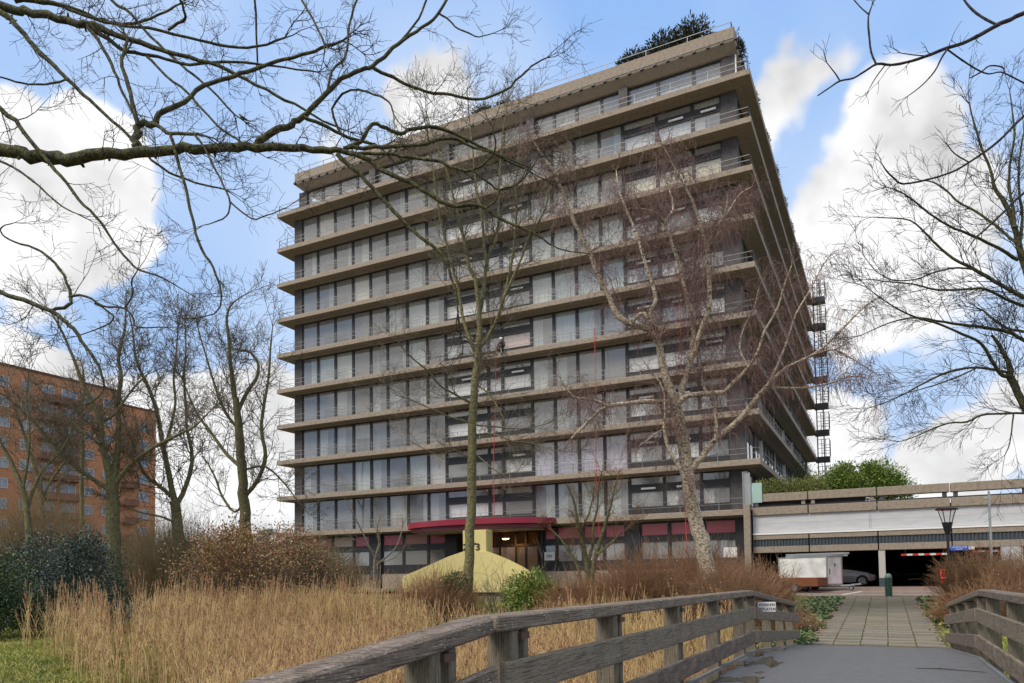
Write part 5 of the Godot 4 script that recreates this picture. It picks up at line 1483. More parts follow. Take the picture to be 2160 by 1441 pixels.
func trees() -> void:
	R.seed = 11
	# (len, density per metre, twig tip radius, ...)
	tree("overhang", "overhanging_tree", "large dark bare tree whose mossy limbs reach across the top left of the view", "", "bark_moss", "bark_near",
		{"wiggle": 0.26, "lift": 0.03, "tip": 0.002, "fan": 4, "along": 0.8, "wob": 0.6, "knots": 0.2, "density": 1.8, "from": 0.35, "max_r": 0.2, "len": 0.56, "up": 0.0, "depth": 2})
	tree("corner_twig", "budding_tree", "thin dark budding branches hanging in at the top right corner", "", "bark_dark", "bark_dark",
		{"wiggle": 0.3, "lift": 0.02, "tip": 0.0014, "fan": 2, "along": 0.9, "wob": 0.12, "knots": 0.12, "density": 0.9, "from": 0.25, "max_r": 0.1, "len": 0.16, "up": 0.0, "depth": 1})
	tree("right", "spreading_tree", "bare tree at the right edge with long fine branches spreading left over the garage", "", "bark_moss", "bark_dark",
		{"wiggle": 0.12, "lift": 0.02, "tip": 0.0034, "fan": 4, "along": 1.25, "wob": 0.25, "knots": 0.05, "density": 3.6, "from": 0.4, "max_r": 0.14, "len": 0.95, "up": 0.05, "depth": 2})
	tree("centre", "sycamore_tree", "tall straight bare tree with mossy trunk right in front of the yellow entrance pylon", "", "bark_grey", "bark_grey_twig",
		{"wiggle": 0.2, "lift": 0.08, "tip": 0.005, "fan": 5, "along": 0.9, "wob": 0.2, "knots": 0.1, "density": 3.2, "from": 0.55, "max_r": 0.3, "len": 1.35, "up": 0.3, "depth": 2})
	var b := tree("birch", "birch_tree", "birch with peeling white trunk and a haze of reddish drooping twigs", "", "birch_bark", "birch_twig",
		{"wiggle": 0.25, "lift": -0.03, "tip": 0.0035, "fan": 3, "along": 0.8, "wob": 0.25, "knots": 0.1, "density": 2.2, "from": 0.85, "max_r": 0.25, "len": 0.95, "up": 0.1, "depth": 2})
	birch_veil(b)
	var lc := {"wiggle": 0.2, "lift": 0.07, "tip": 0.008, "fan": 5, "along": 0.85, "wob": 0.2, "knots": 0.06, "density": 3.0, "from": 0.8, "max_r": 0.5, "len": 1.9, "up": 0.35, "depth": 2}
	tree("maple_a", "park_tree", "broad bare park tree with forked greenish trunk behind the dark holly bush", "bare park trees on the left", "bark_green", "bark_twig", lc)
	tree("maple_b", "park_tree", "bare park tree forking low, in front of the right end of the orange flats", "bare park trees on the left", "bark_green", "bark_twig", lc)
	tree("maple_c", "park_tree", "tall bare park tree nearest the left end of the concrete apartment block", "bare park trees on the left", "bark_green", "bark_twig", lc)
	tree("far_a", "park_tree", "slim greenish tree leaning left at the left edge before the orange flats", "bare park trees on the left", "bark_green", "bark_twig", lc)
	tree("far_b", "park_tree", "slender tree just right of the leaning one at the left edge", "bare park trees on the left", "bark_green", "bark_twig", lc)
	tree("far_c", "park_tree", "thin straight dark tree between the slender tree and the broad forked tree", "bare park trees on the left", "bark_green", "bark_twig", lc)
	tree("sapling", "young_tree", "young pale-barked tree in front of the ground floor, left of the entrance", "", "bark_pale", "bark_pale",
		{"wiggle": 0.18, "lift": 0.06, "tip": 0.005, "fan": 3, "along": 1.0, "wob": 0.2, "knots": 0.05, "density": 2.0, "from": 0.5, "max_r": 0.2, "len": 0.8, "up": 0.3, "depth": 1})
	tree("coppice", "coppiced_tree", "many-stemmed small bare tree with orange-brown shoots, right of the entrance", "", "bark_green", "rust_twig",
		{"wiggle": 0.22, "lift": 0.1, "tip": 0.004, "fan": 4, "along": 0.8, "wob": 0.2, "knots": 0.05, "density": 4.0, "from": 0.3, "max_r": 0.3, "len": 0.9, "up": 0.4, "depth": 2})
	birds()
	# trees behind the viewpoint, seen only as reflections in the lower windows
	var back := [["park_tree", -95.0, 33.0, 1.35], ["park_tree", -82.0, 27.0, 1.2], ["park_tree", -69.0, 36.0, 1.45], ["park_tree", -57.0, 29.0, 1.25], ["park_tree", -45.0, 33.0, 1.4], ["park_tree", -33.0, 26.0, 1.15], ["park_tree", -22.0, 31.0, 1.3], ["park_tree", -11.0, 28.0, 1.2]]
	for k in back.size():
		var o := get_node("park_tree" if k % 2 == 0 else "park_tree_002").duplicate() as Node3D
		o.name = numbered("mirrored_tree")
		add_child(o)
		tag(o, "bare tree behind the viewer, mirrored in the lower windows of the block", "tree", "bare trees behind the viewer")
		o.position = Vector3(back[k][1], -1.6, back[k][2])
		o.rotation.y = k * 1.3
		o.scale = Vector3.ONE * back[k][3]

func birch_veil(t: Node3D) -> void:
	# drooping shoots hung from the outer limbs
	var g := G.new()
	var off := -t.position
	var data: Array = TREES["birch"]
	for bi in range(1, data.size()):
		var raw: Array = data[bi]
		var m := raw.size() / 4
		for i in range(1, m):
			var a := Vector3(raw[(i - 1) * 4], raw[(i - 1) * 4 + 1], raw[(i - 1) * 4 + 2])
			var b := Vector3(raw[i * 4], raw[i * 4 + 1], raw[i * 4 + 2])
			if raw[i * 4 + 3] > 0.09: continue
			var n := int(a.distance_to(b) * (22.0 if bi < 9 else 13.0))
			for k in n:
				var s := a.lerp(b, R.randf())
				var an := R.randf() * TAU
				var out := Vector3(cos(an), R.randf_range(0.0, 0.9), sin(an)).normalized()
				var reach := R.randf_range(0.25, 1.15)
				var p := PackedVector3Array([s])
				var r := PackedFloat32Array([0.008])
				var q := s
				for j in 4:
					q += (out + rv(0.3)).normalized() * reach * 0.25
					p.append(q)
					r.append(0.0065 - 0.0008 * j)
				g.tube(p, r, 3, false)
				for w in R.randi_range(3, 6):
					var h := p[R.randi_range(1, 4)]
					var hp := PackedVector3Array([h])
					var hr := PackedFloat32Array([0.0055])
					var dd := (out * 0.7 + rv(0.5)).normalized()
					var ln := R.randf_range(0.3, 1.0)
					for j in 5:
						dd = (dd + Vector3(0, -0.55, 0) + rv(0.16)).normalized()
						h += dd * ln / 5.0
						hp.append(h)
						hr.append(0.0042)
					g.tube(hp, hr, 3, false)
					for x in 2:
						var f := hp[R.randi_range(1, 3)]
						var fd := (rv(0.7) + Vector3(0, -0.5, 0)).normalized()
						g.tube(PackedVector3Array([f, f + fd * ln * 0.2, f + (fd + Vector3(0, -0.6, 0)).normalized() * ln * 0.4]), PackedFloat32Array([0.004, 0.0038, 0.0035]), 3, false)
	var o := put("hanging_twigs", g.mesh(), MT["birch_twig"], t, off)
	o.set_meta("kind", "stuff")

# ---------------------------------------------------------------- smooth bodies: tapered capsules joined, meshed as surface nets
func nets(bones: Array, cell: float, k: float) -> ArrayMesh:
	var lo := Vector3.ONE * 1e9
	var hi := -lo
	for b in bones:
		var rr: float = maxf(b[2], b[3]) + cell * 3
		lo = lo.min((b[0] as Vector3).min(b[1]) - Vector3.ONE * rr)
		hi = hi.max((b[0] as Vector3).max(b[1]) + Vector3.ONE * rr)
	var nx := int((hi.x - lo.x) / cell) + 2
	var ny := int((hi.y - lo.y) / cell) + 2
	var nz := int((hi.z - lo.z) / cell) + 2
	var f := PackedFloat32Array()
	f.resize(nx * ny * nz)
	var field := func(p: Vector3) -> float:
		var d := 1e9
		for b in bones:
			var ab: Vector3 = b[1] - b[0]
			var t := clampf((p - b[0]).dot(ab) / maxf(ab.length_squared(), 1e-9), 0, 1)
			var e: float = p.distance_to(b[0] + ab * t) - lerpf(b[2], b[3], t)
			var h := maxf(k - absf(d - e), 0.0) / k
			d = minf(d, e) - h * h * k * 0.25
		return d
	for z in nz:
		for y in ny:
			for x in nx:
				f[(z * ny + y) * nx + x] = field.call(lo + Vector3(x, y, z) * cell)
	var g := G.new()
	var id := {}
	for z in nz - 1:
		for y in ny - 1:
			for x in nx - 1:
				var base := (z * ny + y) * nx + x
				var s := Vector3.ZERO
				var c := 0
				var vals := []
				for q in 8:
					vals.append(f[base + (q & 1) + ((q >> 1) & 1) * nx + (q >> 2) * nx * ny])
				for e in [[0, 1], [2, 3], [4, 5], [6, 7], [0, 2], [1, 3], [4, 6], [5, 7], [0, 4], [1, 5], [2, 6], [3, 7]]:
					var a: float = vals[e[0]]
					var b: float = vals[e[1]]
					if (a < 0) != (b < 0):
						var t := a / (a - b)
						var pa := Vector3(e[0] & 1, (e[0] >> 1) & 1, e[0] >> 2)
						var pb := Vector3(e[1] & 1, (e[1] >> 1) & 1, e[1] >> 2)
						s += pa.lerp(pb, t)
						c += 1
				if c == 0: continue
				var p := lo + (Vector3(x, y, z) + s / c) * cell
				id[base] = g.v.size()
				g.v.append(p)
				var h := cell * 0.5
				g.n.append(Vector3(field.call(p + Vector3(h, 0, 0)) - field.call(p - Vector3(h, 0, 0)), field.call(p + Vector3(0, h, 0)) - field.call(p - Vector3(0, h, 0)), field.call(p + Vector3(0, 0, h)) - field.call(p - Vector3(0, 0, h))).normalized())
				var best := 1e9
				var col := Color.WHITE
				for b in bones:
					var ab: Vector3 = b[1] - b[0]
					var t := clampf((p - b[0]).dot(ab) / maxf(ab.length_squared(), 1e-9), 0, 1)
					var e: float = p.distance_to(b[0] + ab * t) - lerpf(b[2], b[3], t)
					if e < best:
						best = e
						col = b[4]
				g.c.append(col)
	var sx := 1
	var sy := nx
	var sz := nx * ny
	for z in range(1, nz - 1):
		for y in range(1, ny - 1):
			for x in range(1, nx - 1):
				var b0 := (z * ny + y) * nx + x
				for ax in [[sx, sy, sz], [sy, sz, sx], [sz, sx, sy]]:
					var a := f[b0]
					var e := f[b0 + ax[0]]
					if (a < 0) == (e < 0): continue
					var i0: int = id.get(b0, -1)
					var i1: int = id.get(b0 - ax[1], -1)
					var i2: int = id.get(b0 - ax[1] - ax[2], -1)
					var i3: int = id.get(b0 - ax[2], -1)
					if mini(mini(i0, i1), mini(i2, i3)) < 0: continue
					var q := [i0, i2, i1, i0, i3, i2] if a < 0 else [i0, i1, i2, i0, i2, i3]
					for w in q: g.ix.append(w)
	return g.mesh()

func birds() -> void:
	for b in [[Vector3(-19.85, 16.3, -18.62), -2.4, -0.35, "grey pigeon facing left, perched left on the bare tree top below the roofline"], [Vector3(-18.28, 16.83, -20.1), 0.5, 0.5, "dark pigeon facing right, perched right on the bare tree top below the roofline"]]:
		var t := thing("pigeon", b[3], "bird", b[0], b[1], "pigeons in the bare tree")
		var gr := Color(0.09, 0.09, 0.1)
		var dk := Color(0.045, 0.045, 0.055)
		var body := [
			[Vector3(0.02, 0.1, 0), Vector3(-0.1, 0.05, 0), 0.062, 0.035, gr], [Vector3(-0.1, 0.055, 0), Vector3(-0.22, 0.02, 0), 0.028, 0.012, dk],
			[Vector3(0.05, 0.12, 0), Vector3(0.085, 0.185, 0), 0.042, 0.026, gr], [Vector3(0.088, 0.195, 0), Vector3(0.1, 0.198, 0), 0.027, 0.024, dk],
			[Vector3(0.12, 0.195, 0), Vector3(0.145, 0.188, 0), 0.008, 0.004, dk],
			[Vector3(0.02, 0.11, 0.045), Vector3(-0.13, 0.06, 0.03), 0.03, 0.012, dk], [Vector3(0.02, 0.11, -0.045), Vector3(-0.13, 0.06, -0.03), 0.03, 0.012, dk],
			[Vector3(0.0, 0.06, 0.02), Vector3(0.0, 0.0, 0.02), 0.009, 0.006, dk], [Vector3(0.0, 0.06, -0.02), Vector3(0.0, 0.0, -0.02), 0.009, 0.006, dk]]
		put("body", nets(body, 0.012, 0.02), MT["vertex"], t)
		# the perch under its feet belongs to the tree; the toes
		var g := G.new()
		for z in [-0.02, 0.02]:
			g.beam(Vector3(-0.02, 0.0, z), Vector3(0.03, 0.0, z), 0.008, 0.006)
		put("toes", g.mesh(), MT["black_paint"], t)

func climber() -> void:
	# rope access worker seated at the slab edge of the sixth storey from the top
	var sy := YT - FH * 5
	var o := Vector3(-23.35, sy, ZF + 0.06)
	var t := thing("person", "rope access worker in dark jacket and helmet seated on the balcony edge, holding ropes", "person", o, 0.0)
	var jk := Color(0.03, 0.022, 0.022)
	var rd := Color(0.16, 0.05, 0.04)
	var tr := Color(0.02, 0.02, 0.026)
	var sk := Color(0.42, 0.25, 0.18)
	var sh := Color(0.3, 0.29, 0.27)
	var bn := [
		[Vector3(0, 0.12, 0), Vector3(0, 0.34, 0.0), 0.15, 0.15, tr], [Vector3(0, 0.34, 0), Vector3(0, 0.6, 0.03), 0.155, 0.165, jk],
		[Vector3(-0.13, 0.6, 0.03), Vector3(0.13, 0.6, 0.03), 0.085, 0.085, jk], [Vector3(0, 0.4, 0.11), Vector3(0, 0.58, 0.13), 0.06, 0.06, rd],
		[Vector3(0, 0.64, 0.04), Vector3(0, 0.74, 0.06), 0.055, 0.052, sk],
		[Vector3(0, 0.8, 0.075), Vector3(0, 0.86, 0.065), 0.085, 0.095, sk], [Vector3(0, 0.8, 0.16), Vector3(0, 0.815, 0.175), 0.014, 0.012, sk],
		[Vector3(-0.2, 0.58, 0.03), Vector3(-0.27, 0.36, 0.1), 0.062, 0.05, jk], [Vector3(-0.27, 0.36, 0.1), Vector3(-0.1, 0.3, 0.28), 0.048, 0.036, jk], [Vector3(-0.1, 0.3, 0.28), Vector3(-0.05, 0.31, 0.33), 0.036, 0.034, sk],
		[Vector3(0.2, 0.58, 0.03), Vector3(0.28, 0.37, 0.08), 0.062, 0.05, jk], [Vector3(0.28, 0.37, 0.08), Vector3(0.12, 0.36, 0.3), 0.048, 0.036, jk], [Vector3(0.12, 0.36, 0.3), Vector3(0.07, 0.38, 0.34), 0.036, 0.034, sk],
		[Vector3(-0.09, 0.1, 0.02), Vector3(-0.17, 0.14, 0.42), 0.085, 0.06, rd], [Vector3(-0.17, 0.14, 0.42), Vector3(-0.19, -0.28, 0.36), 0.056, 0.042, sh], [Vector3(-0.19, -0.3, 0.36), Vector3(-0.2, -0.33, 0.52), 0.045, 0.035, tr],
		[Vector3(0.09, 0.1, 0.02), Vector3(0.17, 0.15, 0.42), 0.085, 0.06, tr], [Vector3(0.17, 0.15, 0.42), Vector3(0.2, -0.26, 0.36), 0.056, 0.042, sh], [Vector3(0.2, -0.28, 0.36), Vector3(0.22, -0.31, 0.52), 0.045, 0.035, tr]]
	for s in [-1.0, 1.0]:
		var w := Vector3(-0.05, 0.31, 0.33) if s < 0 else Vector3(0.07, 0.38, 0.34)
		for q in 4:
			var a := w + Vector3(-0.02 + 0.014 * q, 0.012 * q - 0.01, 0.02)
			bn.append([a, a + Vector3(0.004 * s, 0.004, 0.034), 0.0095, 0.008, sk])
		bn.append([w + Vector3(-0.03 * s, 0.015, 0.0), w + Vector3(-0.03 * s, 0.035, 0.035), 0.01, 0.008, sk])
	put("body", nets(bn, 0.022, 0.05), MT["vertex"], t)
	var g := G.new()
	g.lathe(PackedVector2Array([Vector2(0.125, 0.86), Vector2(0.13, 0.88), Vector2(0.115, 0.94), Vector2(0.08, 0.985), Vector2(0.0, 1.0)]), Vector3(0, 0, 0.062), 16)
	put("helmet", g.mesh(), MT["helmet"], t)
	# work ropes down the facade
	for r in [[Vector3(-23.6, sy + 0.42, ZF + 0.48), Vector3(-23.75, -0.8, ZF + 0.9), "red work rope hanging from the rope worker beside the tree", false], [Vector3(-16.5, YT - FH * 5 + 0.5, ZF + 0.12), Vector3(-16.35, -0.8, ZF + 0.4), "long red rope hanging down the facade left of the birch trunk", true], [Vector3(-10.9, YT - FH * 4, ZF + 0.12), Vector3(-10.8, -0.8, ZF + 0.35), "long red rope hanging down the facade behind the birch limbs", true]]:
		var rp := thing("work_rope", r[2], "rope", Vector3(r[1].x, r[1].y, r[1].z), 0, "red work ropes on the facade")
		var p := PackedVector3Array()
		var rr := PackedFloat32Array()
		var a: Vector3 = r[0]
		if r[3]: a.y = 34.2 if false else a.y
		for k in 13:
			var u := k / 12.0
			p.append(a.lerp(r[1], u) - r[1] + Vector3(0.06 * sin(u * 9.0), 0, 0.03 * sin(u * 5.0)))
			rr.append(0.022)
		var rg := G.new()
		rg.tube(p, rr, 6)
		put("cord", rg.mesh(), MT["red_rope"], rp)

# ---------------------------------------------------------------- shrubs
func leaf_mass(parent: Node, lumps: Array, count: int, ll: float, lw: float, cols: Array, m: String, hollow := 0.55, bumps := 0.28) -> MeshInstance3D:
	# leaves spread through lumps given as [centre, radii]
	var g := G.new()
	var fn := FastNoiseLite.new()
	fn.seed = R.randi() % 1000
	fn.frequency = 0.9
	var vol := []
	var tot := 0.0
	for l in lumps:
		var q: Vector3 = l[1]
		tot += q.x * q.y + q.y * q.z + q.x * q.z
		vol.append(tot)
	for i in count:
		var pick := R.randf() * tot
		var li := 0
		while vol[li] < pick: li += 1
		var c: Vector3 = lumps[li][0]
		var rad: Vector3 = lumps[li][1]
		var d := rv()
		while d.length() > 1.0 or d.length() < 0.05: d = rv()
		d = d.normalized()
		var bump := 1.0 + bumps * fn.get_noise_3dv((c + d * rad) * 2.2) + bumps * 0.6 * fn.get_noise_3dv((c + d * rad) * 6.0)
		var p := c + d * rad * bump * pow(R.randf(), 1.0 - hollow) if hollow < 1.0 else c + d * rad * bump
		if d.y < -0.75: continue
		var out := (d + rv(0.9) + Vector3(0, 0.2, 0)).normalized()
		g.col = (cols[0] as Color).lerp(cols[1], R.randf())
		if cols.size() > 2 and R.randf() < 0.12: g.col = cols[2]
		g.leaf(p, out, rv() + d, ll * R.randf_range(0.6, 1.3), lw * R.randf_range(0.7, 1.2))
	var o := put("foliage", g.mesh(), MT[m], parent)
	o.set_meta("kind", "stuff")
	return o

func shrub_twigs(parent: Node, spread: Vector3, stems: int, r0: float, col_m: String, kids := 4, droop := 0.0, lean := 0.55) -> PackedVector3Array:
	# stems fan out of the ground inside an ellipse of the given spread (y: height)
	var g := G.new()
	var tips := PackedVector3Array()
	for i in stems:
		var an := R.randf() * TAU
		var q := sqrt(R.randf())
		var b := Vector3(cos(an) * spread.x * q * 0.55, -0.05, sin(an) * spread.z * q * 0.55)
		var out := Vector3(cos(an) * spread.x * q, 0, sin(an) * spread.z * q)
		var h := spread.y * R.randf_range(0.6, 1.05) * (1.0 - 0.35 * q * q)
		var d := (Vector3(0, h, 0) + out * lean + rv(0.25)).normalized()
		var l := h * R.randf_range(0.85, 1.1)
		var p := PackedVector3Array([b])
		var r := PackedFloat32Array([r0])
		var k := 4
		for j in k:
			d = (d + rv(0.14) + Vector3(0, -droop * j, 0)).normalized()
			b += d * l / k
			p.append(b)
			r.append(r0 * (1.0 - 0.2 * (j + 1)))
		g.tube(p, r, 3, false)
		for w in kids:
			var j := R.randi_range(1, k - 1)
			var s := p[j].lerp(p[j + 1], R.randf())
			var e := (d + rv(0.75)).normalized()
			var m := s + e * l * 0.16
			var n := m + (e + rv(0.35) + Vector3(0, 0.1 - droop, 0)).normalized() * l * 0.16
			g.tube(PackedVector3Array([s, m, n]), PackedFloat32Array([r0 * 0.5, r0 * 0.42, r0 * 0.34]), 3, false)
			tips.append(n)
		tips.append(b)
	var o := put("twigs", g.mesh(), MT[col_m], parent)
	o.set_meta("kind", "stuff")
	return tips

func berries(parent: Node, pts: PackedVector3Array, share: float, r: float, m: String) -> void:
	var g := G.new()
	for p in pts:
		if R.randf() > share: continue
		var a := []
		for d in [Vector3(1, 0, 0), Vector3(0, 1, 0), Vector3(0, 0, 1)]:
			a.append(p + d * r); a.append(p - d * r)
		for x in [0, 1]:
			for y in [2, 3]:
				for z in [4, 5]:
					if (x + y + z) % 2 == 0: g.tri(a[x], a[y], a[z])
					else: g.tri(a[x], a[z], a[y])
	if g.v.size():
		var o := put("berries", g.mesh(), MT[m], parent)
		o.set_meta("kind", "stuff")

func at_ground(x: float, z: float) -> Vector3:
	return Vector3(x, ground_y(x, z), z)

func shrubs() -> void:
	R.seed = 77
	# evergreen bushes at the far left
	var hol := [Color(0.02, 0.036, 0.025), Color(0.06, 0.09, 0.07), Color(0.14, 0.17, 0.16)]
	var yew := [Color(0.02, 0.045, 0.016), Color(0.045, 0.09, 0.03), Color(0.09, 0.13, 0.05)]
	for e in [
		[-26.3, -17.2, [[Vector3(0, 1.6, 0), Vector3(1.7, 1.8, 1.5)], [Vector3(-0.9, 1.1, 0.3), Vector3(1.2, 1.2, 1.1)], [Vector3(1.1, 1.0, 0.2), Vector3(1.1, 1.1, 1.0)], [Vector3(0.2, 2.8, 0), Vector3(0.9, 0.9, 0.8)]], hol, "holly_bush", "large dark glossy holly bush on the lawn behind the leftmost reeds"],
		[-25.9, -13.8, [[Vector3(0, 1.3, 0), Vector3(1.5, 1.7, 1.4)], [Vector3(-1.2, 1.6, 0), Vector3(1.4, 1.6, 1.3)], [Vector3(0.6, 0.8, -0.6), Vector3(0.9, 0.9, 0.9)]], yew, "yew_bush", "dense dark green yew bush at the left edge of the lawn"],
		[-30.4, -18.2, [[Vector3(0, 1.9, 0), Vector3(1.9, 2.0, 1.6)], [Vector3(1.4, 1.4, 0), Vector3(1.3, 1.4, 1.2)]], hol, "holly_bush", "dark blue-green bush showing between the yew and the large holly"]]:
		var t := thing(e[4], e[5], "bush", at_ground(e[0], e[1]))
		leaf_mass(t, e[2], 19000, 0.095, 0.055, e[3], "leaf_gloss", 0.5, 0.4)
		shrub_twigs(t, Vector3(0.9, 1.3, 0.9), 40, 0.014, "bark_twig", 3)
	# yucca
	var yk := thing("yucca", "grey-green yucca with stiff sword leaves behind the reeds below the holly", "plant", at_ground(-22.84, -16.7))
	var yg := G.new()
	for hd in [Vector3(-0.5, 0.55, 0), Vector3(0.45, 0.75, 0.2), Vector3(1.2, 0.5, -0.1)]:
		for k in 70:
			var d := Vector3(R.randf_range(-1, 1), R.randf_range(-0.35, 1.1), R.randf_range(-1, 1)).normalized()
			yg.col = Color(0.05, 0.085, 0.075).lerp(Color(0.11, 0.16, 0.14), R.randf())
			var x := d.cross(Vector3.UP).normalized() * 0.022
			var m: Vector3 = hd + d * 0.42
			var e: Vector3 = hd + d * 0.8 + Vector3(0, -0.1, 0)
			yg.quad(hd - x * 0.6, hd + x * 0.6, m + x, m - x)
			yg.tri(m - x, m + x, e)
	put("leaves", yg.mesh(), MT["leaf"], yk)
	var ys := G.new()
	for hd in [Vector3(-0.5, 0.55, 0), Vector3(0.45, 0.75, 0.2), Vector3(1.2, 0.5, -0.1)]:
		ys.tube(PackedVector3Array([Vector3(hd.x * 0.8, -0.1, hd.z), hd]), PackedFloat32Array([0.07, 0.05]), 7)
	put("stem", ys.mesh(), MT["bark_twig"], yk)
	# red-brown hornbeam bush with last year's leaves
	for e in [[-21.2, -19.9, 2.2, 3.3, 2.0, "large red-brown bush with withered leaves behind the reeds, left of the block", 9000], [-22.0, -23.6, 1.6, 3.0, 1.6, "lower reddish bush with withered leaves against the left ground floor windows", 5500]]:
		var t := thing("hornbeam_bush", e[5], "bush", at_ground(e[0], e[1]))
		var tips := shrub_twigs(t, Vector3(e[2], e[3], e[4]), 420, 0.011, "bark_twig", 5)
		leaf_mass(t, [[Vector3(0, e[3] * 0.55, 0), Vector3(e[2], e[3] * 0.55, e[4])], [Vector3(-0.5, e[3] * 0.8, 0), Vector3(e[2] * 0.6, e[3] * 0.35, e[4] * 0.6)]], int(e[6] * 1.7), 0.1, 0.06, [Color(0.22, 0.1, 0.055), Color(0.36, 0.22, 0.11), Color(0.28, 0.29, 0.08)], "leaf", 0.65, 0.9)
		berries(t, tips, 0.05, 0.03, "pale_seed")
	# rust coloured spiraea thickets before the facade and along the right
	for e in [
		[-9.0, -22.9, 1.6, 1.7, 1.4, 700, "rust-brown twiggy thicket in front of the shop windows, left of the birch"],
		[-7.0, -22.9, 1.5, 2.4, 1.4, 800, "tall rust-brown thicket between the coppiced tree and the birch"],
		[-5.7, -25.2, 1.5, 2.5, 1.5, 800, "rust-brown twiggy thicket growing round the foot of the birch"],
		[-4.1, -22.4, 1.35, 2.05, 1.3, 800, "rust-brown thicket right of the birch foot, behind the bridge rail"],
		[-3.75, -26.2, 1.0, 1.85, 1.3, 600, "rust-brown snowberry thicket with white berries before the white trailer"],
		[-2.75, -22.2, 0.7, 0.8, 1.6, 480, "low brown snowberry bush with white berries by the end of the left bridge rail"],
		[3.2, -33.2, 1.4, 2.0, 1.4, 800, "tall rust-brown thicket right of the path, below the street lamp"],
		[4.6, -28.4, 1.9, 2.15, 1.8, 900, "rust-brown thicket at the right edge behind the right bridge rail"],
		[2.75, -25.2, 1.15, 1.35, 2.0, 700, "lower brown thicket close behind the right bridge rail end"]]:
		var t := thing("twiggy_shrub", e[6], "shrub", at_ground(e[0], e[1]), R.randf() * 6.0, "rust-brown twiggy shrubs")
		var tips := shrub_twigs(t, Vector3(e[2], e[3], e[4]), int(e[5] * 0.8), 0.0105, "rust_twig_%d" % R.randi_range(0, 2), 7, 0.05, 0.6)
		if (e[6] as String).contains("berries"): berries(t, tips, 0.028, 0.018, "white_paint")
		else: berries(t, tips, 0.004, 0.016, "white_paint")
	# coarse bare bush at the street corner
	var cb := thing("bare_bush", "coarse bare bush with pale brown crossing branches beside the glowing red light", "shrub", at_ground(2.75, -32.6))
	shrub_twigs(cb, Vector3(1.3, 1.95, 1.1), 150, 0.014, "rust_twig", 6, 0.0, 0.9)
	# shrubs in front of the entrance
	var mt := thing("pruned_shrub", "dense rounded shrub of tan and russet twigs before the left yellow wing wall", "shrub", at_ground(-14.0, -21.9))
	shrub_twigs(mt, Vector3(1.8, 1.9, 0.9), 700, 0.009, "rust_twig_1", 7, 0.03, 0.7)
	leaf_mass(mt, [[Vector3(0.75, 1.3, 0), Vector3(0.6, 0.45, 0.5)]], 1500, 0.08, 0.05, [Color(0.03, 0.07, 0.02), Color(0.08, 0.12, 0.03), Color(0.2, 0.12, 0.05)], "leaf")
	var gs := thing("green_shrub", "rounded yellow-green leafy shrub before the right yellow wing wall", "shrub", at_ground(-11.05, -23.2))
	leaf_mass(gs, [[Vector3(0, 0.85, 0), Vector3(0.95, 0.95, 0.85)], [Vector3(0.5, 0.7, 0.1), Vector3(0.75, 0.7, 0.7)]], 6500, 0.13, 0.05, [Color(0.07, 0.13, 0.02), Color(0.2, 0.27, 0.05), Color(0.3, 0.28, 0.05)], "leaf_gloss")
	shrub_twigs(gs, Vector3(0.8, 0.8, 0.7), 60, 0.012, "bark_twig", 3)
	for e in [[-12.3, -23.6, "pale bare twiggy bush against the yellow pylon, left of the green shrub"], [-11.0, -24.4, "pale bare twiggy bush behind the green shrub, by the number board"]]:
		var t := thing("bare_bush", e[2], "shrub", at_ground(e[0], e[1]))
		shrub_twigs(t, Vector3(0.7, 2.2, 0.5), 34, 0.013, "bark_pale", 6, 0.0, 0.9)
	# undergrowth further off on the left, reads as a brown haze of twigs
	for e in [[-33, -27, 5.0, 2.3, 3.0, 600], [-38.5, -30, 6.0, 2.6, 3.0, 600], [-27.5, -30, 4.0, 1.7, 3.0, 500], [-44, -26, 5.0, 3.4, 4.0, 600], [-33, -37, 5.0, 1.8, 3.0, 500]]:
		var lb := {-33.0: "brown haze of bare undergrowth below the broad forked tree", -38.5: "bare brown undergrowth behind the slim leaning trees", -27.5: "bare undergrowth between the two park trees and the red-brown bush", -44.0: "tall bare brushwood at the far left under the orange flats"}
		var t := thing("undergrowth", lb.get(float(e[0]), "bare undergrowth") if not (e[0] == -33 and e[1] == -37) else "bare undergrowth behind the low-forking park tree", "shrub", at_ground(e[0], e[1]), 0, "bare undergrowth on the left")
		shrub_twigs(t, Vector3(e[2], e[3] * 1.9, e[4]), int(e[5] * 1.4), 0.012, "haze_twig", 8, 0.0, 0.3)
	# dark green pines behind
	for e in [[-46.0, -52.0, 8.5, "dark pine behind the left corner of the concrete block"], [-52.0, -58.0, 7.5, "far dark pine between the park trees and the concrete block"], [-60.0, -60.0, 6.6, "farther low dark pine behind the low-forking park tree"]]:
		var t := thing("pine_tree", e[3], "tree", at_ground(e[0], e[1]), 0, "dark pines behind the park")
		var g := G.new()
		g.tube(PackedVector3Array([Vector3(0, -0.2, 0), Vector3(0.1, e[2] * 0.5, 0), Vector3(0, e[2], 0.1)]), PackedFloat32Array([0.2, 0.14, 0.04]), 8)
		for k in 9:
			var an := R.randf() * TAU
			var y: float = e[2] * R.randf_range(0.35, 0.95)
			g.tube(PackedVector3Array([Vector3(0, y, 0), Vector3(cos(an) * 1.6, y + 0.4, sin(an) * 1.6)]), PackedFloat32Array([0.06, 0.02]), 5)
		put("trunk", g.mesh(), MT["bark_twig"], t)
		var lumps := []
		for k in 16:
			var an := R.randf() * TAU
			var y: float = e[2] * R.randf_range(0.42, 1.0)
			var q: float = R.randf_range(0.4, 2.2) * (1.25 - y / e[2])
			lumps.append([Vector3(cos(an) * q, y, sin(an) * q), Vector3(R.randf_range(0.5, 1.0), 0.35, R.randf_range(0.5, 1.0))])
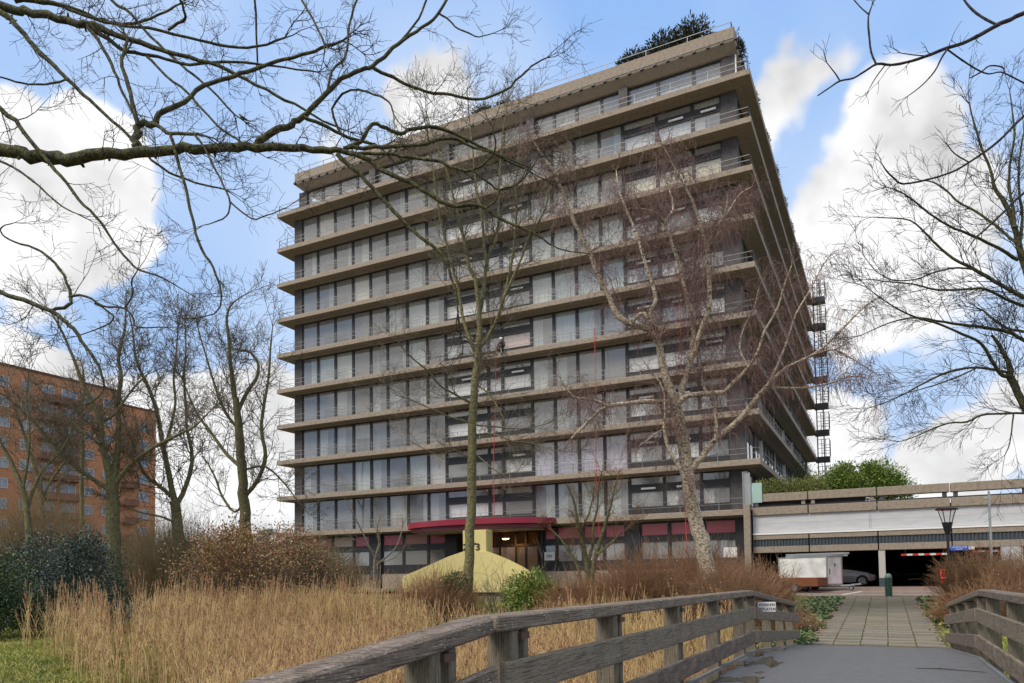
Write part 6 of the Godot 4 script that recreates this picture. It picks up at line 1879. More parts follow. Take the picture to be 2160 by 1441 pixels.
		leaf_mass(t, lumps, 5200, 0.24, 0.035, [Color(0.018, 0.03, 0.014), Color(0.05, 0.07, 0.03)], "leaf", 0.6)
	# planting on the garage deck
	var dk := [Color(0.05, 0.1, 0.015), Color(0.19, 0.28, 0.045), Color(0.32, 0.38, 0.08)]
	var hd := thing("deck_hedge", "clipped green hedge on the garage deck beside the apartment block", "hedge", Vector3(-5.0, 3.6, -45.7))
	var hl := []
	for k in 6: hl.append([Vector3(-1.4 + k * 0.62, 1.05, 0), Vector3(0.6, 0.95, 0.45)])
	leaf_mass(hd, hl, 9000, 0.1, 0.06, [Color(0.08, 0.1, 0.025), Color(0.24, 0.28, 0.07), Color(0.28, 0.2, 0.08)], "leaf", 0.7, 0.12)
	var hw := G.new()
	for k in 12: hw.tube(PackedVector3Array([Vector3(-1.9 + k * 0.36, -0.1, 0), Vector3(-1.85 + k * 0.36, 1.6, 0.05)]), PackedFloat32Array([0.03, 0.012]), 5)
	put("stems", hw.mesh(), MT["bark_twig"], hd)
	for e in [[-2.5, -47.2, [[Vector3(0, 1.5, 0), Vector3(1.5, 1.0, 1.1)], [Vector3(0.9, 1.3, 0.2), Vector3(1.1, 1.1, 1.0)], [Vector3(0.5, 2.35, 0), Vector3(0.6, 0.5, 0.6)], [Vector3(-1.1, 1.0, 0), Vector3(0.8, 0.8, 0.8)]], "lush green spreading shrub tree on the middle of the garage deck"], [-0.1, -47.0, [[Vector3(0, 1.5, 0), Vector3(1.2, 1.1, 1.0)], [Vector3(0.5, 1.0, 0.1), Vector3(1.05, 0.95, 0.9)], [Vector3(-0.5, 2.3, 0), Vector3(0.6, 0.5, 0.5)]], "green shrub tree at the right end of the garage deck planting"]]:
		var t := thing("deck_shrub", e[3], "shrub", Vector3(e[0], 3.6, e[1]), 0, "shrub trees on the garage deck")
		leaf_mass(t, e[2], 14000, 0.16, 0.06, dk, "leaf_gloss", 0.5, 0.75)
		shrub_twigs(t, Vector3(0.9, 1.9, 0.8), 26, 0.035, "bark_twig", 4)
	for e in [[-4.7, -51.0, "dark green conifer rising behind the clipped deck hedge"], [-2.6, -54.0, "second dark conifer rising behind the clipped deck hedge"]]:
		var t := thing("deck_conifer", e[2], "shrub", Vector3(e[0], 3.6, e[1]), 0, "conifers on the garage deck")
		leaf_mass(t, [[Vector3(0, 2.2, 0), Vector3(0.75, 1.7, 0.75)], [Vector3(0.5, 1.4, 0.2), Vector3(0.8, 1.2, 0.7)]], 5500, 0.13, 0.035, [Color(0.02, 0.045, 0.015), Color(0.055, 0.09, 0.03)], "leaf", 0.6, 0.4)
		shrub_twigs(t, Vector3(0.4, 2.2, 0.4), 10, 0.03, "bark_twig", 4)
	# shrubs in planters on the roof edge
	for e in [[-12.6, -47.6, [[Vector3(-1.6, 0.6, 0), Vector3(1.3, 0.95, 0.7)], [Vector3(0.4, 0.9, 0), Vector3(1.4, 1.25, 0.7)], [Vector3(2.3, 1.0, 0), Vector3(1.3, 1.35, 0.7)]], 6500, "bushy dark shrubs on the roof edge near the right corner of the block"], [-24.8, -47.4, [[Vector3(-0.9, 0.4, 0), Vector3(1.0, 0.6, 0.6)], [Vector3(0.8, 0.35, 0), Vector3(0.9, 0.5, 0.6)]], 2600, "small dark shrubs on the roof edge above the middle of the facade"]]:
		var t := thing("roof_shrub", e[4], "shrub", Vector3(e[0], 34.05, e[1]), 0, "shrubs on the roof edge")
		leaf_mass(t, e[2], e[3], 0.3, 0.09, [Color(0.012, 0.02, 0.012), Color(0.045, 0.055, 0.025), Color(0.09, 0.08, 0.04)], "leaf", 0.5, 0.5)
		shrub_twigs(t, Vector3(1.8, 0.9, 0.4), 30, 0.02, "bark_twig", 3)
	var ks := ["first", "second", "third", "fourth", "fifth", "sixth", "seventh"]
	for k in 7:
		var t := thing("roof_creeper", "%s clump of shrubs from the front along the right roof edge" % ks[k], "shrub", Vector3(-7.55, 34.0, -48.6 - k * 5.6), 0, "shrubs along the right roof edge")
		leaf_mass(t, [[Vector3(0.1, 0.1, 0), Vector3(0.35, 0.3, 1.9)], [Vector3(0.3, -0.15, 0.6), Vector3(0.15, 0.3, 0.8)]], 900, 0.2, 0.07, [Color(0.012, 0.02, 0.012), Color(0.05, 0.06, 0.03)], "leaf", 0.5, 0.6)

# ---------------------------------------------------------------- reeds, grass, ivy
func reed_mesh(sd: int, heads: int) -> ArrayMesh:
	R.seed = sd
	var g := G.new()
	for s in 6:
		var b := Vector3(R.randf_range(-0.2, 0.2), -0.1, R.randf_range(-0.2, 0.2))
		var h := R.randf_range(0.95, 2.05)
		var lean := Vector3(R.randf_range(-0.4, 0.12), 0, R.randf_range(-0.22, 0.22))
		var p := PackedVector3Array()
		var r := PackedFloat32Array()
		for k in 5:
			var t := k / 4.0
			p.append(b + Vector3(0, h * t, 0) + lean * t * t)
			r.append(lerpf(0.0085, 0.0035, t))
		g.col = Color(0.72, 0.51, 0.26).lerp(Color(0.58, 0.46, 0.22), R.randf())
		if R.randf() < 0.25: g.col = Color(0.36, 0.2, 0.09)
		g.tube(p, r, 3, false)
		for l in R.randi_range(1, 3):
			var t := R.randf_range(0.25, 0.85)
			var a := b + Vector3(0, h * t, 0) + lean * t * t
			var an := R.randf() * TAU
			var d := Vector3(cos(an) * 0.5, 1.3, sin(an) * 0.5).normalized()
			var ln := R.randf_range(0.2, 0.45)
			var x := d.cross(Vector3(sin(an), 0.1, cos(an))).normalized() * 0.0055
			var m := a + d * ln * 0.6
			var e := m + (d + Vector3(cos(an) * 0.6, -0.55, sin(an) * 0.6)).normalized() * ln * 0.45
			g.col = Color(0.68, 0.47, 0.23).lerp(Color(0.52, 0.36, 0.17), R.randf())
			g.quad(a - x, a + x, m + x, m - x)
			g.tri(m - x, m + x, e)
		if s < heads:
			# feathery head
			var tp := p[4]
			for k in 30:
				var u := R.randf()
				var q := tp + Vector3(0, -0.06 + 0.28 * u, 0) + lean * 0.25 * u
				var an := R.randf() * TAU
				var d := Vector3(cos(an) * 0.4 - 0.2, 0.9, sin(an) * 0.4).normalized()
				g.col = Color(0.3, 0.16, 0.085).lerp(Color(0.46, 0.28, 0.15), R.randf())
				g.leaf(q, d, Vector3(sin(an), 0.2, cos(an)), R.randf_range(0.06, 0.13) * (1.1 - 0.6 * u), 0.013)
	return g.mesh()

func reeds() -> void:
	var bed := PackedVector2Array([Vector2(-2.5, -3.2), Vector2(-7.5, -2.6), Vector2(-8.6, -5.6), Vector2(-10.6, -9.6), Vector2(-15.6, -12.4), Vector2(-20.5, -15.4), Vector2(-26.5, -18.8), Vector2(-25.0, -21.6), Vector2(-17.0, -20.5), Vector2(-11.0, -20.5), Vector2(-6.0, -20.8), Vector2(-2.6, -18.6)])
	var kinds := []
	for k in 6: kinds.append(reed_mesh(100 + k, [0, 0, 1, 0, 2, 3][k]))
	R.seed = 5
	var fn := FastNoiseLite.new()
	fn.seed = 3
	fn.frequency = 0.16
	var xs := []
	for k in 6: xs.append([])
	var made := 0
	var tries := 0
	while made < 4300 and tries < 120000:
		tries += 1
		var x := R.randf_range(-28, -2.4)
		var z := R.randf_range(-22.8, -2.5)
		if not in_poly(x, z, bed): continue
		var nz := fn.get_noise_2d(x, z)
		if nz < -0.1 and R.randf() < 0.55: continue
		# sparse along the lawn side
		var inner := (z + 5.6) - (x + 8.6) * 0.74
		if R.randf() > smoothstep(1.5, -7.0, inner) + 0.12: continue
		# thin where the bank behind shows
		if x > -15.0 and z < -14.5 and R.randf() < 0.62: continue
		var edge := smoothstep(-11.0, -17.0, x)
		var s := R.randf_range(0.6, 1.0) * lerpf(0.72, 1.0, edge) * (1.0 + 0.35 * nz)
		var b := Basis(Vector3.UP, R.randf_range(-0.7, 0.7)).scaled(Vector3(1, s, 1))
		xs[(made % 6) if x < -9.0 else made % 5].append(Transform3D(b, Vector3(x, ground_y(x, z), z)))
		made += 1
	# scattered plumed stalks on the lawn side, before the holly
	for k in 110:
		var u := R.randf()
		var x := lerpf(-25.6, -14.0, u) + R.randfn(0, 0.7)
		var z := lerpf(-15.9, -10.6, u) + R.randfn(0, 0.6)
		xs[4 + k % 2].append(Transform3D(Basis(Vector3.UP, R.randf_range(-0.7, 0.7)).scaled(Vector3(1, R.randf_range(0.75, 1.05), 1)), Vector3(x, ground_y(x, z), z)))
	var n := thing("reed_bed", "dense bed of tall dry tan reeds filling the ditch left of the bridge", "reeds")
	n.set_meta("kind", "stuff")
	for k in 6:
		var o := multi("reeds", kinds[k], MT["reed"], n, xs[k])
		o.set_meta("kind", "stuff")

func grass() -> void:
	R.seed = 9
	var g := G.new()
	for k in 9:
		var an := R.randf() * TAU
		var b := Vector3(R.randf_range(-0.06, 0.06), 0, R.randf_range(-0.06, 0.06))
		var d := Vector3(cos(an) * 0.6, 1, sin(an) * 0.6).normalized()
		var h := R.randf_range(0.05, 0.12)
		var x := d.cross(Vector3(sin(an), 0, cos(an))).normalized() * 0.005
		var m := b + d * h * 0.6
		var e := m + (d + Vector3(cos(an), -0.3, sin(an)) * 0.6).normalized() * h * 0.5
		g.quad(b - x, b + x, m + x, m - x)
		g.tri(m - x, m + x, e)
	var xs := []
	var cs := []
	var lawn := PackedVector2Array([Vector2(-7.0, -4.0), Vector2(-16, -3.0), Vector2(-34, -10), Vector2(-34, -22), Vector2(-24.5, -21.5), Vector2(-15.4, -15.2), Vector2(-8.4, -11.0)])
	var bank := PackedVector2Array([Vector2(1.4, -5), Vector2(9, -5), Vector2(9, -22.5), Vector2(1.3, -23)])
	var far := PackedVector2Array([Vector2(-3.0, -21), Vector2(-28, -21.5), Vector2(-28, -30), Vector2(-3, -30)])
	for part in [[lawn, 42000], [bank, 9000], [far, 9000]]:
		var pl: PackedVector2Array = part[0]
		var lo := pl[0]
		var hi := pl[0]
		for p in pl:
			lo = lo.min(p)
			hi = hi.max(p)
		var k := 0
		while k < part[1]:
			k += 1
			var x := R.randf_range(lo.x, hi.x)
			var z := R.randf_range(lo.y, hi.y)
			if not in_poly(x, z, pl): continue
			var s := R.randf_range(0.8, 1.7) * (1.0 if z > -17 else 1.5)
			xs.append(Transform3D(Basis(Vector3.UP, R.randf() * TAU).scaled(Vector3(1.6, s, 1.6)), Vector3(x, ground_y(x, z) - 0.01, z)))
			cs.append(Color(0.2, 0.27, 0.04).lerp(Color(0.5, 0.43, 0.14), pow(R.randf(), 1.4)))
	var o := multi("grass", g.mesh(), MT["leaf"], self, xs, cs)
	tag(o, "short green and straw coloured grass on the lawns and banks", "grass", "", "stuff")

func ivy() -> void:
	R.seed = 21
	var g := G.new()
	# a lobed ivy leaf
	var pts := [Vector3(0, 0, 0), Vector3(0.05, 0.005, 0.0), Vector3(0.035, 0.012, 0.035), Vector3(0.0, 0.0, 0.085), Vector3(-0.035, 0.012, 0.035), Vector3(-0.05, 0.005, 0.0)]
	for i in range(1, 5): g.tri(pts[0], pts[i + 1], pts[i])
	var xs := []
	var cs := []
	for part in [[-3.4, -1.72, -35.5, -18.9, 11000, 1], [1.15, 2.7, -35.5, -23.6, 7000, -1], [-18, -5, -27.5, -21.0, 6500, 0], [-3.0, -2.2, -21, -12.5, 900, 0]]:
		for k in part[4]:
			var x := R.randf_range(part[0], part[1])
			var z := R.randf_range(part[2], part[3])
			if part[5] == 1: x = part[1] - absf(R.randfn(0, 0.55)) + 0.12 * sin(z * 2.1)
			if part[5] == -1: x = part[0] + absf(R.randfn(0, 0.5)) + 0.1 * sin(z * 1.9) + smoothstep(-26.0, -23.6, z) * 0.5
			var y := ground_y(x, z) + absf(R.randfn(0, 0.055)) + 0.015
			xs.append(Transform3D(Basis(Quaternion.from_euler(Vector3(R.randf_range(-0.9, 0.7), R.randf() * TAU, R.randf_range(-0.7, 0.7)))).scaled(Vector3.ONE * R.randf_range(0.6, 1.15)), Vector3(x, y, z)))
			cs.append(Color(0.03, 0.07, 0.02).lerp(Color(0.16, 0.23, 0.09), R.randf()) if R.randf() < 0.88 else Color(0.36, 0.26, 0.06))
	var o := multi("ivy", g.mesh(), MT["leaf_gloss"], self, xs, cs)
	tag(o, "glossy dark green ivy carpeting the ground beside the path and before the entrance", "ivy", "", "stuff")
# ---------------------------------------------------------------- materials, sky, camera
func materials() -> void:
	var nb := ntex(1, 0.03, 4, [], 512, FastNoiseLite.TYPE_SIMPLEX_SMOOTH, 6.0)
	var nf := ntex(2, 0.12, 3, [], 512, FastNoiseLite.TYPE_SIMPLEX_SMOOTH, 5.0)
	var grain := ntex(3, 0.06, 5, [[0.0, 0.55, 0.53, 0.5], [0.45, 0.85, 0.84, 0.82], [1.0, 1.15, 1.12, 1.08]])
	var rough := ntex(4, 0.02, 6, [[0.0, 0.62, 0.6, 0.57], [0.5, 0.88, 0.87, 0.85], [1.0, 1.0, 1.0, 1.0]])
	var patch := ntex(5, 0.012, 6, [[0.0, 0.55, 0.55, 0.5], [0.4, 0.8, 0.8, 0.78], [0.6, 0.95, 0.95, 0.93], [1.0, 1.1, 1.1, 1.1]])
	tri(mat("concrete", Color(0.35, 0.293, 0.24), 0.9), rough, Vector3.ONE * 0.35, nf, 0.5)
	tri(mat("concrete_pale", Color(0.32, 0.27, 0.215), 0.9), rough, Vector3.ONE * 0.4, nf, 0.5)
	tri(mat("soffit", Color(0.38, 0.315, 0.255), 0.9), rough, Vector3.ONE * 0.3, nf, 0.4)
	mat("soffit_light", Color(0.35, 0.3, 0.24), 0.8)
	tri(mat("dark_wall", Color(0.075, 0.068, 0.075), 0.7), patch, Vector3.ONE * 0.3)
	mat("dark_frame", Color(0.02, 0.021, 0.026), 0.5)
	mat("black_paint", Color(0.018, 0.018, 0.022), 0.45)
	mat("steel", Color(0.24, 0.25, 0.26), 0.5, 0.4)
	mat("dark_steel", Color(0.045, 0.048, 0.055), 0.5, 0.3)
	mat("galvanised", Color(0.4, 0.42, 0.43), 0.45, 0.7)
	mat("pillar_paint", Color(0.42, 0.4, 0.36), 0.7)
	mat("white_paint", Color(0.74, 0.74, 0.73), 0.5)
	tri(mat("white_cladding", Color(0.52, 0.53, 0.55), 0.55), ntex(31, 0.01, 4, [[0.0, 0.85, 0.85, 0.85], [1.0, 1.0, 1.0, 1.0]]), Vector3(0.15, 0.6, 0.15))
	mat("room_wall", Color(0.26, 0.24, 0.21), 0.9)
	mat("brown_panel", Color(0.13, 0.075, 0.04), 0.7)
	mat("white_cloth", Color(0.75, 0.74, 0.72), 0.9)
	mat("sheer", Color(0.5, 0.55, 0.51), 0.9)
	mat("cream", Color(0.78, 0.68, 0.46), 0.9)
	mat("cream_blind", Color(0.55, 0.5, 0.4), 0.9)
	mat("grey_blind", Color(0.5, 0.52, 0.53), 0.9)
	mat("lavender", Color(0.5, 0.43, 0.56), 0.9)
	mat("pinkish", Color(0.66, 0.42, 0.34), 0.9)
	for q in ["white_cloth", "sheer", "cream", "lavender", "pinkish"]:
		MT[q].backlight_enabled = true
		MT[q].backlight = Color(0.25, 0.25, 0.25)
	mat("red_film", Color(0.55, 0.12, 0.16), 0.2)
	mat("rose_film", Color(0.45, 0.2, 0.17), 0.4)
	mat("pale_film", Color(0.55, 0.42, 0.34), 0.4)
	mat("red_paint", Color(0.27, 0.018, 0.04), 0.35)
	mat("red_dark", Color(0.14, 0.016, 0.03), 0.4)
	tri(mat("yellow_paint", Color(0.72, 0.62, 0.27), 0.65), ntex(33, 0.02, 5, [[0.0, 0.86, 0.85, 0.82], [1.0, 1.0, 1.0, 1.0]]), Vector3.ONE * 0.3)
	mat("orange_shade", Color(0.7, 0.25, 0.05), 0.5)
	mat("red_sign", Color(0.6, 0.03, 0.025), 0.5)
	mat("blue_sign", Color(0.06, 0.13, 0.55), 0.35)
	mat("slate_metal", Color(0.055, 0.07, 0.085), 0.45, 0.2)
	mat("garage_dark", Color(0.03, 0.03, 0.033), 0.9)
	mat("grey_cabinet", Color(0.45, 0.47, 0.5), 0.5)
	mat("green_paint", Color(0.01, 0.05, 0.036), 0.35)
	mat("green_pale", Color(0.1, 0.2, 0.17), 0.5)
	mat("rubber", Color(0.02, 0.02, 0.021), 0.8)
	tri(mat("rust", Color(0.2, 0.065, 0.025), 0.85), rough, Vector3.ONE * 0.8)
	mat("rusty_steel", Color(0.1, 0.06, 0.045), 0.7, 0.3)
	tri(mat("white_panel", Color(0.78, 0.78, 0.77), 0.35), patch, Vector3.ONE * 0.2)
	var sp := mat("silver_paint", Color(0.3, 0.3, 0.31), 0.3, 0.6)
	sp.clearcoat_enabled = true
	sp.clearcoat = 1.0
	mat("car_glass", Color(0.015, 0.017, 0.02), 0.08)
	mat("helmet", Color(0.7, 0.68, 0.6), 0.35)
	mat("red_rope", Color(0.5, 0.05, 0.045), 0.8)
	mat("worn_white", Color(0.6, 0.58, 0.55), 0.8)
	mat("pale_seed", Color(0.5, 0.35, 0.33), 0.8)
	for q in [["warm_glow", Color(1.0, 0.8, 0.5), 5.0], ["red_glow", Color(1.0, 0.05, 0.03), 3.0]]:
		var m := mat(q[0], q[1], 0.5)
		m.emission_enabled = true
		m.emission = q[1]
		m.emission_energy_multiplier = q[2]
	# glass
	for q in [["glass", Color(0.92, 0.93, 0.93), 0.04, 0.85], ["clear_glass", Color(0.9, 0.95, 0.95), 0.08, 0.5], ["cloudy_glass", Color(0.4, 0.43, 0.42), 0.55, 0.5], ["green_glass", Color(0.5, 0.72, 0.66), 0.5, 0.5]]:
		var m := mat(q[0], q[1], 0.02)
		m.albedo_color.a = q[2]
		m.transparency = BaseMaterial3D.TRANSPARENCY_ALPHA
		m.metallic_specular = q[3]
		if q[0] == "glass": m.metallic = 0.24
	var sg := mat("sky_glass", Color(0.16, 0.2, 0.26), 0.06)
	sg.metallic_specular = 0.9
	# brick
	tri(mat("orange_brick", Color(0.56, 0.26, 0.14), 0.9), rough, Vector3(0.3, 1.2, 0.3))
	tri(mat("brick_brown", Color(0.25, 0.12, 0.08), 0.9), rough, Vector3.ONE * 0.3)
	mat("brick_dark", Color(0.12, 0.05, 0.035), 0.9)
	mat("pale_frame", Color(0.6, 0.6, 0.6), 0.6)
	# ground
	tri(mat("soil", Color(0.13, 0.115, 0.045), 1.0), ntex(7, 0.02, 6, [[0.0, 0.35, 0.6, 0.3], [0.45, 0.8, 0.95, 0.7], [0.6, 1.0, 0.85, 0.8], [1.0, 1.15, 0.9, 0.9]]), Vector3.ONE * 0.4, nb, 0.8)
	tri(mat("moss", Color(0.1, 0.11, 0.025), 1.0), rough, Vector3.ONE * 2.0)
	for k in 4:
		var c: Color = [Color(0.27, 0.245, 0.215), Color(0.29, 0.262, 0.23), Color(0.245, 0.23, 0.21), Color(0.27, 0.255, 0.205)][k]
		tri(mat("tile_%d" % k, c, 0.85), grain, Vector3.ONE * (0.9 + 0.1 * k), nf, 0.4)
	MT["clinker"] = clinker()
	MT["deck"] = deck_material()
	var pu := mat("puddle", Color(0.1, 0.092, 0.075), 0.05)
	pu.metallic_specular = 0.6
	# timber
	wood()
	# bark and twigs
	bark("bark_moss", [[0.0, 0.012, 0.012, 0.009], [0.45, 0.04, 0.036, 0.022], [0.6, 0.085, 0.09, 0.022], [1.0, 0.15, 0.14, 0.035]], 1.4)
	bark("bark_dark", [[0.0, 0.012, 0.01, 0.01], [1.0, 0.045, 0.036, 0.03]], 2.0)
	bark("bark_near", [[0.0, 0.03, 0.024, 0.018], [1.0, 0.09, 0.07, 0.05]], 2.0)
	bark("bark_green", [[0.0, 0.06, 0.053, 0.035], [0.45, 0.145, 0.13, 0.075], [0.62, 0.18, 0.175, 0.05], [1.0, 0.27, 0.24, 0.14]], 0.9)
	bark("bark_grey", [[0.0, 0.07, 0.06, 0.04], [0.4, 0.17, 0.15, 0.1], [0.58, 0.16, 0.155, 0.045], [1.0, 0.33, 0.3, 0.2]], 0.8)
	bark("bark_grey_twig", [[0.0, 0.1, 0.085, 0.06], [1.0, 0.24, 0.2, 0.14]], 1.0)
	bark("bark_twig", [[0.0, 0.08, 0.066, 0.044], [1.0, 0.19, 0.155, 0.105]], 1.0)
	bark("bark_pale", [[0.0, 0.13, 0.11, 0.08], [1.0, 0.3, 0.26, 0.2]], 1.0)
	bark("birch_bark", [[0.0, 0.02, 0.017, 0.013], [0.33, 0.07, 0.05, 0.035], [0.4, 0.42, 0.32, 0.19], [0.55, 0.6, 0.52, 0.4], [1.0, 0.66, 0.6, 0.52]], 0.9)
	bark("birch_twig", [[0.0, 0.14, 0.085, 0.075], [1.0, 0.27, 0.17, 0.15]], 1.0)
	bark("rust_twig", [[0.0, 0.14, 0.075, 0.035], [1.0, 0.27, 0.16, 0.08]], 1.0)
	for k in 3:
		bark("rust_twig_%d" % k, [[0.0, 0.2, 0.1, 0.05], [1.0, 0.42 - 0.03 * k, 0.25 - 0.012 * k, 0.13]], 1.6)
	bark("haze_twig", [[0.0, 0.14, 0.1, 0.055], [1.0, 0.3, 0.23, 0.12]], 0.6)
	for q in [["vertex", 0.8], ["leaf", 0.75], ["leaf_gloss", 0.42], ["reed", 0.75]]:
		var m := mat(q[0], Color.WHITE, q[1])
		m.vertex_color_use_as_albedo = true
		if q[0] != "vertex":
			m.backlight_enabled = true
			m.backlight = Color(0.3, 0.3, 0.2)

func bark(called: String, stops: Array, scale: float) -> void:
	var t := ntex(called.hash() % 900, 0.035, 5, stops, 256)
	var m := tri(mat(called, Color.WHITE, 0.9), t, Vector3(scale, scale * (1.25 if called == "birch_bark" else 0.6), scale))
	if called == "birch_bark": m.normal_scale = 0.35
	if not called.contains("twig"):
		m.normal_enabled = true
		m.normal_texture = ntex(called.hash() % 500, 0.06, 4, [], 256, FastNoiseLite.TYPE_SIMPLEX_SMOOTH, 7.0)

func clinker() -> StandardMaterial3D:
	# small paving bricks, too far off to tell apart singly
	var im := Image.create(256, 256, false, Image.FORMAT_RGB8)
	R.seed = 4
	for y in 16:
		for x in 8:
			var c := Color(0.3, 0.2, 0.15).lerp(Color(0.24, 0.19, 0.16), R.randf()) * R.randf_range(0.8, 1.15)
			im.fill_rect(Rect2i((x * 32 + (16 if y % 2 else 0)) % 256, y * 16, 31, 15), c.linear_to_srgb())
			if y % 2 and x == 7: im.fill_rect(Rect2i(0, y * 16, 15, 15), c.linear_to_srgb())
	return tri(mat("clinker", Color.WHITE, 0.9), ImageTexture.create_from_image(im), Vector3.ONE * 0.6)

func deck_material() -> StandardMaterial3D:
	var m := tri(mat("deck", Color(0.15, 0.15, 0.153), 0.6), ntex(41, 0.15, 3, [[0.0, 0.55, 0.55, 0.55], [0.5, 0.9, 0.9, 0.9], [1.0, 1.3, 1.3, 1.3]]), Vector3(0.6, 0.6, 0.6), ntex(42, 0.2, 2, [], 512, FastNoiseLite.TYPE_SIMPLEX_SMOOTH, 5.0), 0.6)
	m.roughness_texture = ntex(43, 0.012, 4, [[0.0, 0.12, 0.12, 0.12], [0.4, 0.3, 0.3, 0.3], [1.0, 0.6, 0.6, 0.6]])
	m.roughness = 1.0
	return m

func wood() -> void:
	# weathered boards: long grain, cracks and specks of pale lichen
	var n1 := FastNoiseLite.new()
	n1.seed = 6
	n1.frequency = 0.02
	n1.fractal_octaves = 4
	var n2 := FastNoiseLite.new()
	n2.seed = 8
	n2.frequency = 0.11
	n2.fractal_octaves = 2
	var n3 := FastNoiseLite.new()
	n3.seed = 9
	n3.frequency = 0.012
	n3.fractal_octaves = 3
	var bump := Image.create(512, 512, false, Image.FORMAT_RGB8)
	var ims := []
	for k in 3: ims.append(Image.create(512, 512, false, Image.FORMAT_RGB8))
	for y in 512:
		for x in 512:
			var gr := n1.get_noise_2d(x * 0.5, y * 9.0 + 18.0 * n3.get_noise_2d(x * 0.6, y)) * 0.5 + 0.5
			var crack := smoothstep(0.36, 0.3, gr)
			var l := smoothstep(0.32, 0.46, n2.get_noise_2d(x, y)) * smoothstep(-0.25, 0.3, n3.get_noise_2d(x + 900, y))
			var w := n3.get_noise_2d(x, y + 500)
			for k in 3:
				var c: Color = [Color(0.19, 0.15, 0.112), Color(0.215, 0.18, 0.135), Color(0.165, 0.128, 0.1)][k]
				c = c * (0.6 + 0.75 * gr) * (1.0 + 0.5 * w)
				c = c.lerp(Color(0.02, 0.017, 0.014), crack * 0.75)
				if w > 0.12 and k == 1: c = c.lerp(Color(0.09, 0.09, 0.045), 0.35)
				c = c.lerp(Color(0.5, 0.48, 0.44), l * [0.75, 0.25, 0.6][k])
				ims[k].set_pixel(x, y, c.clamp().linear_to_srgb())
			var hgt := clampf(gr * (1.0 - crack), 0, 1)
			bump.set_pixel(x, y, Color(hgt, hgt, hgt))
	bump.bump_map_to_normal_map(4.0)
	var bt := ImageTexture.create_from_image(bump)
	for k in 3:
		# grain runs along z: planes across x read (z, y), planes across y read (x, z)
		tri(mat("wood_%d" % k, Color.WHITE, 0.85), ImageTexture.create_from_image(ims[k]), Vector3(1.3, 1.3, 0.42), bt, 0.8)
	var up := ims[1].duplicate() as Image
	up.rotate_90(CLOCKWISE)
	tri(mat("wood_post", Color(0.85, 0.85, 0.85), 0.85), ImageTexture.create_from_image(up), Vector3(1.4, 0.5, 1.4))
	tri(mat("wood_dark", Color(0.5, 0.5, 0.5), 0.9), ImageTexture.create_from_image(up), Vector3(1.4, 0.5, 1.4))

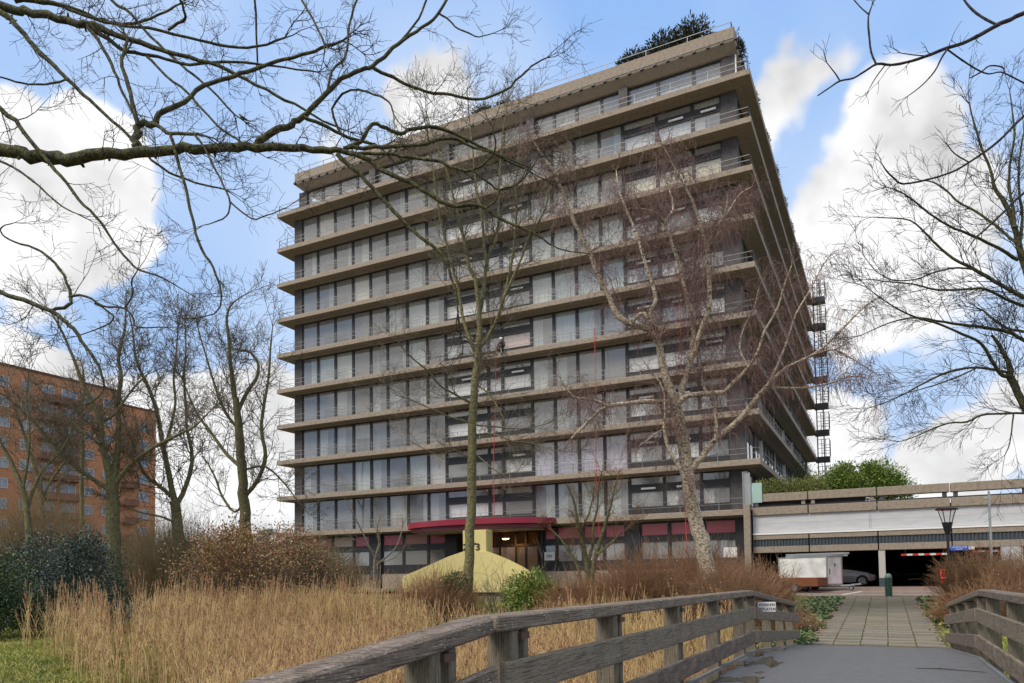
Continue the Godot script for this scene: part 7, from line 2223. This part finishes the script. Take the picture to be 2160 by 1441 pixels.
func sky_texture() -> ImageTexture:
	var W := 2560
	var H := 1280
	var n1 := FastNoiseLite.new()
	n1.seed = 17
	n1.frequency = 2.6
	n1.fractal_octaves = 6
	n1.fractal_gain = 0.52
	var n2 := FastNoiseLite.new()
	n2.seed = 23
	n2.frequency = 1.1
	n2.fractal_octaves = 3
	# cumulus heads: azimuth, elevation, size across, size up, weight
	var heads := [[-61.5, 25, 4.6, 3.4, 1.0], [-56.2, 26.2, 3.2, 3.2, 1.0], [-58.5, 22.8, 5.5, 2.8, 0.95], [-56.5, 18.6, 6.5, 2.6, 0.42], [-62.5, 13, 5, 2.6, 0.85],
		[-31, 33.6, 3.8, 4, 0.78], [-29, 37, 3, 3.5, 0.5], [1.6, 27.2, 4.2, 3.6, 1.0], [-1.4, 24.2, 3.6, 3.6, 1.0], [4.2, 23, 4.2, 4.4, 1.0], [0.6, 20, 5, 4, 1.0], [2.0, 16.4, 5, 2.6, 0.7], [-1.5, 15, 4, 3, 0.5],
		[-2.9, 9.4, 4, 3.4, 1.0], [4.3, 7.5, 4.6, 2.8, 0.95], [-6, 31.5, 3.6, 3.4, 0.52], [-41.5, 29.5, 3, 3, 0.4], [8.5, 16, 4, 2.5, 0.4], [9, 10, 5, 3, 0.6], [-5.5, 20, 3, 5, 0.35], [-46, 8, 12, 6, 1.15], [-22, 6, 16, 5, 0.8], [-66, 6, 10, 4, 0.8]]
	R.seed = 31
	for k in 210:
		var az := R.randf_range(16, 290)
		var el := R.randf_range(4, 75)
		var big := R.randf_range(4, 10)
		heads.append([az, el, big / maxf(cos(deg_to_rad(el)), 0.35), big * 0.7, R.randf_range(0.3, 1.0)])
	var cols := []
	for h in heads:
		var e := deg_to_rad(h[1])
		var a := deg_to_rad(h[0])
		cols.append([Vector3(sin(a) * cos(e), sin(e), -cos(a) * cos(e)), Vector3(cos(a), 0, sin(a)), Vector3(-sin(a) * sin(e), cos(e), cos(a) * sin(e)), 1.0 / (deg_to_rad(h[2])), 1.0 / (deg_to_rad(h[3])), h[4]])
	var f := PackedFloat32Array()
	f.resize(W * H * 3)
	# which heads matter in each column
	for y in H:
		var v := (y + 0.5) / H
		var el := (0.5 - v) * PI
		if el < -0.02:
			for x in W:
				var i0 := (y * W + x) * 3
				f[i0] = 0.2; f[i0 + 1] = 0.19; f[i0 + 2] = 0.16
			continue
		var se := sin(el)
		var ce := cos(el)
		var near := []
		for k in heads.size():
			if absf(heads[k][1] - rad_to_deg(el)) < heads[k][3] * 2.2 + 2.0: near.append(cols[k])
		var t := clampf(el / 0.9, 0, 1)
		var blue := Vector3(0.32, 0.43, 0.58).lerp(Vector3(0.15, 0.275, 0.525), pow(t, 0.6))
		blue = blue.lerp(Vector3(0.47, 0.5, 0.565), pow(1.0 - clampf(el / 0.3, 0, 1), 2.2) * 0.75)
		for x in W:
			var th := (x + 0.5) / W * TAU
			var d := Vector3(sin(th) * ce, se, -cos(th) * ce)
			var cov := 0.0
			for c in near:
				var w: float = d.dot(c[0])
				if w < 0.9: continue
				var px: float = d.dot(c[1]) * c[3]
				var py: float = d.dot(c[2]) * c[4]
				if py < 0.0: py *= 0.75
				var q := px * px + py * py
				if q < 2.6: cov = maxf(cov, c[5] * (1.0 - q / 2.6))
			var a := n1.get_noise_3dv(d * 1.7)
			var fog := n2.get_noise_3dv(d * 2.0)
			var dens := cov * 1.2 - 0.56 + a * 0.66
			var k := smoothstep(-0.03, 0.15, dens)
			var veil := clampf(0.06 + fog * 0.45 + cov * 0.2, 0, 0.45)
			var body := n1.get_noise_3dv(d * 3.1 + Vector3(0, 0.05, 0))
			var lum := clampf(0.525 + body * 0.26 + dens * 0.05, 0.38, 0.62)
			var cl := Vector3(lum, lum * 1.0, lum * 1.01)
			var o := blue.lerp(Vector3(0.51, 0.545, 0.59), veil).lerp(cl, k)
			var i := (y * W + x) * 3
			f[i] = o.x * 0.92; f[i + 1] = o.y * 0.92; f[i + 2] = o.z * 0.92
	return ImageTexture.create_from_image(Image.create_from_data(W, H, false, Image.FORMAT_RGBF, f.to_byte_array()))

func _ready() -> void:
	# camera: shifted lens, slight upward tilt and roll
	var cam := Camera3D.new()
	cam.name = "camera"
	cam.projection = Camera3D.PROJECTION_FRUSTUM
	cam.near = 0.1
	cam.far = 2000.0
	cam.size = 0.1 * 1441.0 / 1563.36
	cam.frustum_offset = Vector2(0, 0.1 * (1147.4 - 720.5) / 1563.36)
	cam.rotation_order = EULER_ORDER_YXZ
	cam.rotation_degrees = Vector3(2.574, 26.734, -0.755)
	cam.current = true
	add_child(cam)
	var we := WorldEnvironment.new()
	we.name = "world"
	var env := Environment.new()
	env.background_mode = Environment.BG_SKY
	var sk := Sky.new()
	var pm := PanoramaSkyMaterial.new()
	pm.panorama = sky_texture()
	sk.sky_material = pm
	env.sky = sk
	env.background_energy_multiplier = 1.0
	env.tonemap_mode = Environment.TONE_MAPPER_LINEAR
	env.tonemap_exposure = 1.9
	env.sdfgi_enabled = true
	env.ssao_enabled = true
	env.ssil_enabled = true
	we.environment = env
	add_child(we)
	var sun := DirectionalLight3D.new()
	sun.name = "sun"
	sun.light_color = Color(1.0, 0.96, 0.9)
	sun.light_energy = 0.5
	sun.light_angular_distance = 22.0
	sun.shadow_enabled = true
	add_child(sun)
	sun.look_at_from_position(Vector3.ZERO, Vector3(0.35, -0.75, -0.62), Vector3.UP)
	print("sky done ", Time.get_ticks_msec())
	materials()
	print("materials ", Time.get_ticks_msec())
	ground()
	bridge()
	R.seed = 42
	apartment_block()
	entrance()
	fire_escape()
	garage()
	brick_flats()
	print("buildings ", Time.get_ticks_msec())
	furniture()
	vehicles()
	trees()
	print("trees ", Time.get_ticks_msec())
	shrubs()
	print("shrubs ", Time.get_ticks_msec())
	reeds()
	grass()
	ivy()
	climber()
	fallen_bits()
	print("end ", Time.get_ticks_msec())
